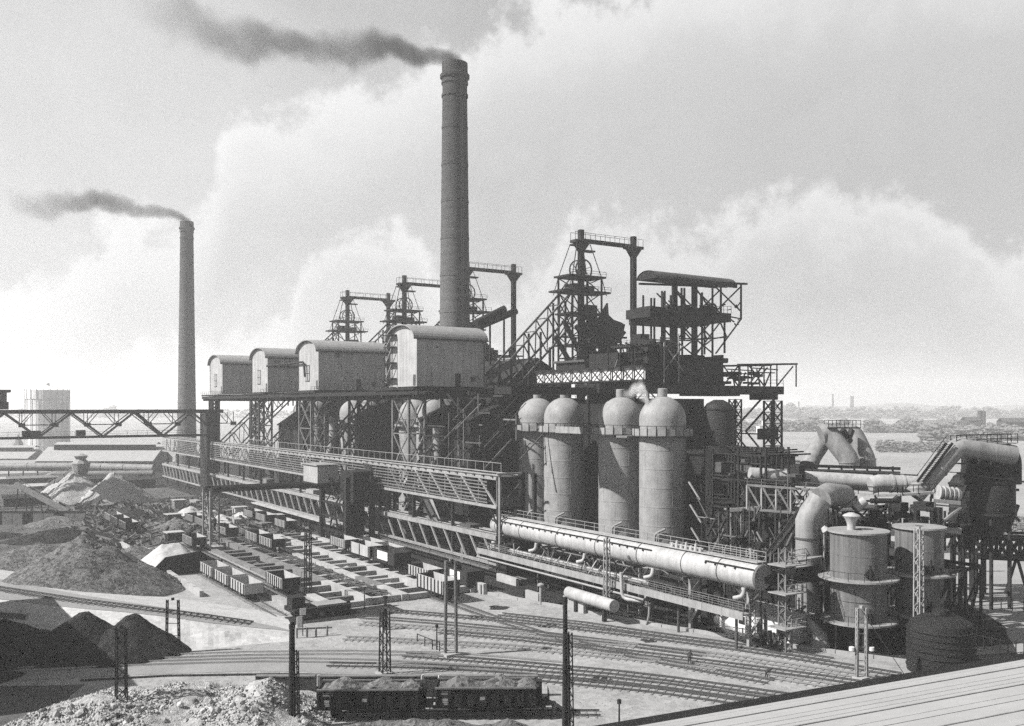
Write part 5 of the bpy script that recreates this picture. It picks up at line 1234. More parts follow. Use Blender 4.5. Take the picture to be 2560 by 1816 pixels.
# things lying on the lower deck
for i, (y, L_, z, m) in enumerate(((148, 4, .5, 'grey_steel'), (160, 5, .5, 'dusty_steel'), (170, 3, .9, 'dark_steel'), (206, 4, 1.2, 'dusty_steel'), (226, 5, 1.0, 'pale_steel'), (262, 6, 1.4, 'dusty_steel'))):
    MB().box(XR+.6, XR+3.0, y, y+L_, 7.7, 7.7+z).build('deck_box', m, q)
# dark end portal of the runway
q = thing('end_portal', 'dark tall end portal of the crane runway beside the leftmost stove', 'portal', (88.5, 137, 0), absolute=True)
for x, y in ((XR, 137), (XR+4.8, 137), (XR+4.8, 133.4)): member('column', (x, y, 0), (x, y, 18.4), .55 if x > XR else .35, 'dark_steel' if x > XR else 'pale_steel', q)
for z in (9, 12.2, 17.4): member('beam', (XR, 137, z), (XR+4.8, 137, z), .5, 'dark_steel', q)
member('brace', (XR, 137, 7.6), (XR+4.8, 137, 11.8), .3, 'dark_steel', q); member('brace', (XR, 137, 12.6), (XR+4.8, 137, 17), .2, 'grey_steel', q); member('brace', (XR+4.8, 137, 12.6), (XR, 137, 17), .2, 'grey_steel', q)
MB().box(XR+.3, XR+4.6, 136.6, 136.75, 12.6, 14.2).build('panel', 'grey_steel', q); member('top_beam', (XR-.6, 137, 18.2), (XR+5.2, 137, 18.2), .35, 'pale_steel', q)
MB().box(XR-.2, XR+6.8, 134.6, 136.9, 0, 6.2).build('machine_room', 'dark_steel', q); MB().box(XR+1, XR+7.4, 134.2, 137, 6.2, 6.4).build('machine_roof', 'dark_steel', q)
MB().box(XR-1.0, XR-.4, 130.4, 136.5, 0, 1.3).build('plinth', 'pale_concrete', q)
MB().box(XR-.2, XR+3.2, 131, 134.4, 0, .9).build('plinth', 'dirty_concrete', q)
# crane bridge: beam from the near leg to the dark tower, with cab
q = thing('bridge_crane', 'long travelling crane beam on a pale lattice leg, reaching the dark tower', 'crane', (71, 201, 0), absolute=True)
yc = 200.7; xl = 55.7
member('main_beam', (xl-.6, yc, 12.2), (88, yc, 12.2), .8, 'dark_steel', q, .9); member('main_beam', (xl-.6, yc+5.5, 12.2), (88, yc+5.5, 12.2), .8, 'dark_steel', q, .9)
member('rail_top', (xl-.6, yc, 12.75), (88, yc, 12.75), .3, 'grey_steel', q, .2)
for i in range(12):
    x = xl+i*2.8; member('tie', (x, yc, 12.1), (x, yc+5.5, 12.1), .3, 'dark_steel', q)
for dy in (0, 5.5):
    for x in (xl-.9, xl+.9):
        member('leg', (x, yc+dy, .4), (x, yc+dy, 12), .32, 'pale_steel' if x < xl else 'dusty_steel', q)
    for k in range(5): member('leg_brace', (xl-.9, yc+dy, .6+k*2.3), (xl+.9, yc+dy, 2.9+k*2.3), .14, 'dusty_steel', q); member('leg_brace', (xl+.9, yc+dy, .6+k*2.3), (xl-.9, yc+dy, 2.9+k*2.3), .14, 'dusty_steel', q)
member('leg_tie', (xl, yc, 6), (xl, yc+5.5, 6), .3, 'dusty_steel', q)
for s in (0, 3.4): member('raking_leg', (xl, yc+6+s, 11), (xl, yc+2.6+s*.4, 1.4), .34, 'pale_steel', q)
for k in range(4): member('rung', (xl, yc+5.6-k*.6, 8-k*1.7), (xl, yc+8-k*1.1, 8-k*1.7), .2, 'pale_steel', q)
MB().box(xl-1.4, xl+1.4, yc-2, yc+7.5, 0, .5).build('leg_bogie', 'concrete', q)
cb = MB().box(77.0, 81.8, yc-4, yc+4.6, 12.9, 16.8).build('machine_cab', 'concrete', q)
MB().box(76.93, 76.985, yc+1.0, yc+1.9, 13.8, 16.2).box(76.90, 76.925, yc+.4, yc+2.5, 13.6, 13.85).build('door', 'dark_steel', cb)
MB().box(76.6, 82.2, yc-4.4, yc+5, 16.8, 17.0).build('cab_roof', 'stove_paint', q)
MB().box(76.9, 82.0, yc-4.2, yc+4.8, 12.5, 12.88).build('cab_floor', 'dark_steel', q)
rr_c = random.Random(91)
q = thing('crane_tower', 'dark bulky crane tower standing on the yard below the machine cab', 'tower', (80, 192, 0), absolute=True)
for x, y in ((78.6, 184), (84.2, 184), (78.6, 198), (84.2, 198)): member('leg', (x, y, 0), (x, y, 15), 1.0, 'dark_steel', q)
MB().box(80.2, 84.8, 184.6, 191.5, 9.5, 16.0).build('machine_house', 'tar', q)
MB().box(79.6, 82.8, 184.6, 187.2, 0, 9.3).build('stair_shaft', 'tar', q)
for z in (3, 6, 9): member('beam', (78.6, 184, z), (78.6, 198, z), .4, 'dark_steel', q); member('beam', (78.6, 184, z), (84.2, 184, z), .4, 'dark_steel', q)
for k in range(4): member('brace', (78.5, 184+k*3.5, 0 if k % 2 else 9), (78.5, 187.5+k*3.5, 9 if k % 2 else 0), .3, 'dark_steel', q)
for i in range(14): member('hoist_strut', (rr_c.uniform(79, 85), rr_c.uniform(191, 200), rr_c.uniform(6, 12)), (rr_c.uniform(79, 85), rr_c.uniform(184, 200), rr_c.uniform(11, 17.5)), .22, 'dark_steel', q)
for i in range(6): member('strut', (86+.4*i, 186+i, 12), (84+.3*i, 184+1.5*i, 17.5), .22, 'dusty_steel', q)
q = thing('loading_platform', 'narrow pale loading platform behind the wagons at the crane tower', 'platform', (80, 215, 4), absolute=True)
for i in range(10): MB().box(81, 82.6, 196+i*6, 201.9+i*6, 3.2, 3.5).build('deck_slab', 'pale_concrete', q)
for i in range(11): member('post', (81.8, 196+i*6, 0), (81.8, 196+i*6, 3.2), .35, 'dark_steel', q)
MB().box(82.7, 84, 192, 256, .1, 2.8).build('back_wall', 'tar', q)
# slanting skip car on the runway, just left of the portal
q = thing('skip_car', 'big tilted grey skip bucket resting on the lower runway deck', 'skip car', (XR+2, 160, 7.7), absolute=True)
MB().poly([(XR+.4, 163.5, 8.0), (XR+.4, 167.5, 11.6), (XR+.4, 164.5, 13.0), (XR+.4, 161.0, 9.2)][::-1]).box(XR+.42, XR+2.6, 162, 166, 8.8, 11.2).build('bucket', 'grey_steel', q)
MB().poly([(XR+.2, 158.6, 8.0), (XR+.2, 161, 9.4), (XR+.2, 164.6, 13.1), (XR+.2, 162.6, 12.7)][::-1]).build('bucket_side', 'pale_steel', q)
for dy in (0, 3): member('guide', (XR, 159+dy, 7.9), (XR, 166+dy, 14), .25, 'dark_steel', q)

# ================================================================ BIG WHITE BLAST MAIN (X = 88.6)
q = thing('blast_main', 'long thick white pipe descending to the right in front of the stoves', 'pipe', (88.6, 110, 9), absolute=True)
XP = 88.6; yy = [139.0, 131.5, 121.0, 111, 101.5, 92.5, 86.0, 79.9]
for a, b in zip(yy, yy[1:]):
    MB().tube([(XP, a-.03, 8.95), (XP, b+.03, 8.95)], 1.65, 32).build('pipe_length', 'white_pipe', q, smooth=50)
for y in yy[1:-1]: MB().tube([(XP, y-.06, 8.95), (XP, y+.06, 8.95)], 1.70, 32).build('flange', 'grey_steel', q, smooth=50)
MB().tube(bent([(XP, 139, 8.95), (XP+.4, 141.5, 8.95), (XP+6, 143.5, 8.4), (XP+8, 143.5, 3)], 2), 1.65, 24).build('pipe_bend', 'white_pipe', q, smooth=60)
MB().tube([(XP, 79.9, 8.95), (XP, 79.7, 8.95)], [1.66, 1.5], 28).build('end_plate', 'grey_pipe', q, smooth=30); MB().tube([(XP+.4, 80.6, 8.6), (XP+10, 79.2, 8.6)], 1.0, 20).build('cross_pipe', 'dark_steel', q, smooth=60)
for y in (138.5, 127.0, 114.0, 98.5, 81.8):
    MB().tube(bent([(XP-1.1, y, 7.5), (XP-1.3, y, 6.4), (XP-1.9, y+1.0, 6.1)], .8), .3, 10).build('drain_elbow', 'white_pipe', q, smooth=60)
MB().box(XP-.8, XP+.9, 80, 141, 10.72, 10.8).build('top_walk', 'white_pipe', q)
rl = MB(); rl.rail([(XP+.85, 80, 10.8), (XP+.85, 141, 10.8)], 1.15, 2.4, .07); rl.rail([(XP-.75, 80, 10.8), (XP-.75, 88, 10.8)], 1.15, 2.4, .07); rl.build('handrail', 'pale_steel', q)
for (a, b) in ((141, 98.5), (88, 79.9)):
    member('cleat_rail', (XP-1.45, a, 10.02), (XP-1.45, b, 10.02), .14, 'dark_steel', q)
    for i in range(int((a-b)/1.7)): member('cleat', (XP-1.5, a-i*1.7, 10.05), (XP-1.62, a-i*1.7, 9.7), .14, 'dark_steel', q)
for y in (137, 125, 113, 102.5, 92.3, 82):
    member('support_post', (XP, y, 0), (XP, y, 7.2), .42, 'pale_steel' if y < 104 else 'grey_steel', q); member('saddle', (XP-1.5, y, 7.1), (XP+1.5, y, 7.1), .3, 'grey_steel', q)
    member('knee_brace', (XP, y, 5.2), (XP-.2, y+2, 7.1), .16, 'grey_steel', q); member('knee_brace', (XP, y, 5.2), (XP-.2, y-2, 7.1), .16, 'grey_steel', q)
    if y < 104: member('raker', (XP, y, 1.2), (XP+.2, y-1.6, 3.9), .28, 'pale_steel', q)
q = thing('valve_cluster', 'small pale valve gear sitting on top of the white pipe near its right end', 'valve', (XP, 91.5, 10.8), absolute=True)
for i in range(7): MB().tube([(XP-.3, 95.5-i*.9, 10.8), (XP-.3, 95.5-i*.9, 11.4+.35*(i % 2))], [.3, .16], 10).build('valve_body', 'white_pipe', q, smooth=60)
MB().tube([(XP-.3, 96, 11.2), (XP-.3, 89.6, 11.2)], .12, 8).build('spindle', 'pale_steel', q)
q = thing('lower_walkway', 'pale lower walkway with railings running below the thick white pipe', 'walkway', (85.4, 110, 5), absolute=True)
for i in range(18):
    y0 = 79.5+i*3.45; MB().box(84.9, 86.0, y0, y0+3.42, 4.7, 4.9).build('deck_plate', 'pale_steel', q); MB().box(84.82, 84.88, y0, y0+3.42, 4.2, 5.15).build('side_plate', 'pale_steel', q)
rl = MB(); rl.rail([(84.9, 79.5, 4.9), (84.9, 141, 4.9)], 1.15, 1.7, .06); rl.rail([(86, 79.5, 4.9), (86, 141, 4.9)], 1.15, 1.7, .06); rl.build('handrail', 'dusty_steel', q)
for y in (137, 125, 113, 102.5, 92.3, 82): member('bracket', (84.9, y, 4.6), (XP, y, 4.6), .3, 'grey_steel', q); member('post', (86.4, y, 0), (86.4, y, 4.5), .25, 'grey_steel', q)
q = thing('service_pipes', 'bundle of thin pale pipes lying along the lower walkway', 'pipes', (86.9, 120, 5), absolute=True)
for i, (x, z, r, m) in enumerate(((86.7, 5.3, .18, 'pale_steel'), (87.2, 5.4, .24, 'white_pipe'), (87.7, 5.2, .14, 'dark_steel'), (84.5, 3.7, .16, 'pale_steel'))):
    MB().tube([(x, 100-i, z), (x, 141, z)], r, 8).build('pipe', m, q, smooth=60)
rr = random.Random(21)
for i in range(30):
    y = rr.uniform(104, 140); member('bracket', (86.2, y, 4.9), (86.2+rr.uniform(0, 2), y+rr.uniform(-.6, .6), 5.2+rr.uniform(.2, 1.8)), .14, rr.choice(('pale_steel', 'dark_steel', 'white_pipe')), q)
q = thing('white_drum', 'short white cylindrical pipe length lying below the lower walkway', 'pipe', G(1475, 1520), absolute=True)
a, b = atD(1418, 1480, 139), atD(1536, 1516, 128.5)
MB().tube([a, a.lerp(b, .03), b], [.6, .85, .85], 24).build('drum', 'white_pipe', q, smooth=50)
for t_ in (.2, .8): p = a.lerp(b, t_); member('cradle', (p.x, p.y, 0), (p.x, p.y, p.z-.7), .5, 'dark_steel', q)
q = thing('bent_pipe', 'thin white bent pipe right of the short white cylinder, turning down to the ground', 'pipe', G(1590, 1540), absolute=True)
MB().tube(bent([atD(1553, 1432, 131), atD(1556, 1497, 131), atD(1606, 1503, 128.5)], 1.0), .26, 12).build('pipe', 'white_pipe', q, smooth=60)
MB().tube(bent([atD(1624, 1508, 128), atD(1622, 1545, 128), G(1616, 1562)], .6), .16, 10).build('pipe', 'pale_steel', q, smooth=60)
member('stay', atD(1562, 1495, 131), atD(1570, 1478, 131), .16, 'pale_steel', q)
q = thing('vent_post', 'pale mushroom vent standing on the ground left of the white cylinder', 'vent', G(1352, 1530), absolute=True)
p = G(1352, 1512); MB().lathe([(.22, 0), (.22, 2.8), (.5, 2.85), (.5, 3.1), (.2, 3.25), (0, 3.3)], p, 14).build('vent', 'pale_steel', q, smooth=40)
# end stair cage of the white pipe
q = thing('end_cage', 'lattice stair cage with railings at the right end of the white pipe', 'stair tower', (90, 78, 0), absolute=True)
mb = MB(); lattice_post(mb, (90.6, 78.0, 0), (90.6, 78.0, 12.6), 1.1, 14, .14); mb.build('lattice_shaft', 'dusty_steel', q)
for z in (7.2, 10.6, 3.0): MB().box(88.8, 92.6, 76.4, 79.2, z, z+.14).build('landing', 'pale_steel', q); MB().rail([(88.8, 76.4, z+.14), (92.6, 76.4, z+.14), (92.6, 79.2, z+.14)], 1.1, 1.3, .07).build('handrail', 'pale_steel', q)
q = thing('pipe_gangway', 'pale gangway leading right from the end of the white pipe to the bent pipe', 'gangway', (94, 78, 10.6), absolute=True)
a, b = V((90.4, 78.6, 10.6)), atD(2050, 1420, 121); b.z = 10.6
for i in range(4): member('deck_plate', a.lerp(b, i/4), a.lerp(b, (i+.98)/4), 1.0, 'pale_steel', q, .25)
MB().rail([a+V((0, 1, 0)), b+V((0, 1, 0))], 1.1, 2, .07).build('handrail', 'dusty_steel', q)
q = thing('white_house', 'low white shed under the right end of the thick white pipe', 'shed', (95, 86, 0), absolute=True)
MB().box(93.2, 97.5, 79.6, 91.5, 0, 3.3).build('wall', 'white_paint', q); MB().box(92.9, 97.8, 79.3, 91.8, 3.3, 3.5).build('roof', 'pale_concrete', q)
for (y0, y1, z0, z1) in ((80.6, 81.6, 0, 2.2), (84.0, 84.9, 0, 2.4), (87, 88, 1.2, 2.2)): MB().box(93.12, 93.19, y0, y1, z0, z1).build('door', 'dark_steel', q)
q = thing('scrap_pile', 'small dark pile of scrap before the white shed', 'scrap', (92, 82, 0), absolute=True)
for i in range(26): x, y = rr.uniform(90.6, 92.4), rr.uniform(79.8, 84.5); member('scrap', (x, y, .1), (x+rr.uniform(-.9, .9), y+rr.uniform(-.9, .9), rr.uniform(.4, 1.5)), rr.uniform(.2, .5), rr.choice(('dark_steel', 'tar', 'grey_steel')), q)

# ================================================================ GAS CLEANING PLANT (right)
def tank(label, x, y, r, ztop, zr1, zr2, ms='tank_plate'):
    t = thing('gas_washer', label, 'tank', (x, y, 0), group='upright gas washer tanks with ring platforms')
    MB().lathe([(r, zr1+.1), (r, ztop)], seg=48).build('upper_shell', ms, t, smooth=40)
    MB().lathe([(r*.985, zr2+.1), (r*.985, zr1)], seg=48).build('lower_shell', ms, t, smooth=40)
    MB().lathe([(r*.6, 0), (r*.6, .8), (r*.97, zr2)], seg=48).build('bottom_cone', 'dark_steel', t, smooth=40)
    for z, e in ((zr1, 1.45), (zr2, 1.3), (ztop, .35)):
        MB().lathe([(.5, z-.12), (r+e, z-.12), (r+e, z+.1), (.5, z+.1)], seg=48, cap=False).build('ring_platform', 'pale_steel', t)
    for k in range(8): a_ = 2*pi*k/8; member('leg', ((r+.9)*cos(a_), (r+.9)*sin(a_), 0), ((r+.9)*cos(a_), (r+.9)*sin(a_), zr2-.12), .22, 'dark_steel', t)
    for z in (zr1, zr2):
        mb = MB()
        for k in range(16):
            a0, a1 = 2*pi*k/16, 2*pi*(k+1)/16; R = r+1.3
            mb.bar((R*cos(a0), R*sin(a0), z+1.1), (R*cos(a1), R*sin(a1), z+1.1), .05); mb.bar((R*cos(a0), R*sin(a0), z), (R*cos(a0), R*sin(a0), z+1.1), .05)
        mb.build('handrail', 'dark_steel', t)
        MB().tube([(-r*.55, -r*.84-.05, z+.9), (-r*.6, -r*.93-.05, z+.9)], .55, 14).build('manhole', 'dark_steel', t)
        MB().bar((-r*.6, -r*.95, z+.2), (-r*.6, -r*.95, z+2.0), .18).build('valve_stem', 'dark_steel', t)
    for z in ((ztop+zr1)/2, (zr1+zr2)/2): MB().lathe([(r-.03, z), (r+.03, z+.02), (r+.03, z+.12), (r-.03, z+.14)], seg=48, cap=False).build('seam', ms, t)
    return t
p = atD(2146, 1442, 116.7); tank('large grey washer tank with two white ring platforms, nearest to the yard', p.x, p.y, 3.35, 14.5, 8.8, 3.55)
p = atD(2298, 1431, 119.7); tank('second grey washer tank half in shade behind the lattice mast', p.x, p.y, 2.9, 14.6, 8.85, 3.7)
p = atD(2352, 1690, 106.5)
q = thing('settling_tank', 'dark round topped settling tank right of the washer tanks', 'tank', (p.x, p.y, 0))
MB().lathe([(3.6, 0), (3.6, 4.6), (3.3, 5.5), (2.3, 6.1), (1.0, 6.3), (.9, 6.9), (0, 7.0)], seg=40).build('shell', 'tar', q, smooth=30)
for k in range(7): MB().lathe([(3.58, .5+k*.7), (3.7, .52+k*.7), (3.7, .64+k*.7), (3.58, .66+k*.7)], seg=40, cap=False).build('hoop', 'dark_steel', q)
q = thing('bent_gas_pipe', 'thick grey upright pipe with a bent top left of the large washer tank', 'pipe', G(2018, 1600), absolute=True)
D1 = 122.0
pts = [atD(2018, 1590, D1), atD(2018, 1425, D1), atD(2018, 1345, D1), atD(2018, 1303, D1), atD(2026, 1285, D1), atD(2052, 1248, D1), atD(2070, 1236, D1+1), atD(2110, 1240, D1+6)]
MB().tube(pts[:3], 1.48, 28).build('pipe_length', 'grey_pipe', q, smooth=50); MB().tube(pts[2:5]+[pts[5]], 1.5, 28).build('pipe_bend', 'grey_pipe', q, smooth=70); MB().tube(pts[5:], 1.5, 28).build('pipe_length', 'grey_pipe', q, smooth=50)
for p in (pts[1], pts[2]): MB().lathe([(1.48, -.12), (1.62, -.1), (1.62, .1), (1.48, .12)], p, 28, cap=False).build('flange', 'grey_steel', q)
MB().tube([atD(2060, 1330, 121), G(2060, 1600)], .12, 8).build('drip_pipe', 'pale_steel', q)
MB().tube([atD(2063, 1326, 121), atD(2056, 1318, 121)], [.5, .35], 10).build('lamp', 'white_paint', q)
q = thing('iron_stair', 'long dark iron stair climbing right from the white pipe end to the high pipes', 'stair', atD(1915, 1388, 124), absolute=True)
a, b = atD(1912, 1390, 121), atD(2024, 1240, 127)
side = V((.838*.9, -.5456*.9, 0))
member('string', a, b, .22, 'dark_steel', q, .4); member('string', a+side, b+side, .22, 'dark_steel', q, .4)
for i in range(44): p = a.lerp(b, i/44); member('step', p, p+side, .3, 'dusty_steel', q, .06)
member('handrail', a+V((0, 0, 1)), b+V((0, 0, 1)), .08, 'dark_steel', q); member('handrail', a+side+V((0, 0, 1)), b+side+V((0, 0, 1)), .08, 'dark_steel', q)
def gp_pipe(name, label, pts, r, m='grey_pipe', flanges=(), cat='pipe', seg=26, R=2.5, group=None, bend=None):
    q = thing(name, label, cat, pts[0], absolute=True, group=group)
    P_ = bent(pts, R, 6)
    MB().tube(P_, r, seg).build('pipe_run', m, q, smooth=60)
    for f in flanges:
        i = int(f); a, b = V(pts[i]), V(pts[i+1]); c = a.lerp(b, f-i); d = (b-a).normalized()*.14
        MB().tube([c-d, c+d], r*1.07, seg).build('flange', m, q)
    return q
gp_pipe('horizontal_gas_pipe', 'white horizontal pipe with a rounded left end above the lattice walkway', [atD(1874, 1188, 150), atD(2010, 1197, 150), atD(2180, 1207, 149)], 1.25, 'white_pipe', (.3, .8), R=.1)
gp_pipe('horizontal_gas_pipe', 'swollen white pipe joining the foot of the slanting pipe', [atD(2176, 1214, 141), atD(2200, 1208, 141), atD(2292, 1212, 141)], 1.3, 'white_pipe', (1.3, 1.6), R=.1)
sp = gp_pipe('slanting_gas_pipe', 'thick slanting pipe rising to a long horizontal pipe with a railing on top', [atD(2285, 1240, 138), atD(2395, 1085+30, 138), atD(2405, 1134, 141)][:2]+[atD(2535, 1138, 138)], 1.42, 'grey_pipe', (.18, .55), R=1.2)
gp_pipe('horizontal_gas_pipe', 'second long dark pipe close behind the railed horizontal pipe', [atD(2400, 1122, 143), atD(2528, 1128, 143), atD(2528, 1210, 143)], 1.45, 'dark_steel', (), R=2)
for i, x in enumerate((2420, 2450, 2480, 2512)):
    gp_pipe('drop_pipe', ['leftmost dark pipe dropping from the railed horizontal pipe', 'second dark drop pipe from the left below the railed pipe', 'third dark drop pipe from the left below the railed pipe', 'rightmost dark drop pipe below the railed pipe'][i], [atD(x, 1140, 141), atD(x, 1212, 141)], .95, 'dark_steel', (.5,), group='dark drop pipes')
q = thing('pipe_walk', 'railed walkway on top of the long horizontal pipe at the right', 'walkway', atD(2460, 1110, 138), absolute=True)
a, b = atD(2384, 1112, 138), atD(2536, 1108, 138)
for i in range(6): member('deck_plate', a.lerp(b, i/6), a.lerp(b, (i+.97)/6), 1.6, 'pale_steel', q, .18)
MB().rail([a+V((-.4, -.7, 0)), b+V((-.4, -.7, 0))], 1.35, 1.3, .09).rail([a+V((.4, .7, 0)), b+V((.4, .7, 0))], 1.35, 1.3, .09).build('handrail', 'dark_steel', q)
q = thing('iron_ladder', 'dark iron ladder stair lying against the slanting pipe', 'stair', atD(2340, 1160, 137), absolute=True)
a, b = atD(2293, 1205, 136.5), atD(2366, 1108, 136.5); side = V((.838, -.5456, 0))*.9
for o_ in (V((0, 0, 0)), side): member('string', a+o_, b+o_, .2, 'dark_steel', q, .35)
for i in range(24): p = a.lerp(b, i/24); member('step', p, p+side, .28, 'dark_steel', q, .08)
member('handrail', a+V((0, 0, 1)), b+V((0, 0, 1)), .08, 'dark_steel', q)
# inverted V pipes
DV = 192.0
gp_pipe('goose_neck_pipe', 'left leg of the inverted V pipes, falling to the lower left', [atD(2072, 1080, DV+3), atD(2030, 1142, DV+1), atD(2022, 1165, DV)], 1.85, 'grey_pipe', (), R=1.5, group='goose neck pipes')
gp_pipe('goose_neck_pipe', 'middle slanting pipe of the inverted V group', [atD(2052, 1088, DV-2), atD(2070, 1082, DV-2), atD(2122, 1148, DV-4), atD(2124, 1170, DV-4)], 1.95, 'grey_pipe', (2.3,), R=1.2, group='goose neck pipes')
gp_pipe('goose_neck_pipe', 'right slanting pipe of the inverted V group', [atD(2118, 1086, DV+4), atD(2134, 1082, DV+4), atD(2166, 1146, DV+2), atD(2168, 1168, DV+2)], 1.8, 'grey_pipe', (2.2,), R=1.2, group='goose neck pipes')
q = thing('top_platform', 'small railed platform on top of the inverted V pipes', 'platform', atD(2100, 1066, DV-2), absolute=True)
a, b = atD(2066, 1070, DV-3), atD(2146, 1070, DV-3)
member('deck', a, b, 2.4, 'dark_steel', q, .25); MB().rail([a+V((-.6, -1, 0)), b+V((-.6, -1, 0))], 1.5, 1.4, .1).rail([a+V((.6, 1, 0)), b+V((.6, 1, 0))], 1.5, 1.4, .1).build('handrail', 'dark_steel', q)
p = atD(2118, 1075, DV); member('saddle', p+V((-1.5, 0, 0)), p+V((1.0, 0, -2.5)), .9, 'dark_steel', q); member('saddle', p+V((1.5, 0, 0)), p+V((0, 0, -2.5)), .9, 'dark_steel', q)
# long dark galleries in front of the goose necks
q = thing('pipe_bridge', 'long dark pipe bridge crossing in front of the inverted V pipes', 'bridge', atD(2050, 1170, 165), absolute=True)
for (xa, ya, xb, yb, w_, m) in ((1870, 1160, 2250, 1172, .5, 'dark_steel'), (1870, 1170, 2250, 1182, .35, 'grey_steel'), (2005, 1183, 2300, 1196, 1.1, 'dark_steel'), (1870, 1152, 2050, 1156, .15, 'dark_steel')):
    member('beam', atD(xa, ya, 165 if w_ < 1 else 152), atD(xb, yb, 165 if w_ < 1 else 152), w_, m, q)
for x in range(1880, 2260, 32): member('post', atD(x, 1166, 165), atD(x, 1196, 165), .25, 'dark_steel', q)
member('deck', atD(2000, 1180, 152), atD(2165, 1189, 152), .6, 'pale_steel', q, .3)
# lattice walkway
q = thing('lattice_walkway', 'pale lattice walkway truss left of the bent gas pipe', 'walkway', atD(1960, 1240, 140), absolute=True)
a, b = atD(1868, 1213, 140), atD(2088, 1229, 138)
truss(q, a, b, 3.6, 6, 'pale_steel', .32, .26, 'pratt')
member('walk_deck', a+V((0, 1, -3.5)), b+V((0, 1, -3.5)), 1.4, 'dusty_steel', q, .15)
MB().rail([a, b], 1.0, 2, .07).build('handrail', 'dusty_steel', q)
for x in (1828, 1853): p = atD(x, 1270, 141); member('leg', p, V((p.x, p.y, 0)), .3, 'dusty_steel', q)
for x, y in ((1838, 1275), (1834, 1330)): member('leg_brace', atD(1828, y, 141), atD(1853, y+35, 141), .2, 'dusty_steel', q)
member('beam', atD(1822, 1276, 141), atD(1905, 1270, 141), .5, 'pale_steel', q)
q = thing('curved_walkway', 'pale railed walkway sweeping past the foot of the slanting pipe', 'walkway', atD(2200, 1240, 132), absolute=True)
pp = [atD(2098, 1232, 137), atD(2140, 1236, 134), atD(2190, 1240, 132), atD(2250, 1237, 131), atD(2330, 1232, 131)]
for a, b in zip(pp, pp[1:]): member('deck_plate', a, b, 1.3, 'pale_steel', q, .3)
MB().rail([p+V((-.3, -.6, 0)) for p in pp], 1.2, 1.6, .08).rail([p+V((.3, .6, 0)) for p in pp], 1.2, 1.6, .08).build('handrail', 'dark_steel', q)
for p in pp[1:]: member('post', p, V((p.x, p.y, 0)), .3, 'dark_steel', q)
q = thing('relief_valve', 'white hourglass shaped relief valve on top of the large washer tank', 'valve', atD(2128, 1330, 117), absolute=True)
p = atD(2128, 1328, 117); MB().lathe([(.55, 0), (.5, .6), (.55, 1.0), (.75, 1.5), (1.05, 1.9), (.8, 2.1), (.3, 2.3)], p, 24).build('body', 'white_pipe', q, smooth=40)
q = thing('small_white_pipes', 'short white slanted pipe piece above the relief valve', 'pipe', atD(2150, 1260, 125), absolute=True)
MB().tube([atD(2138, 1272, 126), atD(2162, 1252, 126)], .65, 16).build('pipe', 'white_pipe', q, smooth=60); MB().tube([atD(2108, 1262, 127), atD(2136, 1260, 127)], .45, 16).build('pipe', 'white_pipe', q, smooth=60)
q = thing('corrugated_pipe', 'ribbed white pipe section right of the slanting pipe foot', 'pipe', atD(2370, 1235, 136), absolute=True)
for i in range(5): a, b = atD(2346+i*11, 1231+i*1.5, 136), atD(2355+i*11, 1232+i*1.5, 136); MB().tube([a, b], [1.05, .8], 18).build('bellows_ring', 'white_pipe', q, smooth=30)
q = thing('steel_frame', 'pale open steel frame with a diagonal right of the washer tanks', 'frame', atD(2370, 1290, 128), absolute=True)
f = lambda x, y: atD(x, y, 128)
for a, b, w_ in (((2332, 1252), (2400, 1258), .5), ((2332, 1262), (2400, 1268), .2), ((2335, 1255), (2335, 1322), .35), ((2402, 1268), (2338, 1320), .3), ((2292, 1315), (2400, 1328), .9)): member('beam', f(*a), f(*b), w_, 'pale_steel', q)
for x in (2335, 2400): p = f(x, 1322); member('post', p, V((p.x, p.y, 0)), .35, 'dark_steel', q)
p = atD(2478, 1200, 141); vessel('big dark round dust catcher at the far right below the drop pipes', p.x, p.y, 3.3, p.z-5.0, p.z-.2, cone=4.2, legs=6)
p = atD(2418, 1210, 146); vessel('dark dust catcher left of the round one at the far right', p.x, p.y, 2.6, p.z-6, p.z, cone=4)
q = thing('lattice_girder', 'heavy dark cross braced girder at the right edge of the picture', 'girder', atD(2500, 1370, 150), absolute=True)
a, b = atD(2405, 1344, 152), atD(2640, 1352, 146)
truss(q, a, b, 3.1, 8, 'dark_steel', .6, .42, 'x'); truss(q, a+V((2, 3, 0)), b+V((2, 3, 0)), 3.1, 8, 'dark_steel', .5, .3, 'x')
for x in (2440, 2460): p = atD(x, 1385, 150); member('leg', p, V((p.x, p.y, 0)), .5, 'dark_steel', q)
a = atD(2542, 1392, 149); member('leg', a, V((a.x+.6, a.y-1.5, 0)), .35, 'dark_steel', q); member('leg', a, V((a.x-.6, a.y+1.5, 0)), .35, 'dark_steel', q)
member('top_strut', atD(2450, 1275, 140), atD(2502, 1342, 148), .3, 'dusty_steel', q); member('top_strut', atD(2516, 1270, 142), atD(2548, 1302, 142), .3, 'dark_steel', q)
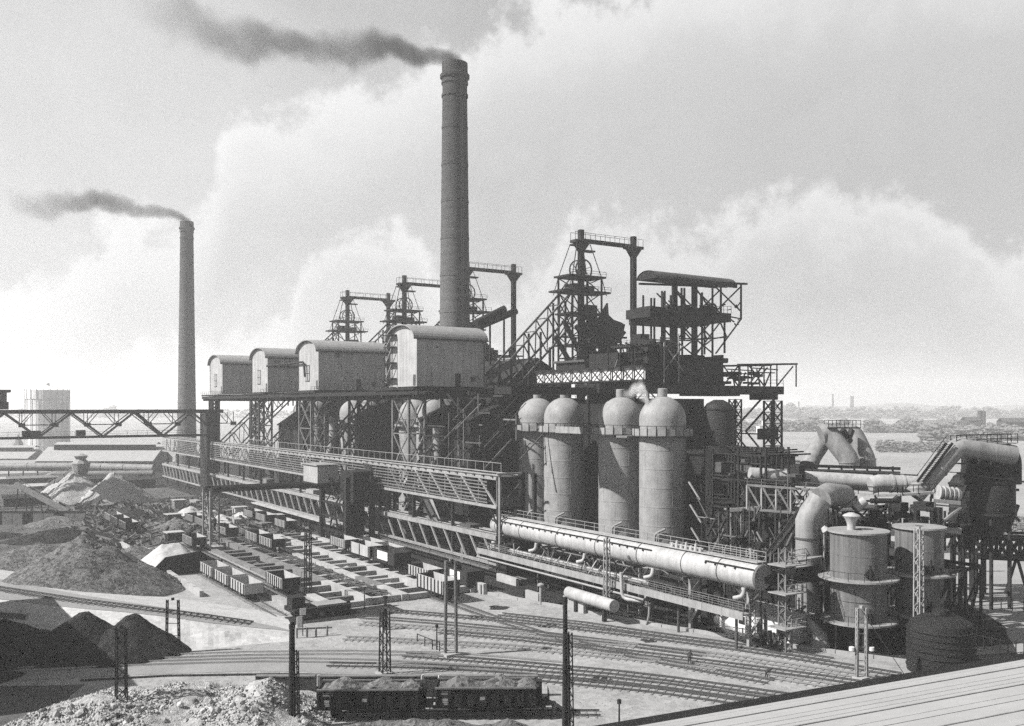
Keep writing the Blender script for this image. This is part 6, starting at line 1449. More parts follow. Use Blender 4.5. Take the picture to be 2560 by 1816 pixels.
# dark pump houses that fill the space behind the tanks
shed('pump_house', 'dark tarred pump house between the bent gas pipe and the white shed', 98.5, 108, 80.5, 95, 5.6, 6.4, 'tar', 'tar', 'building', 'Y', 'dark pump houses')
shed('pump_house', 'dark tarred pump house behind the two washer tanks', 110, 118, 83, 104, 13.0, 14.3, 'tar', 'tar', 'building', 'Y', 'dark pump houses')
q = thing('hopper_trestle', 'open dark trestle of crossed struts behind the settling tank', 'trestle', (115, 72, 0), absolute=True)
for i in range(4):
    for j in range(3):
        x, y = 109+j*3.4, 68+i*3.6; member('post', (x, y, 0), (x, y, 9.5), .3, 'dark_steel', q)
        if j < 2: member('brace', (x, y, .3), (x+3.4, y, 9), .2, 'dark_steel', q); member('beam', (x, y, 9.4), (x+3.4, y, 9.4), .4, 'dark_steel', q)
        if i < 3: member('brace', (x, y, 9), (x, y+3.6, .3), .2, 'dark_steel', q); member('beam', (x, y, 9.5), (x, y+3.6, 9.5), .4, 'dark_steel', q)
for i in range(3): MB().lathe([(.3, 4.5), (1.5, 7.5), (1.5, 9.4)], (111+i*2.2, 71+i*2.4, 0), 16).build('hopper', 'dark_steel', q)
q = thing('machine_clutter', 'dark jumble of valves and pipes among the washer tanks', 'pipework', (112, 80, 0), absolute=True)
rr = random.Random(31)
for i in range(70):
    x0 = rr.uniform(2060, 2400); y0 = rr.uniform(1235, 1330); d = rr.uniform(124, 134); p = atD(x0, y0, d)
    k = rr.random()
    if k < .5: MB().tube([p, p+V((rr.uniform(-4, 4), rr.uniform(-3, 3), rr.choice((0, 0, -2))))], rr.uniform(.1, .45), 8).build('pipe', rr.choice(('dark_steel', 'dark_steel', 'dark_steel', 'grey_steel', 'pale_steel')), q, smooth=60)
    elif k < .8: member('post', p, V((p.x, p.y, max(.2, p.z-rr.uniform(3, 9)))), .25, rr.choice(('dark_steel', 'grey_steel')), q)
    else: member('block', p, p+V((0, 0, -rr.uniform(.8, 2.5))), rr.uniform(.8, 2), 'dark_steel', q)
for i in range(40):
    x0 = rr.uniform(1900, 2420); y0 = rr.uniform(1450, 1600); d = rr.uniform(108, 114) if x0 > 2060 and False else rr.uniform(117, 121); p = atD(x0, y0, d)
    if p.z < .3: continue
    if rr.random() < .5: member('strut', p, p+V((rr.uniform(-3, 3), rr.uniform(-3, 3), rr.uniform(-2, 2))), .14, rr.choice(('dark_steel', 'grey_steel', 'dark_steel')), q)
    else: MB().tube([p, V((p.x, p.y, 0))], .15, 8).build('pipe', rr.choice(('dark_steel', 'grey_steel')), q)
q = thing('valve_house_pipework', 'dense dark pipework and struts left of the bent gas pipe', 'pipework', (104, 92, 0), absolute=True)
for i in range(90):
    x0 = rr.uniform(1750, 2010); y0 = rr.uniform(1290, 1470); dd_ = rr.uniform(124, 140); p = atD(x0, y0, dd_)
    if p.z < .5: continue
    k = rr.random(); dv = rr.choice((V((1, 0, 0)), V((0, 1, 0)), V((0, 0, 1)), V((.6, 0, .8)), V((0, .6, .8))))
    if k < .55: MB().tube([p, p+dv*rr.uniform(2, 7)], rr.uniform(.06, .25), 8).build('pipe', rr.choice(('dark_steel', 'dark_steel', 'dark_steel', 'grey_steel', 'dusty_steel')), q, smooth=60)
    elif k < .85: member('strut', V((p.x, p.y, max(.1, p.z-rr.uniform(2, 8)))), p, .2, rr.choice(('dark_steel', 'dark_steel', 'grey_steel')), q)
    else: member('valve_box', p, p+V((0, 0, -rr.uniform(.5, 1.4))), rr.uniform(.5, 1.4), 'dark_steel', q)
for i in range(6): a = atD(1780+i*40, 1330+i*6, 137); member('column', V((a.x, a.y, 0)), a+V((0, 0, 4)), .35, 'dark_steel', q)
q = thing('vessel_pipework', 'dark tangled pipes and struts among the vessels at the far right', 'pipework', atD(2440, 1230, 145), absolute=True)
for i in range(60):
    x0 = rr.uniform(2380, 2530); y0 = rr.uniform(1165, 1335); dd_ = rr.uniform(139, 150); p = atD(x0, y0, dd_)
    dv = rr.choice((V((1, 0, 0)), V((0, 1, 0)), V((0, 0, 1)), V((.6, 0, .8)), V((.7, -.7, 0))))
    if rr.random() < .6: MB().tube([p, p+dv*rr.uniform(2, 6)], rr.uniform(.08, .32), 8).build('pipe', rr.choice(('dark_steel', 'dark_steel', 'grey_steel')), q, smooth=60)
    else: member('strut', p, p+V((rr.uniform(-2, 2), rr.uniform(-2, 2), -rr.uniform(2, 6))), .2, 'dark_steel', q)
member('platform_edge', atD(2395, 1183, 138), atD(2560, 1205, 138), .9, 'dark_steel', q, .25); member('platform_edge', atD(2380, 1158, 139), atD(2520, 1168, 139), .5, 'dark_steel', q, .2)
q = thing('flare_cover', 'pale curved cover sheet at the foot of the large washer tank', 'sheet', G(2065, 1620), absolute=True)
a = G(2050, 1620); MB().tube([a+V((0, 0, .0)), a+V((.2, .3, 1.6)), a+V((-1, .6, 3.2))], [1.25, .95, .3], 18).build('cover', 'pale_steel', q, smooth=40)
q = thing('yard_fence', 'thin post and rail fence on the pale ground at the far right', 'fence', G(2500, 1560), absolute=True)
for row in ([(2320, 1502), (2405, 1515), (2475, 1522), (2560, 1530), (2640, 1540)], [(2440, 1618), (2500, 1632), (2560, 1640), (2640, 1652)]):
    pp = [G(*c) for c in row]
    for a, b in zip(pp, pp[1:]):
        member('rail', a+V((0, 0, 1.5)), b+V((0, 0, 1.5)), .07, 'dark_steel', q)
        for k in range(3): p = a.lerp(b, k/3); member('post', p, p+V((0, 0, 1.7)), .1, 'dark_steel', q)

# ================================================================ LEFT: TRUSS BRIDGE, HALL, PIPES, CONVEYORS
YB = 317.7
q = thing('ore_bridge', 'long dark truss bridge crossing the upper left of the stockyard', 'bridge', (30, YB, 20), absolute=True)
x0, x1 = -34.0, 88.0; pan = 18.2; k = 0; x = x1-7.2-pan*6
member('top_chord', (x0, YB, 28.2), (x1+3, YB, 28.2), .9, 'dark_steel', q, 1.2); member('bottom_chord', (x0, YB, 20.2), (x1, YB, 20.2), .6, 'dark_steel', q)
member('top_chord', (x0, YB+7, 28.2), (x1+3, YB+7, 28.2), .8, 'dark_steel', q, 1.0); member('bottom_chord', (x0, YB+7, 20.2), (x1, YB+7, 20.2), .6, 'dark_steel', q)
while x < x1-3:
    for dy in (0, 7):
        w_ = .62 if dy == 0 else .3
        a, m_, b = V((x, YB+dy, 27.8)), V((x+pan/2, YB+dy, 20.4)), V((x+pan, YB+dy, 27.8))
        member('diagonal', a, m_, w_, 'grey_steel' if dy == 0 else 'dark_steel', q)
        if b.x < x1+1: member('diagonal', m_, b, w_, 'grey_steel' if dy == 0 else 'dark_steel', q)
        h1, h2 = a.lerp(m_, .5), m_.lerp(b, .5)
        member('sub_tie', h1, h2, .18, 'dark_steel', q); member('sub_post', h1, V((h1.x, h1.y, 27.8)), .2, 'dark_steel', q); member('sub_post', h2, V((h2.x, h2.y, 27.8)), .2, 'dark_steel', q)
        member('sub_strut', h1, V((x+pan*.42, YB+dy, 27.8)), .22, 'dark_steel', q); member('sub_strut', h2, V((x+pan*.58, YB+dy, 27.8)), .22, 'dark_steel', q)
        if dy == 0:
            for h_ in (h1, h2): MB().box(h_.x-.9, h_.x+.9, YB-.4, YB+.4, h_.z-.6, h_.z+.6).build('gusset', 'dark_steel', q)
    member('cross_tie', (x+pan/2, YB, 20.3), (x+pan/2, YB+7, 20.3), .3, 'dark_steel', q); x += pan
member('sloping_strut', (x1-25, YB, 28), (x1-17, YB, 20.5), 1.0, 'dark_steel', q)
MB().box(x1-2.6, x1+1.2, YB-.6, YB+7.6, 0.0, 27.6).build('end_column', 'dark_steel', q)
MB().rail([(x0, YB-.3, 20.6), (x1-3, YB-.3, 20.6)], 1.4, 3, .08).build('handrail', 'dark_steel', q)
for (xx, L_) in ((31, 5), (-6, 4), (46, 2.5)): MB().box(xx, xx+L_, YB+.5, YB+3, 20.6, 22.4).build('deck_winch', 'dark_steel', q)
q = thing('crane_trolley', 'dark crane trolley cabin riding on the truss bridge at the left edge', 'crane trolley', onY(5, 1020, YB), absolute=True)
a, b = onY(-22, 1028, YB), onY(21, 985, YB); MB().box(a.x, b.x, YB-1, YB+6, 28.9, 31.2).build('cab_base', 'dark_steel', q); MB().box(a.x, b.x-.4, YB, YB+5, 31.2, 34.0).build('cab', 'grey_steel', q); MB().box(a.x-1, b.x+.6, YB-1, YB+6, 34.0, 34.8).build('cab_roof', 'dark_steel', q)
# long pale hall beyond
def hall(label, px0, px1, D, ybase, yeave, yridge, m='far_wall', mr='metal_roof', wdt=24, rows=2):
    a, b = atD(px0, yeave, D), atD(px1, yeave, D); ze = a.z; zr = H-(yridge-HY)*D/F
    t = thing('long_hall', label, 'hall', V((a.x, a.y, 0)), absolute=True)
    d = (b-a); L_ = d.length; d.normalize(); nrm = V((-d.y, d.x, 0)); 
    if nrm.y < 0: nrm = -nrm
    c = lambda s, t_, z: a+d*(s*L_)+nrm*t_+V((0, 0, z-ze))
    MB().quad(c(0, 0, 0), c(1, 0, 0), c(1, 0, ze), c(0, 0, ze)).poly([c(0, 0, 0), c(0, 0, ze), c(0, wdt/2, zr), c(0, wdt, ze), c(0, wdt, 0)]).poly([c(1, 0, 0), c(1, wdt, 0), c(1, wdt, ze), c(1, wdt/2, zr), c(1, 0, ze)]).quad(c(1, wdt, 0), c(0, wdt, 0), c(0, wdt, ze), c(1, wdt, ze)).build('wall', m, t)
    MB().quad(c(0, -.8, ze-.2), c(1, -.8, ze-.2), c(1, wdt/2, zr), c(0, wdt/2, zr)).quad(c(0, wdt/2, zr), c(1, wdt/2, zr), c(1, wdt+.8, ze-.2), c(0, wdt+.8, ze-.2)).build('roof', mr, t)
    m0 = MB(); s0, s1 = .08, .96
    pts = [(wdt/2-3.4, zr-1.4), (wdt/2-3.4, zr+1.1), (wdt/2, zr+2.2), (wdt/2+3.4, zr+1.1)]
    m0.quad(c(s0, *pts[0]), c(s1, *pts[0]), c(s1, *pts[1]), c(s0, *pts[1])); m0.build('monitor_glazing', 'glass_dark', t)
    MB().quad(c(s0, *pts[1]), c(s1, *pts[1]), c(s1, *pts[2]), c(s0, *pts[2])).quad(c(s0, *pts[2]), c(s1, *pts[2]), c(s1, *pts[3]), c(s0, *pts[3])).build('monitor_roof', mr, t)
    n = int(L_/4)
    for i in range(n): MB().quad(c((i+.15)/n, -.08, ze*.25), c((i+.85)/n, -.08, ze*.25), c((i+.85)/n, -.08, ze*.75), c((i+.15)/n, -.08, ze*.75)).build('window', 'glass_dark', t)
    return t
hall('long pale roofed hall with a raised ridge seen under the truss bridge', 88, 384, 430, 1165, 1152, 1120)
hall('low hazy hall at the left edge beyond the long pale roofed hall', -60, 70, 520, 1165, 1146, 1126)
q = thing('church_tower', 'faint hazy spire between the two far halls at the left edge', 'tower', atD(45, 1140, 700), absolute=True)
p = atD(45, 1140, 700); MB().box(p.x-3, p.x+3, p.y-3, p.y+3, 0, 0.2+30-(1128-HY)*700/F+0).build('tower', 'far_wall', q)
zz = H-(1132-HY)*700/F; MB().box(p.x-3.2, p.x+3.2, p.y-3.2, p.y+3.2, 0, max(1, zz)).build('nave', 'far_wall', q); MB().lathe([(4, max(1, zz)), (0, max(1, zz)+8)], (p.x, p.y, 0), 8).build('spire', 'far_wall', q)
gp_pipe('long_gas_pipe', 'long pale pipeline running from the left edge to the runway end', [atD(-60, 1168, 392), atD(200, 1167, 392), atD(384, 1172, 388)], 1.7, 'grey_pipe', (.5, 1.3, 1.6), R=.1)
gp_pipe('long_gas_pipe', 'second lower pipeline below the long pale one, with a curved left end', [atD(108, 1200, 372), atD(130, 1186, 372), atD(384, 1184, 370)], 1.2, 'dusty_steel', (1.3, 1.6), R=2)
q = thing('pipe_trestle', 'dark trestle posts under the long pale pipeline', 'trestle', atD(200, 1180, 390), absolute=True)
for x in range(-50, 384, 36): p = atD(x, 1178, 391); member('post', p, V((p.x, p.y, 0)), .5, 'dark_steel', q)
for i, (pA, pB, w_, D_1, lb) in enumerate((((110, 1222), (205, 1160), 1.2, 330, 'pale inclined conveyor rising to the right below the truss bridge'), ((38, 1210), (192, 1292), 1.3, 262, 'long pale inclined conveyor falling to the right near the left edge'))):
    q = thing('inclined_conveyor', lb, 'conveyor', atD(*pA, D_1), absolute=True)
    a, b = atD(*pA, D_1), atD(*pB, D_1); member('belt_gallery', a, b, w_, 'stove_paint', q, w_)
    MB().rail([a+V((0, 0, .6)), b+V((0, 0, .6))], 1.0, 3, .1, False).build('handrail', 'pale_steel', q)
    for t_ in (.1, .35, .6, .85):
        p = a.lerp(b, t_); member('trestle_leg', p+V((-.8, 0, 0)), V((p.x-1.4, p.y, 0)), .3, 'dark_steel', q); member('trestle_leg', p+V((.8, 0, 0)), V((p.x+1.4, p.y, 0)), .3, 'dark_steel', q)
q = thing('transfer_hopper', 'jagged pale transfer hopper at the top of the rising conveyor', 'hopper', atD(205, 1165, 330), absolute=True)
p = atD(202, 1170, 330); MB().lathe([(1, -5), (2.6, -1), (3.2, 1.6), (1.6, 3), (2.4, 4.2), (.4, 5)], p, 9).build('hopper', 'stove_paint', q); member('support', p+V((0, 0, -5)), V((p.x, p.y, 0)), .8, 'dark_steel', q)
rr = random.Random(77)
LB = ['dark low shed beyond the heaps at the left edge', 'dark shed left of the tall ridged heap', 'dark shed behind the tall ridged heap', 'long dark shed below the long pale pipeline', 'dark shed between the conveyors', 'small dark shed with a pale roof left of the near conveyor', 'dark shed near the far runway end', 'low dark shed behind the left rounded heap']
for i, (px, yb_, wpx, hp, m, mr) in enumerate(((60, 1262, 90, 26, 'tar', 'dark_steel'), (150, 1246, 100, 24, 'tar', 'dark_steel'), (262, 1212, 150, 22, 'soot_brick', 'dark_steel'), (150, 1204, 230, 16, 'soot_brick', 'dusty_steel'), (90, 1226, 70, 16, 'dirty_concrete', 'pale_concrete'), (20, 1304, 120, 18, 'tar', 'tar'), (345, 1218, 70, 26, 'tar', 'dark_steel'), (40, 1206, 110, 14, 'dirty_concrete', 'metal_roof'))):
    p = G(px, yb_); D_ = 70500/(yb_-HY); w_ = wpx*D_/F; h_ = hp*D_/F
    t = shed('storage_shed', LB[i], -w_/2, w_/2, 0, 12, h_*.8, h_, m, mr, 'shed', 'X', 'dark sheds of the stockyard', bays=4)
    for c in KIDS(t):
        for v in c.data.vertices: pass
    t.location = (p.x, p.y, 0); 
    for c in KIDS(t): c.location = V((0, 6, 0))*-1 if False else V((0, 0, 0))
    t.rotation_euler.z = -0.05
# wall along the dark bank at the left
q = thing('dark_wall', 'long dark wall with square openings below the near conveyor at the left edge', 'wall', G(60, 1300), absolute=True)
for i in range(9):
    a, b = G(-20+i*26, 1312), G(-20+(i+.96)*26, 1312); member('wall_bay', a+V((0, 0, 1.6)), b+V((0, 0, 1.6)), .5, 'dirty_concrete' if i % 3 else 'tar', q, 3.2); member('coping', a+V((0, 0, 3.3)), b+V((0, 0, 3.3)), .7, 'dark_steel', q, .25)
# litter of small stock in the mid distance: each a stack
SL_ = [('timber_stack', 'stack of timber'), ('plate_stack', 'stack of dark plates'), ('scrap_heap', 'loose scrap heap'), ('hut', 'little hut')]
WHERE = ['left of the crane leg', 'far beyond the crane leg', 'before the tall ridged heap', 'beside the wagon track', 'under the far runway', 'near the left heaps', 'behind the bulkhead', 'between the far tracks', 'by the loading platform', 'right of the sand heap', 'near the conveyor foot', 'at the foot of the crane tower']
for i in range(24):
    x, y = rr.uniform(30, 83), rr.uniform(212, 300)
    if abs(x-62) < 3 or abs(x-45.4) < 3 or abs(x-55.7) < 3: x += 5
    k = i % 4; nm, lb = SL_[k]
    q = thing(nm, f'{lb} {WHERE[i//2]}'+(', the nearer one' if i % 2 else ', the farther one'), lb.split()[-1] if k else 'timber stack', (x, y, 0), rz=rr.uniform(-.2, .2))
    m = rr.choice(('timber', 'dark_steel', 'pale_concrete', 'dusty_steel', 'pale_steel'))
    if k == 0:
        for a in range(4):
            for b in range(3): MB().box(-1+a*.5, -.54+a*.5, -2.4, 2.4, b*.4, b*.4+.37).build('balk', m, q)
    elif k == 1:
        for a in range(4): MB().box(-1.4+rr.uniform(-.15, .15), 1.4, -1.8, 1.8+rr.uniform(-.2, .2), a*.3, a*.3+.26).build('plate', 'dusty_steel' if a % 2 else 'dark_steel', q)
    elif k == 2:
        for a in range(14): member('scrap', (rr.uniform(-1.6, 1.6), rr.uniform(-1.6, 1.6), .1), (rr.uniform(-1.6, 1.6), rr.uniform(-1.6, 1.6), rr.uniform(.5, 1.6)), .3, rr.choice(('dark_steel', 'dusty_steel', 'pale_steel')), q)
    else:
        MB().box(-1.6, 1.6, -1.4, 1.4, 0, 2.3).build('wall', m, q); MB().box(-1.9, 1.9, -1.7, 1.7, 2.3, 2.5).build('roof', 'pale_concrete', q); MB().box(-1.66, -1.61, -.4, .4, 0, 1.9).build('door', 'dark_steel', q)

# ================================================================ FAR LEFT GAS HOLDER, FAR WORKS, WOODS
p = atD(119, 1000, 640); r_ = 49*640/F
q = thing('gas_holder', 'hazy round gas holder with a shallow cone roof behind the truss bridge', 'gas holder', (p.x, p.y, 0))
zt = H+(HY-976)*640/F
MB().lathe([(r_, 0), (r_, zt-6)], seg=40).build('tank', 'gas_holder', q, smooth=30); MB().lathe([(r_*1.03, zt-6), (r_*1.03, zt)], seg=40).build('lift_ring', 'gas_holder', q, smooth=30)
MB().lathe([(r_*1.03, zt), (r_*.1, zt+3.3), (r_*.1, zt+4.8), (0, zt+5)], seg=40).build('crown', 'gas_holder', q, smooth=20)
for k in range(20): a_ = 2*pi*k/20; member('guide_post', (r_*1.04*cos(a_), r_*1.04*sin(a_), 0), (r_*1.04*cos(a_), r_*1.04*sin(a_), zt+.6), .4, 'gas_holder', q)
def wood(label, x0, x1, ybase, D, hgt, seed, m='foliage', n=420):
    n *= 5
    mb = MB(); rr = random.Random(seed); ico = [(0, 0, 1), (.9, 0, .3), (.28, .85, .2), (-.72, .53, .3), (-.72, -.53, .2), (.28, -.85, .3), (0, 0, -.6)]
    for i in range(n):
        px = rr.uniform(x0, x1); d = D*rr.uniform(.94, 1.06); pb = atD(px, HY, d); s = hgt*rr.uniform(.35, 1.1)*(1+.6*noise.noise(V((px*.02, seed, 0))))
        z = rr.uniform(.0, .9)*s; R_ = s*rr.uniform(.12, .26); b = len(mb.v); sx = rr.uniform(.8, 1.9)
        for v in ico: mb.v.append((pb.x+v[0]*R_*sx*rr.uniform(.8, 1.2), pb.y+v[1]*R_*sx*rr.uniform(.8, 1.2), z+v[2]*R_*rr.uniform(.8, 1.2)))
        for k in range(5): mb.f.append((b, b+1+k, b+1+(k+1) % 5)); mb.f.append((b+6, b+1+(k+1) % 5, b+1+k))
    o = mb.build('distant_wood', m); tag(o, label, 'wood', kind='stuff')
wood('dark belt of trees beyond the pale field right of the goose neck pipes', 2160, 2420, 1063, 1100, 13, 1)
wood('tree belt at the foot of the hills left of the goose neck pipes', 1840, 2120, 1060, 1150, 13, 2)
wood('bushes and trees across the far right of the pale field', 2300, 2700, 1075, 850, 11, 3)
wood('loose bushes on the pale slope behind the railed pipe', 2190, 2420, 1090, 640, 6, 4, n=200)
wood('hazy wooded hill line far away on the right', 1700, 2750, 1030, 2300, 26, 5, n=700)
wood('very faint wooded horizon behind the works', -300, 1900, 1030, 2400, 20, 6, n=700)
wood('dark hedge along the track bed at the far right edge', 2400, 2640, 1330, 232, 2.2, 9, n=160)
hl = MB(); n = 60
for i in range(n+1):
    px = 1500+i*1300/n; d = 3600; p = atD(px, HY, d); z = 10+26*(.5+noise.noise(V((i*.13, 2, 0))))+(8 if px > 2000 else 0); q_ = atD(px, HY, d*1.4)
    hl.v += [(p.x, p.y, -1), (p.x*1.02, p.y*1.02, z), (q_.x, q_.y, z*.8), (q_.x, q_.y, -1)]
for i in range(n):
    for k in range(3): a = i*4+k; hl.f.append((a, a+4, a+5, a+1))
structure('hills', hl, 'foliage')
LBF = ['hazy block with a square tower above the far right trees', 'faint broad hazy hall on the right horizon', 'faint works building left of the distant chimneys', 'low shed roof left of the goose neck pipes', 'small white house beside the dark lattice leg', 'low row of white cottages behind the goose neck pipes', 'hazy low factory at the far right edge']
for i, (px, yt, wpx, D_1, m, twr) in enumerate(((2440, 1045, 46, 1000, 'soot_brick', 1), (2330, 1052, 60, 1400, 'far_wall', 0), (1990, 1004+16, 90, 2600, 'far_wall', 0), (1945, 1122, 44, 420, 'dark_steel', 0), (1905, 1062, 12, 1000, 'white_paint', 1), (1985, 1142, 70, 400, 'white_paint', 0), (2540, 1048, 60, 900, 'soot_brick', 0))):
    p = atD(px, yt, D_1); w_ = wpx*D_1/F; z = max(2, p.z)
    q = thing('distant_building', LBF[i], 'building', (p.x, p.y, 0), rz=-YAW)
    MB().box(-w_/2, w_/2, 0, 14, 0, z*.85).build('wall', m, q)
    r = MB(); r.quad((-w_/2-.5, -.5, z*.83), (w_/2+.5, -.5, z*.83), (w_/2+.5, 7, z*1.05), (-w_/2-.5, 7, z*1.05)).quad((-w_/2-.5, 7, z*1.05), (w_/2+.5, 7, z*1.05), (w_/2+.5, 14.5, z*.83), (-w_/2-.5, 14.5, z*.83)); r.build('roof', 'grey_steel' if m != 'white_paint' else 'pale_steel', q)
    if twr: MB().box(w_*.2, w_*.42, -.3, 5, 0, z*1.45).build('tower', m, q)
    for k in range(5): MB().box(-w_/2+w_*(k+.25)/5, -w_/2+w_*(k+.75)/5, -.1, -.02, z*.3, z*.55).build('window', 'glass_dark', q)
for i, (px, yt, yb_, D_1, r) in enumerate(((2082, 985, 1022, 2600, 2.2), (2130, 990, 1022, 2600, 4.5), (1997, 1004, 1022, 2600, 2.0), (2460, 1028, 1060, 1000, 1.6))):
    p = atD(px, yt, D_1); q = thing('distant_chimney', ['thin faint chimney on the right horizon', 'thicker faint chimney with a wisp of smoke on the right horizon', 'short faint chimney left of the others on the horizon', 'hazy chimney beside the square towered block'][i], 'chimney', (p.x, p.y, 0), group='distant chimneys')
    MB().lathe([(r*1.2, 0), (r, p.z)], seg=12).build('shaft', 'soot_brick', q)

# ================================================================ MASTS
def mast(label, px, ybase, ytop, kind='lattice', m='dark_steel', w0=.9, two=False, group='lattice masts of the yard', base=None):
    p = base if base is not None else G(px, ybase); D_ = (p-V((0, 0, 0))).dot(V((.5456, .838, 0))); h = H-(ytop-HY)*D_/F
    t = thing('lattice_mast', label, 'mast', (p.x, p.y, 0), group=group)
    MB().box(-w0*.9, w0*.9, -w0*.7, w0*.7, 0, .35).build('footing', 'concrete', t)
    if two:
        for s in (-1, 1):
            mb = MB(); a = V((s*w0*.6*.838, -s*w0*.6*.5456, 0)); lattice_post(mb, a, a*.85+V((0, 0, h)), .2, int(h/.6), .1); mb.build('mast_leg', m, t)
        mb = MB()
        for k in range(int(h/1.5)): z = .6+k*1.5; mb.bar((-w0*.6*.838, w0*.6*.5456, z), (w0*.6*.838, -w0*.6*.5456, z), .07)
        mb.build('cross_tie', m, t)
    elif kind == 'pole':
        MB().lathe([(w0*.5, 0), (w0*.34, h-.5), (w0*.42, h)], seg=12).build('pole', m, t, smooth=40)
        mb = MB(); lattice_post(mb, (.3, -.3, 0), (.2, -.2, h*.75), .5, int(h/.8), .09); mb.build('climbing_frame', m, t)
    else:
        C = [(-1, -1), (1, -1), (1, 1), (-1, 1)]; n = max(6, int(h/.9)); cor = lambda f, k: V((C[k][0]*w0/2*(1-.18*f), C[k][1]*w0/2*(1-.18*f), h*f))
        mb = MB()
        for k in range(4): mb.bar(cor(0, k), cor(1, k), .13)
        mb.build('corner_angles', m, t); mb = MB()
        for i in range(n):
            for k in range(4):
                k2 = (k+1) % 4; mb.bar(cor(i/n, k if i % 2 else k2), cor((i+1)/n, k2 if i % 2 else k), .075)
        mb.build('lacing', m, t)
    MB().box(-.16, .16, -.16, .16, h-.05, h+.25).build('cap', m, t)
    return t
M1 = mast('lattice mast standing in the rubble bank at the lower left', 303, 1812, 1570, w0=.95)
M2 = mast('twin legged mast before the pale slope right of the coal cones', 432, 1633, 1500, two=True, w0=1.3, m='dark_steel')
M3 = mast('thick dark pole mast at the right end of the rubble bank', 730, 1822, 1562, kind='pole', w0=.75)
M4 = mast('short slim lattice mast beside the haul road, left of centre', 962, 1688, 1528, w0=.95)
M5 = mast('tall twin legged pale mast in the middle of the yard', 1127, 1640, 1402, two=True, w0=1.1, m='dusty_steel')
M6 = mast('dark mast right of the loaded hopper wagons', 1413, 1825, 1500, kind='pole', w0=.6)
M7 = mast('slim pale lattice mast in front of the thick white pipe, left one', 1517, 1545, 1347, m='pale_steel', w0=.7)
M8 = mast('dark lattice mast at the near corner of the ore bins', 770, 1500, 1327, w0=.9)
M9 = mast('pale lattice mast in front of the right end of the white pipe', 1876, 1600, 1376, m='pale_steel', w0=.85)
M10 = mast('pale twin legged mast in front of the large washer tank', 2154, 1700, 1520, two=True, w0=.9, m='pale_steel')
M11 = mast('tall pale spotted lattice mast between the two washer tanks', 2297, 1655, 1322, m='pale_steel', w0=.85)
M12 = mast('small lattice mast top beside the first buffer of the yard', 961, 1575, 1530, w0=.5)
for m_, zf in ((M10, .35),):
    for s in (-1, 1): MB().tube([(s*.9, -s*.6, 3.2), (s*.9, -s*.6, 3.6)], .3, 10).build('insulator', 'white_paint', m_)
q = thing('overhead_wire', 'thin stay wire running down to the right from the mast before the washer tank', 'wire', (M10.location.x, M10.location.y, 0), absolute=True)
a = M10.location+V((0, 0, 7.6)); MB().bar(a, G(2330, 1790), .05).build('wire', 'dark_steel', q)
for i, (x, y, yt, lb) in enumerate(((1092, 1625, 1570, 'dark signal post with a round head by the small railing'), (911, 1525, 1475, 'thin post at the near edge of the ore bins'), (1548, 1820, 1760, 'short dark post near the lower edge left of the pale roof'))):
    p = G(x, y); D_ = 70500/(y-HY); h = (y-yt)*D_/F; q = thing('signal_post', lb, 'post', p); MB().lathe([(.1, 0), (.07, h), (.2, h+.02), (.2, h+.4), (0, h+.5)], seg=10).build('post', 'dark_steel', q, smooth=40)

# ================================================================ WORKERS
def person(label, p, face, bend, tall=1.75):
    t = thing('person', label, 'person', p, rz=face)
    s = tall/1.75
    me = bpy.data.meshes.new('body'); hz = .93
    c, s_ = cos(bend), sin(bend)
    R = lambda x, y, z: (x, y*c-(-(z-hz))*(-s_)*-1 if False else y*c-(z-hz)*s_, hz+(z-hz)*c+y*s_)
    vs = [(0, 0, hz), R(0, 0, 1.12), R(0, 0, 1.38), R(0, 0, 1.5), R(0, -.02, 1.62), R(0, -.02, 1.72),
          R(-.2, 0, 1.40), R(-.27, -.05, 1.14), R(-.22, -.28, 1.0), R(-.2, -.36, .97), R(.2, 0, 1.40), R(.27, -.05, 1.14), R(.22, -.28, 1.0), R(.2, -.36, .97),
          (-.1, 0, .86), (-.13, -.06, .48), (-.14, .03, .08), (-.14, -.16, .04), (.1, 0, .86), (.13, .05, .48), (.15, .16, .08), (.15, -.02, .04)]
    ed = [(0, 1), (1, 2), (2, 3), (3, 4), (4, 5), (2, 6), (6, 7), (7, 8), (8, 9), (2, 10), (10, 11), (11, 12), (12, 13), (0, 14), (14, 15), (15, 16), (16, 17), (0, 18), (18, 19), (19, 20), (20, 21)]
    rad = [.15, .14, .16, .06, .1, .09, .07, .05, .04, .035, .07, .05, .04, .035, .095, .07, .05, .045, .095, .07, .05, .045]
    me.from_pydata([(v[0]*s, v[1]*s, v[2]*s) for v in vs], ed, []); me.materials.append(MATS['cloth_dark'])
    o = bpy.data.objects.new('body', me); COL.objects.link(o); o.parent = t
    sk = o.modifiers.new('Skin', 'SKIN'); 
    if not me.skin_vertices: 
        bm = bmesh.new(); bm.from_mesh(me); bm.verts.layers.skin.verify(); bm.to_mesh(me); bm.free()
    for i, r in enumerate(rad): me.skin_vertices[0].data[i].radius = (r*s, r*s)
    me.skin_vertices[0].data[0].use_root = True
    o.modifiers.new('Sub', 'SUBSURF').levels = 1
    hd = R(0, -.03, 1.68); MB().lathe([(0, -.12), (.075, -.08), (.1, 0), (.08, .09), (0, .125)], (hd[0]*s, hd[1]*s, hd[2]*s), 14, cap=False).build('head', 'skin', t, smooth=60)
    MB().lathe([(.15, .03), (.11, .05), (.1, .12), (0, .15)], (hd[0]*s, hd[1]*s, hd[2]*s), 14).build('cap', 'cloth_dark', t, smooth=40)
    sh = R(0, .02, 1.25); MB().box(-.17, .17, -.135, -.125, -.2, .2)
    return t
person('worker bending forward over the rails of the yard', G(1724, 1662), 2.2, .75)
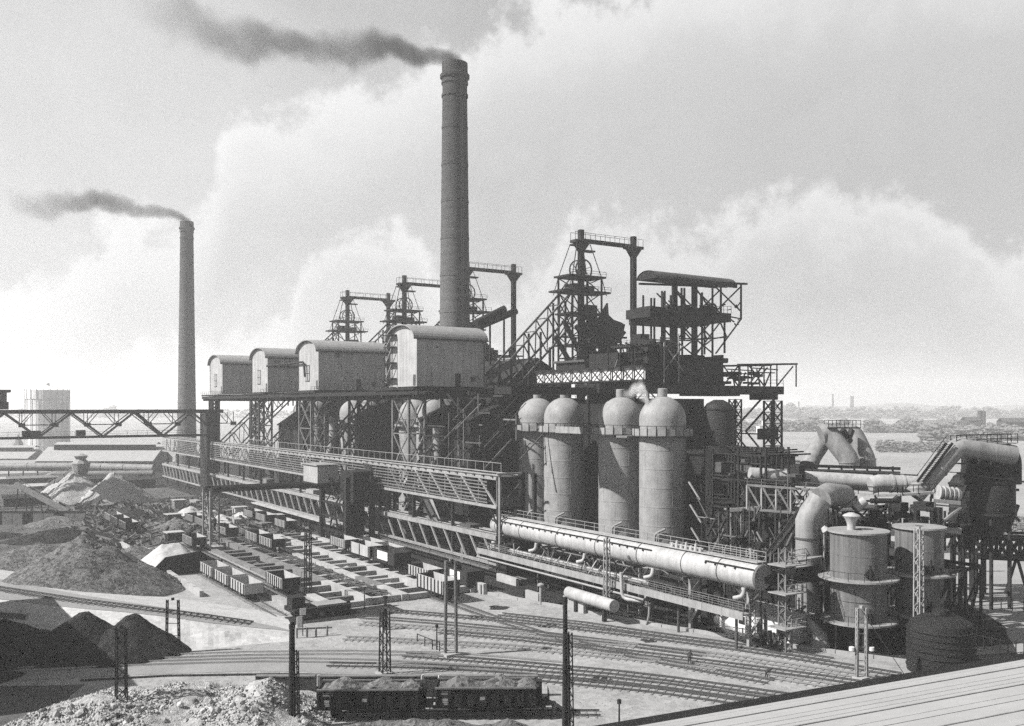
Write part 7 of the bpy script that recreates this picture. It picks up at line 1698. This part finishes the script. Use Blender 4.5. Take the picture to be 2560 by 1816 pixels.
person('second worker crouching on the rails near the pale roof edge', G(1916, 1700), 1.2, 1.1, 1.6)
person('tiny worker standing on the tank ring near the lattice walkway', atD(2064, 1340, 121)+V((0, 0, -1)), 0, .1) if False else None

# ================================================================ FOREGROUND ROOF
q = thing('near_roof', 'pale corrugated roof with a dark edge filling the lower right corner', 'roof', atD(2200, 1790, 26), absolute=True)
A, B = atD(1490, 1832, 24.5), atD(2700, 1624, 30.5)
C_, D2 = atD(2700, 2500, 12.5), atD(1490, 2400, 11.0)
# plane through A, B rising towards the viewer; boards run parallel to the eaves
d = (B-A); dn = d.normalized(); nrm_ = V((0, 0, 1)); down = dn.cross(nrm_).normalized()
if down.dot(V((.5456, .838, 0))) > 0: down = -down
Lr = d.length; n = 34; wst = .52
for i in range(n):
    t0 = i*wst
    z0 = .26*t0-.004*t0*t0; z1 = .26*(t0+wst)-.004*(t0+wst)**2
    mb = MB(); jz = random.uniform(-.012, .012); zf = lambda t: .26*t-.004*t*t
    for k in range(4):
        ta, tb = t0+wst*k/4, t0+wst*(k+1)/4-(.008 if k == 3 else 0); ra, rb = (.0, .022, .03, .012, .0)[k], (.0, .022, .03, .012, .0)[k+1]
        pa, pb = down*ta+V((0, 0, zf(ta)+ra+jz)), down*tb+V((0, 0, zf(tb)+rb+jz))
        mb.quad(A-dn*3+pa, B+dn*4+pa, B+dn*4+pb, A-dn*3+pb)
    mb.build('roof_sheet', 'metal_roof', q)
for i in range(3, 33, 5):
    t0 = i*wst; z0 = .26*t0-.004*t0*t0; member('roof_seam', A-dn*3+down*t0+V((0, 0, z0+.0)), B+dn*4+down*t0+V((0, 0, z0+.0)), .04, 'grey_pipe', q, .05)
member('gutter', A-dn*3+V((0, 0, -.06)), B+dn*4+V((0, 0, -.06)), .5, 'tar', q, .3)
member('fascia', A-dn*3+down*.35+V((0, 0, -.5)), B+dn*4+down*.35+V((0, 0, -.5)), .1, 'tar', q, .8)
wl_ = MB(); a, b = A-dn*3+down*.8, B+dn*4+down*.8; wl_.quad(V((a.x, a.y, 0)), V((b.x, b.y, 0)), b, a); e = down*15; wl_.quad(V((b.x, b.y, 0)), V((b.x, b.y, 0))+e, b+e, b); wl_.quad(V((a.x, a.y, 0))+e, V((a.x, a.y, 0)), a, a+e); wl_.build('wall', 'soot_brick', q)

# ================================================================ SMOKE AND STEAM (real volumes)
def plume(name, label, origin, length, path, radius, dens, col=.05, kind='smoke', direction=None, nscale=.16, aniso=0.2):
    """volume inside a box; density falls off round a bent axis (path: fraction -> height m), noise broken"""
    Rm = max(r for _, r in radius)*1.35; zs = [z for _, z in path]
    me = MB().box(-Rm*.8, length, -Rm, Rm, min(zs)-Rm, max(zs)+Rm)
    m = bpy.data.materials.new(name+'_volume'); m.use_nodes = True; nt = NT(m.node_tree); nt.n.clear()
    out = nt.add('ShaderNodeOutputMaterial'); pv = nt.add('ShaderNodeVolumePrincipled'); nt.link(pv.outputs[0], out.inputs['Volume'])
    pv.inputs['Color'].default_value = (col, col, col, 1); pv.inputs['Anisotropy'].default_value = aniso
    tc = nt.add('ShaderNodeTexCoord'); sp = nt.add('ShaderNodeSeparateXYZ'); nt.link(tc.outputs['Object'], sp.inputs[0])
    x, y, z = sp.outputs; f = nt.m('DIVIDE', x, length, clamp=True)
    nv = nt.noise(tc.outputs['Object'], nscale, 5, .6); n2 = nt.noise(tc.outputs['Object'], nscale*.35, 3, .5)
    zmin, zmax = min(zs)-1, max(zs)+1
    zc = nt.m('ADD', nt.m('MULTIPLY', nt.curve(f, [(a, (b-zmin)/(zmax-zmin)) for a, b in path]), zmax-zmin), zmin)
    rmax = max(r for _, r in radius)
    rc = nt.m('MULTIPLY', nt.curve(f, [(a, b/rmax) for a, b in radius]), rmax)
    dz = nt.m('SUBTRACT', z, zc); dz = nt.m('ADD', dz, nt.m('MULTIPLY', nt.m('SUBTRACT', n2, .5), nt.m('MULTIPLY', nt.m('MULTIPLY', rc, 1.6), smooth(nt, f, 0.0, .12))))
    xb = nt.m('MINIMUM', x, 0.0)
    rr_ = nt.m('SQRT', nt.m('ADD', nt.m('ADD', nt.m('MULTIPLY', dz, dz), nt.m('MULTIPLY', y, y)), nt.m('MULTIPLY', xb, xb)))
    e = nt.m('SUBTRACT', 1.0, nt.m('DIVIDE', rr_, rc)); e = nt.m('ADD', e, nt.m('MULTIPLY', nt.m('SUBTRACT', nv, .5), nt.m('ADD', .5, nt.m('MULTIPLY', smooth(nt, f, 0.0, .12), 1.1))))
    e = smooth(nt, e, 0.0, .75)
    dd = max(d for _, d in dens); dc = nt.m('MULTIPLY', nt.curve(f, [(a, b/dd) for a, b in dens]), dd)
    nt.link(nt.m('MULTIPLY', e, dc), pv.inputs['Density'])
    mb_me = me; MATS[name+'_volume'] = m
    o = me.build(name, m); o.location = origin
    dr = direction or (-EU[0], -EU[1]); o.rotation_euler.z = atan2(dr[1], dr[0])
    tag(o, label, kind, kind='stuff'); return o
s1 = 240/F
plume('smoke_plume', 'dark smoke drifting left from the tall thick chimney', (pm.x, pm.y, pm.z-.6), 84,
      [(0, .8), (.06, 2.6), (.11, 2.4), (.15, 3.4), (.2, 5.8), (.29, 4.8), (.4, 5.3), (.55, 6.0), (.7, 8.5), (.85, 13), (1, 18)],
      [(0, 3.0), (.06, 2.7), (.15, 3.4), (.3, 5.2), (.5, 6.2), (.7, 8), (1, 10)],
      [(0, .6), (.1, .42), (.2, .34), (.3, .20), (.5, .16), (.7, .08), (.88, .03), (1, 0)], col=.07)
plume('smoke_plume', 'dark smoke drifting left from the slim far chimney', (pl.x, pl.y, pl.z-.6), 92,
      [(0, .6), (.05, 3.6), (.12, 5.5), (.25, 6.5), (.38, 10), (.5, 12.5), (.62, 10), (.75, 9), (1, 12)],
      [(0, 3.0), (.08, 3.2), (.2, 4.2), (.4, 6.2), (.55, 8), (.7, 9), (1, 11)],
      [(0, .5), (.1, .3), (.25, .17), (.45, .18), (.55, .15), (.7, .07), (.88, .03), (1, 0)], col=.07, nscale=.12)
p = V((118, 138, 33)); 
plume('steam_puff', 'white steam rising between the domes of the two nearest stoves', atD(1570, 1010, 176), 7, [(0, 1.8), (.35, 2.6), (.6, -1.0), (1, -3.5)], [(0, 1.2), (.4, 2.0), (.8, 1.9), (1, .8)], [(0, .3), (.4, .75), (.8, .6), (1, 0)], col=.97, kind='steam', nscale=.9, direction=(.838, -.5456))
plume('steam_puff', 'low white steam puff at the yard edge before the white shed', atD(1795, 1600, 121.5), 6, [(0, 2.6), (.4, 0.6), (1, -.6)], [(0, .8), (.5, 1.0), (1, .7)], [(0, 1.2), (.5, 1.0), (1, 0)], col=.95, kind='steam', nscale=.6, direction=(.838, -.5456))
# ================================================================ HAZE
hz_ = MB().box(-1800, 3900, -60, 4700, -1.5, 137); m = bpy.data.materials.new('haze_air'); m.use_nodes = True; nt = NT(m.node_tree); nt.n.clear()
out = nt.add('ShaderNodeOutputMaterial'); pv = nt.add('ShaderNodeVolumePrincipled'); nt.link(pv.outputs[0], out.inputs['Volume'])
pv.inputs['Color'].default_value = (.97, .97, .97, 1); pv.inputs['Density'].default_value = 0.0003; pv.inputs['Anisotropy'].default_value = 0.25
o = hz_.build('haze', m); tag(o, kind='stuff')
m.cycles.homogeneous_volume = True if hasattr(m, 'cycles') else None
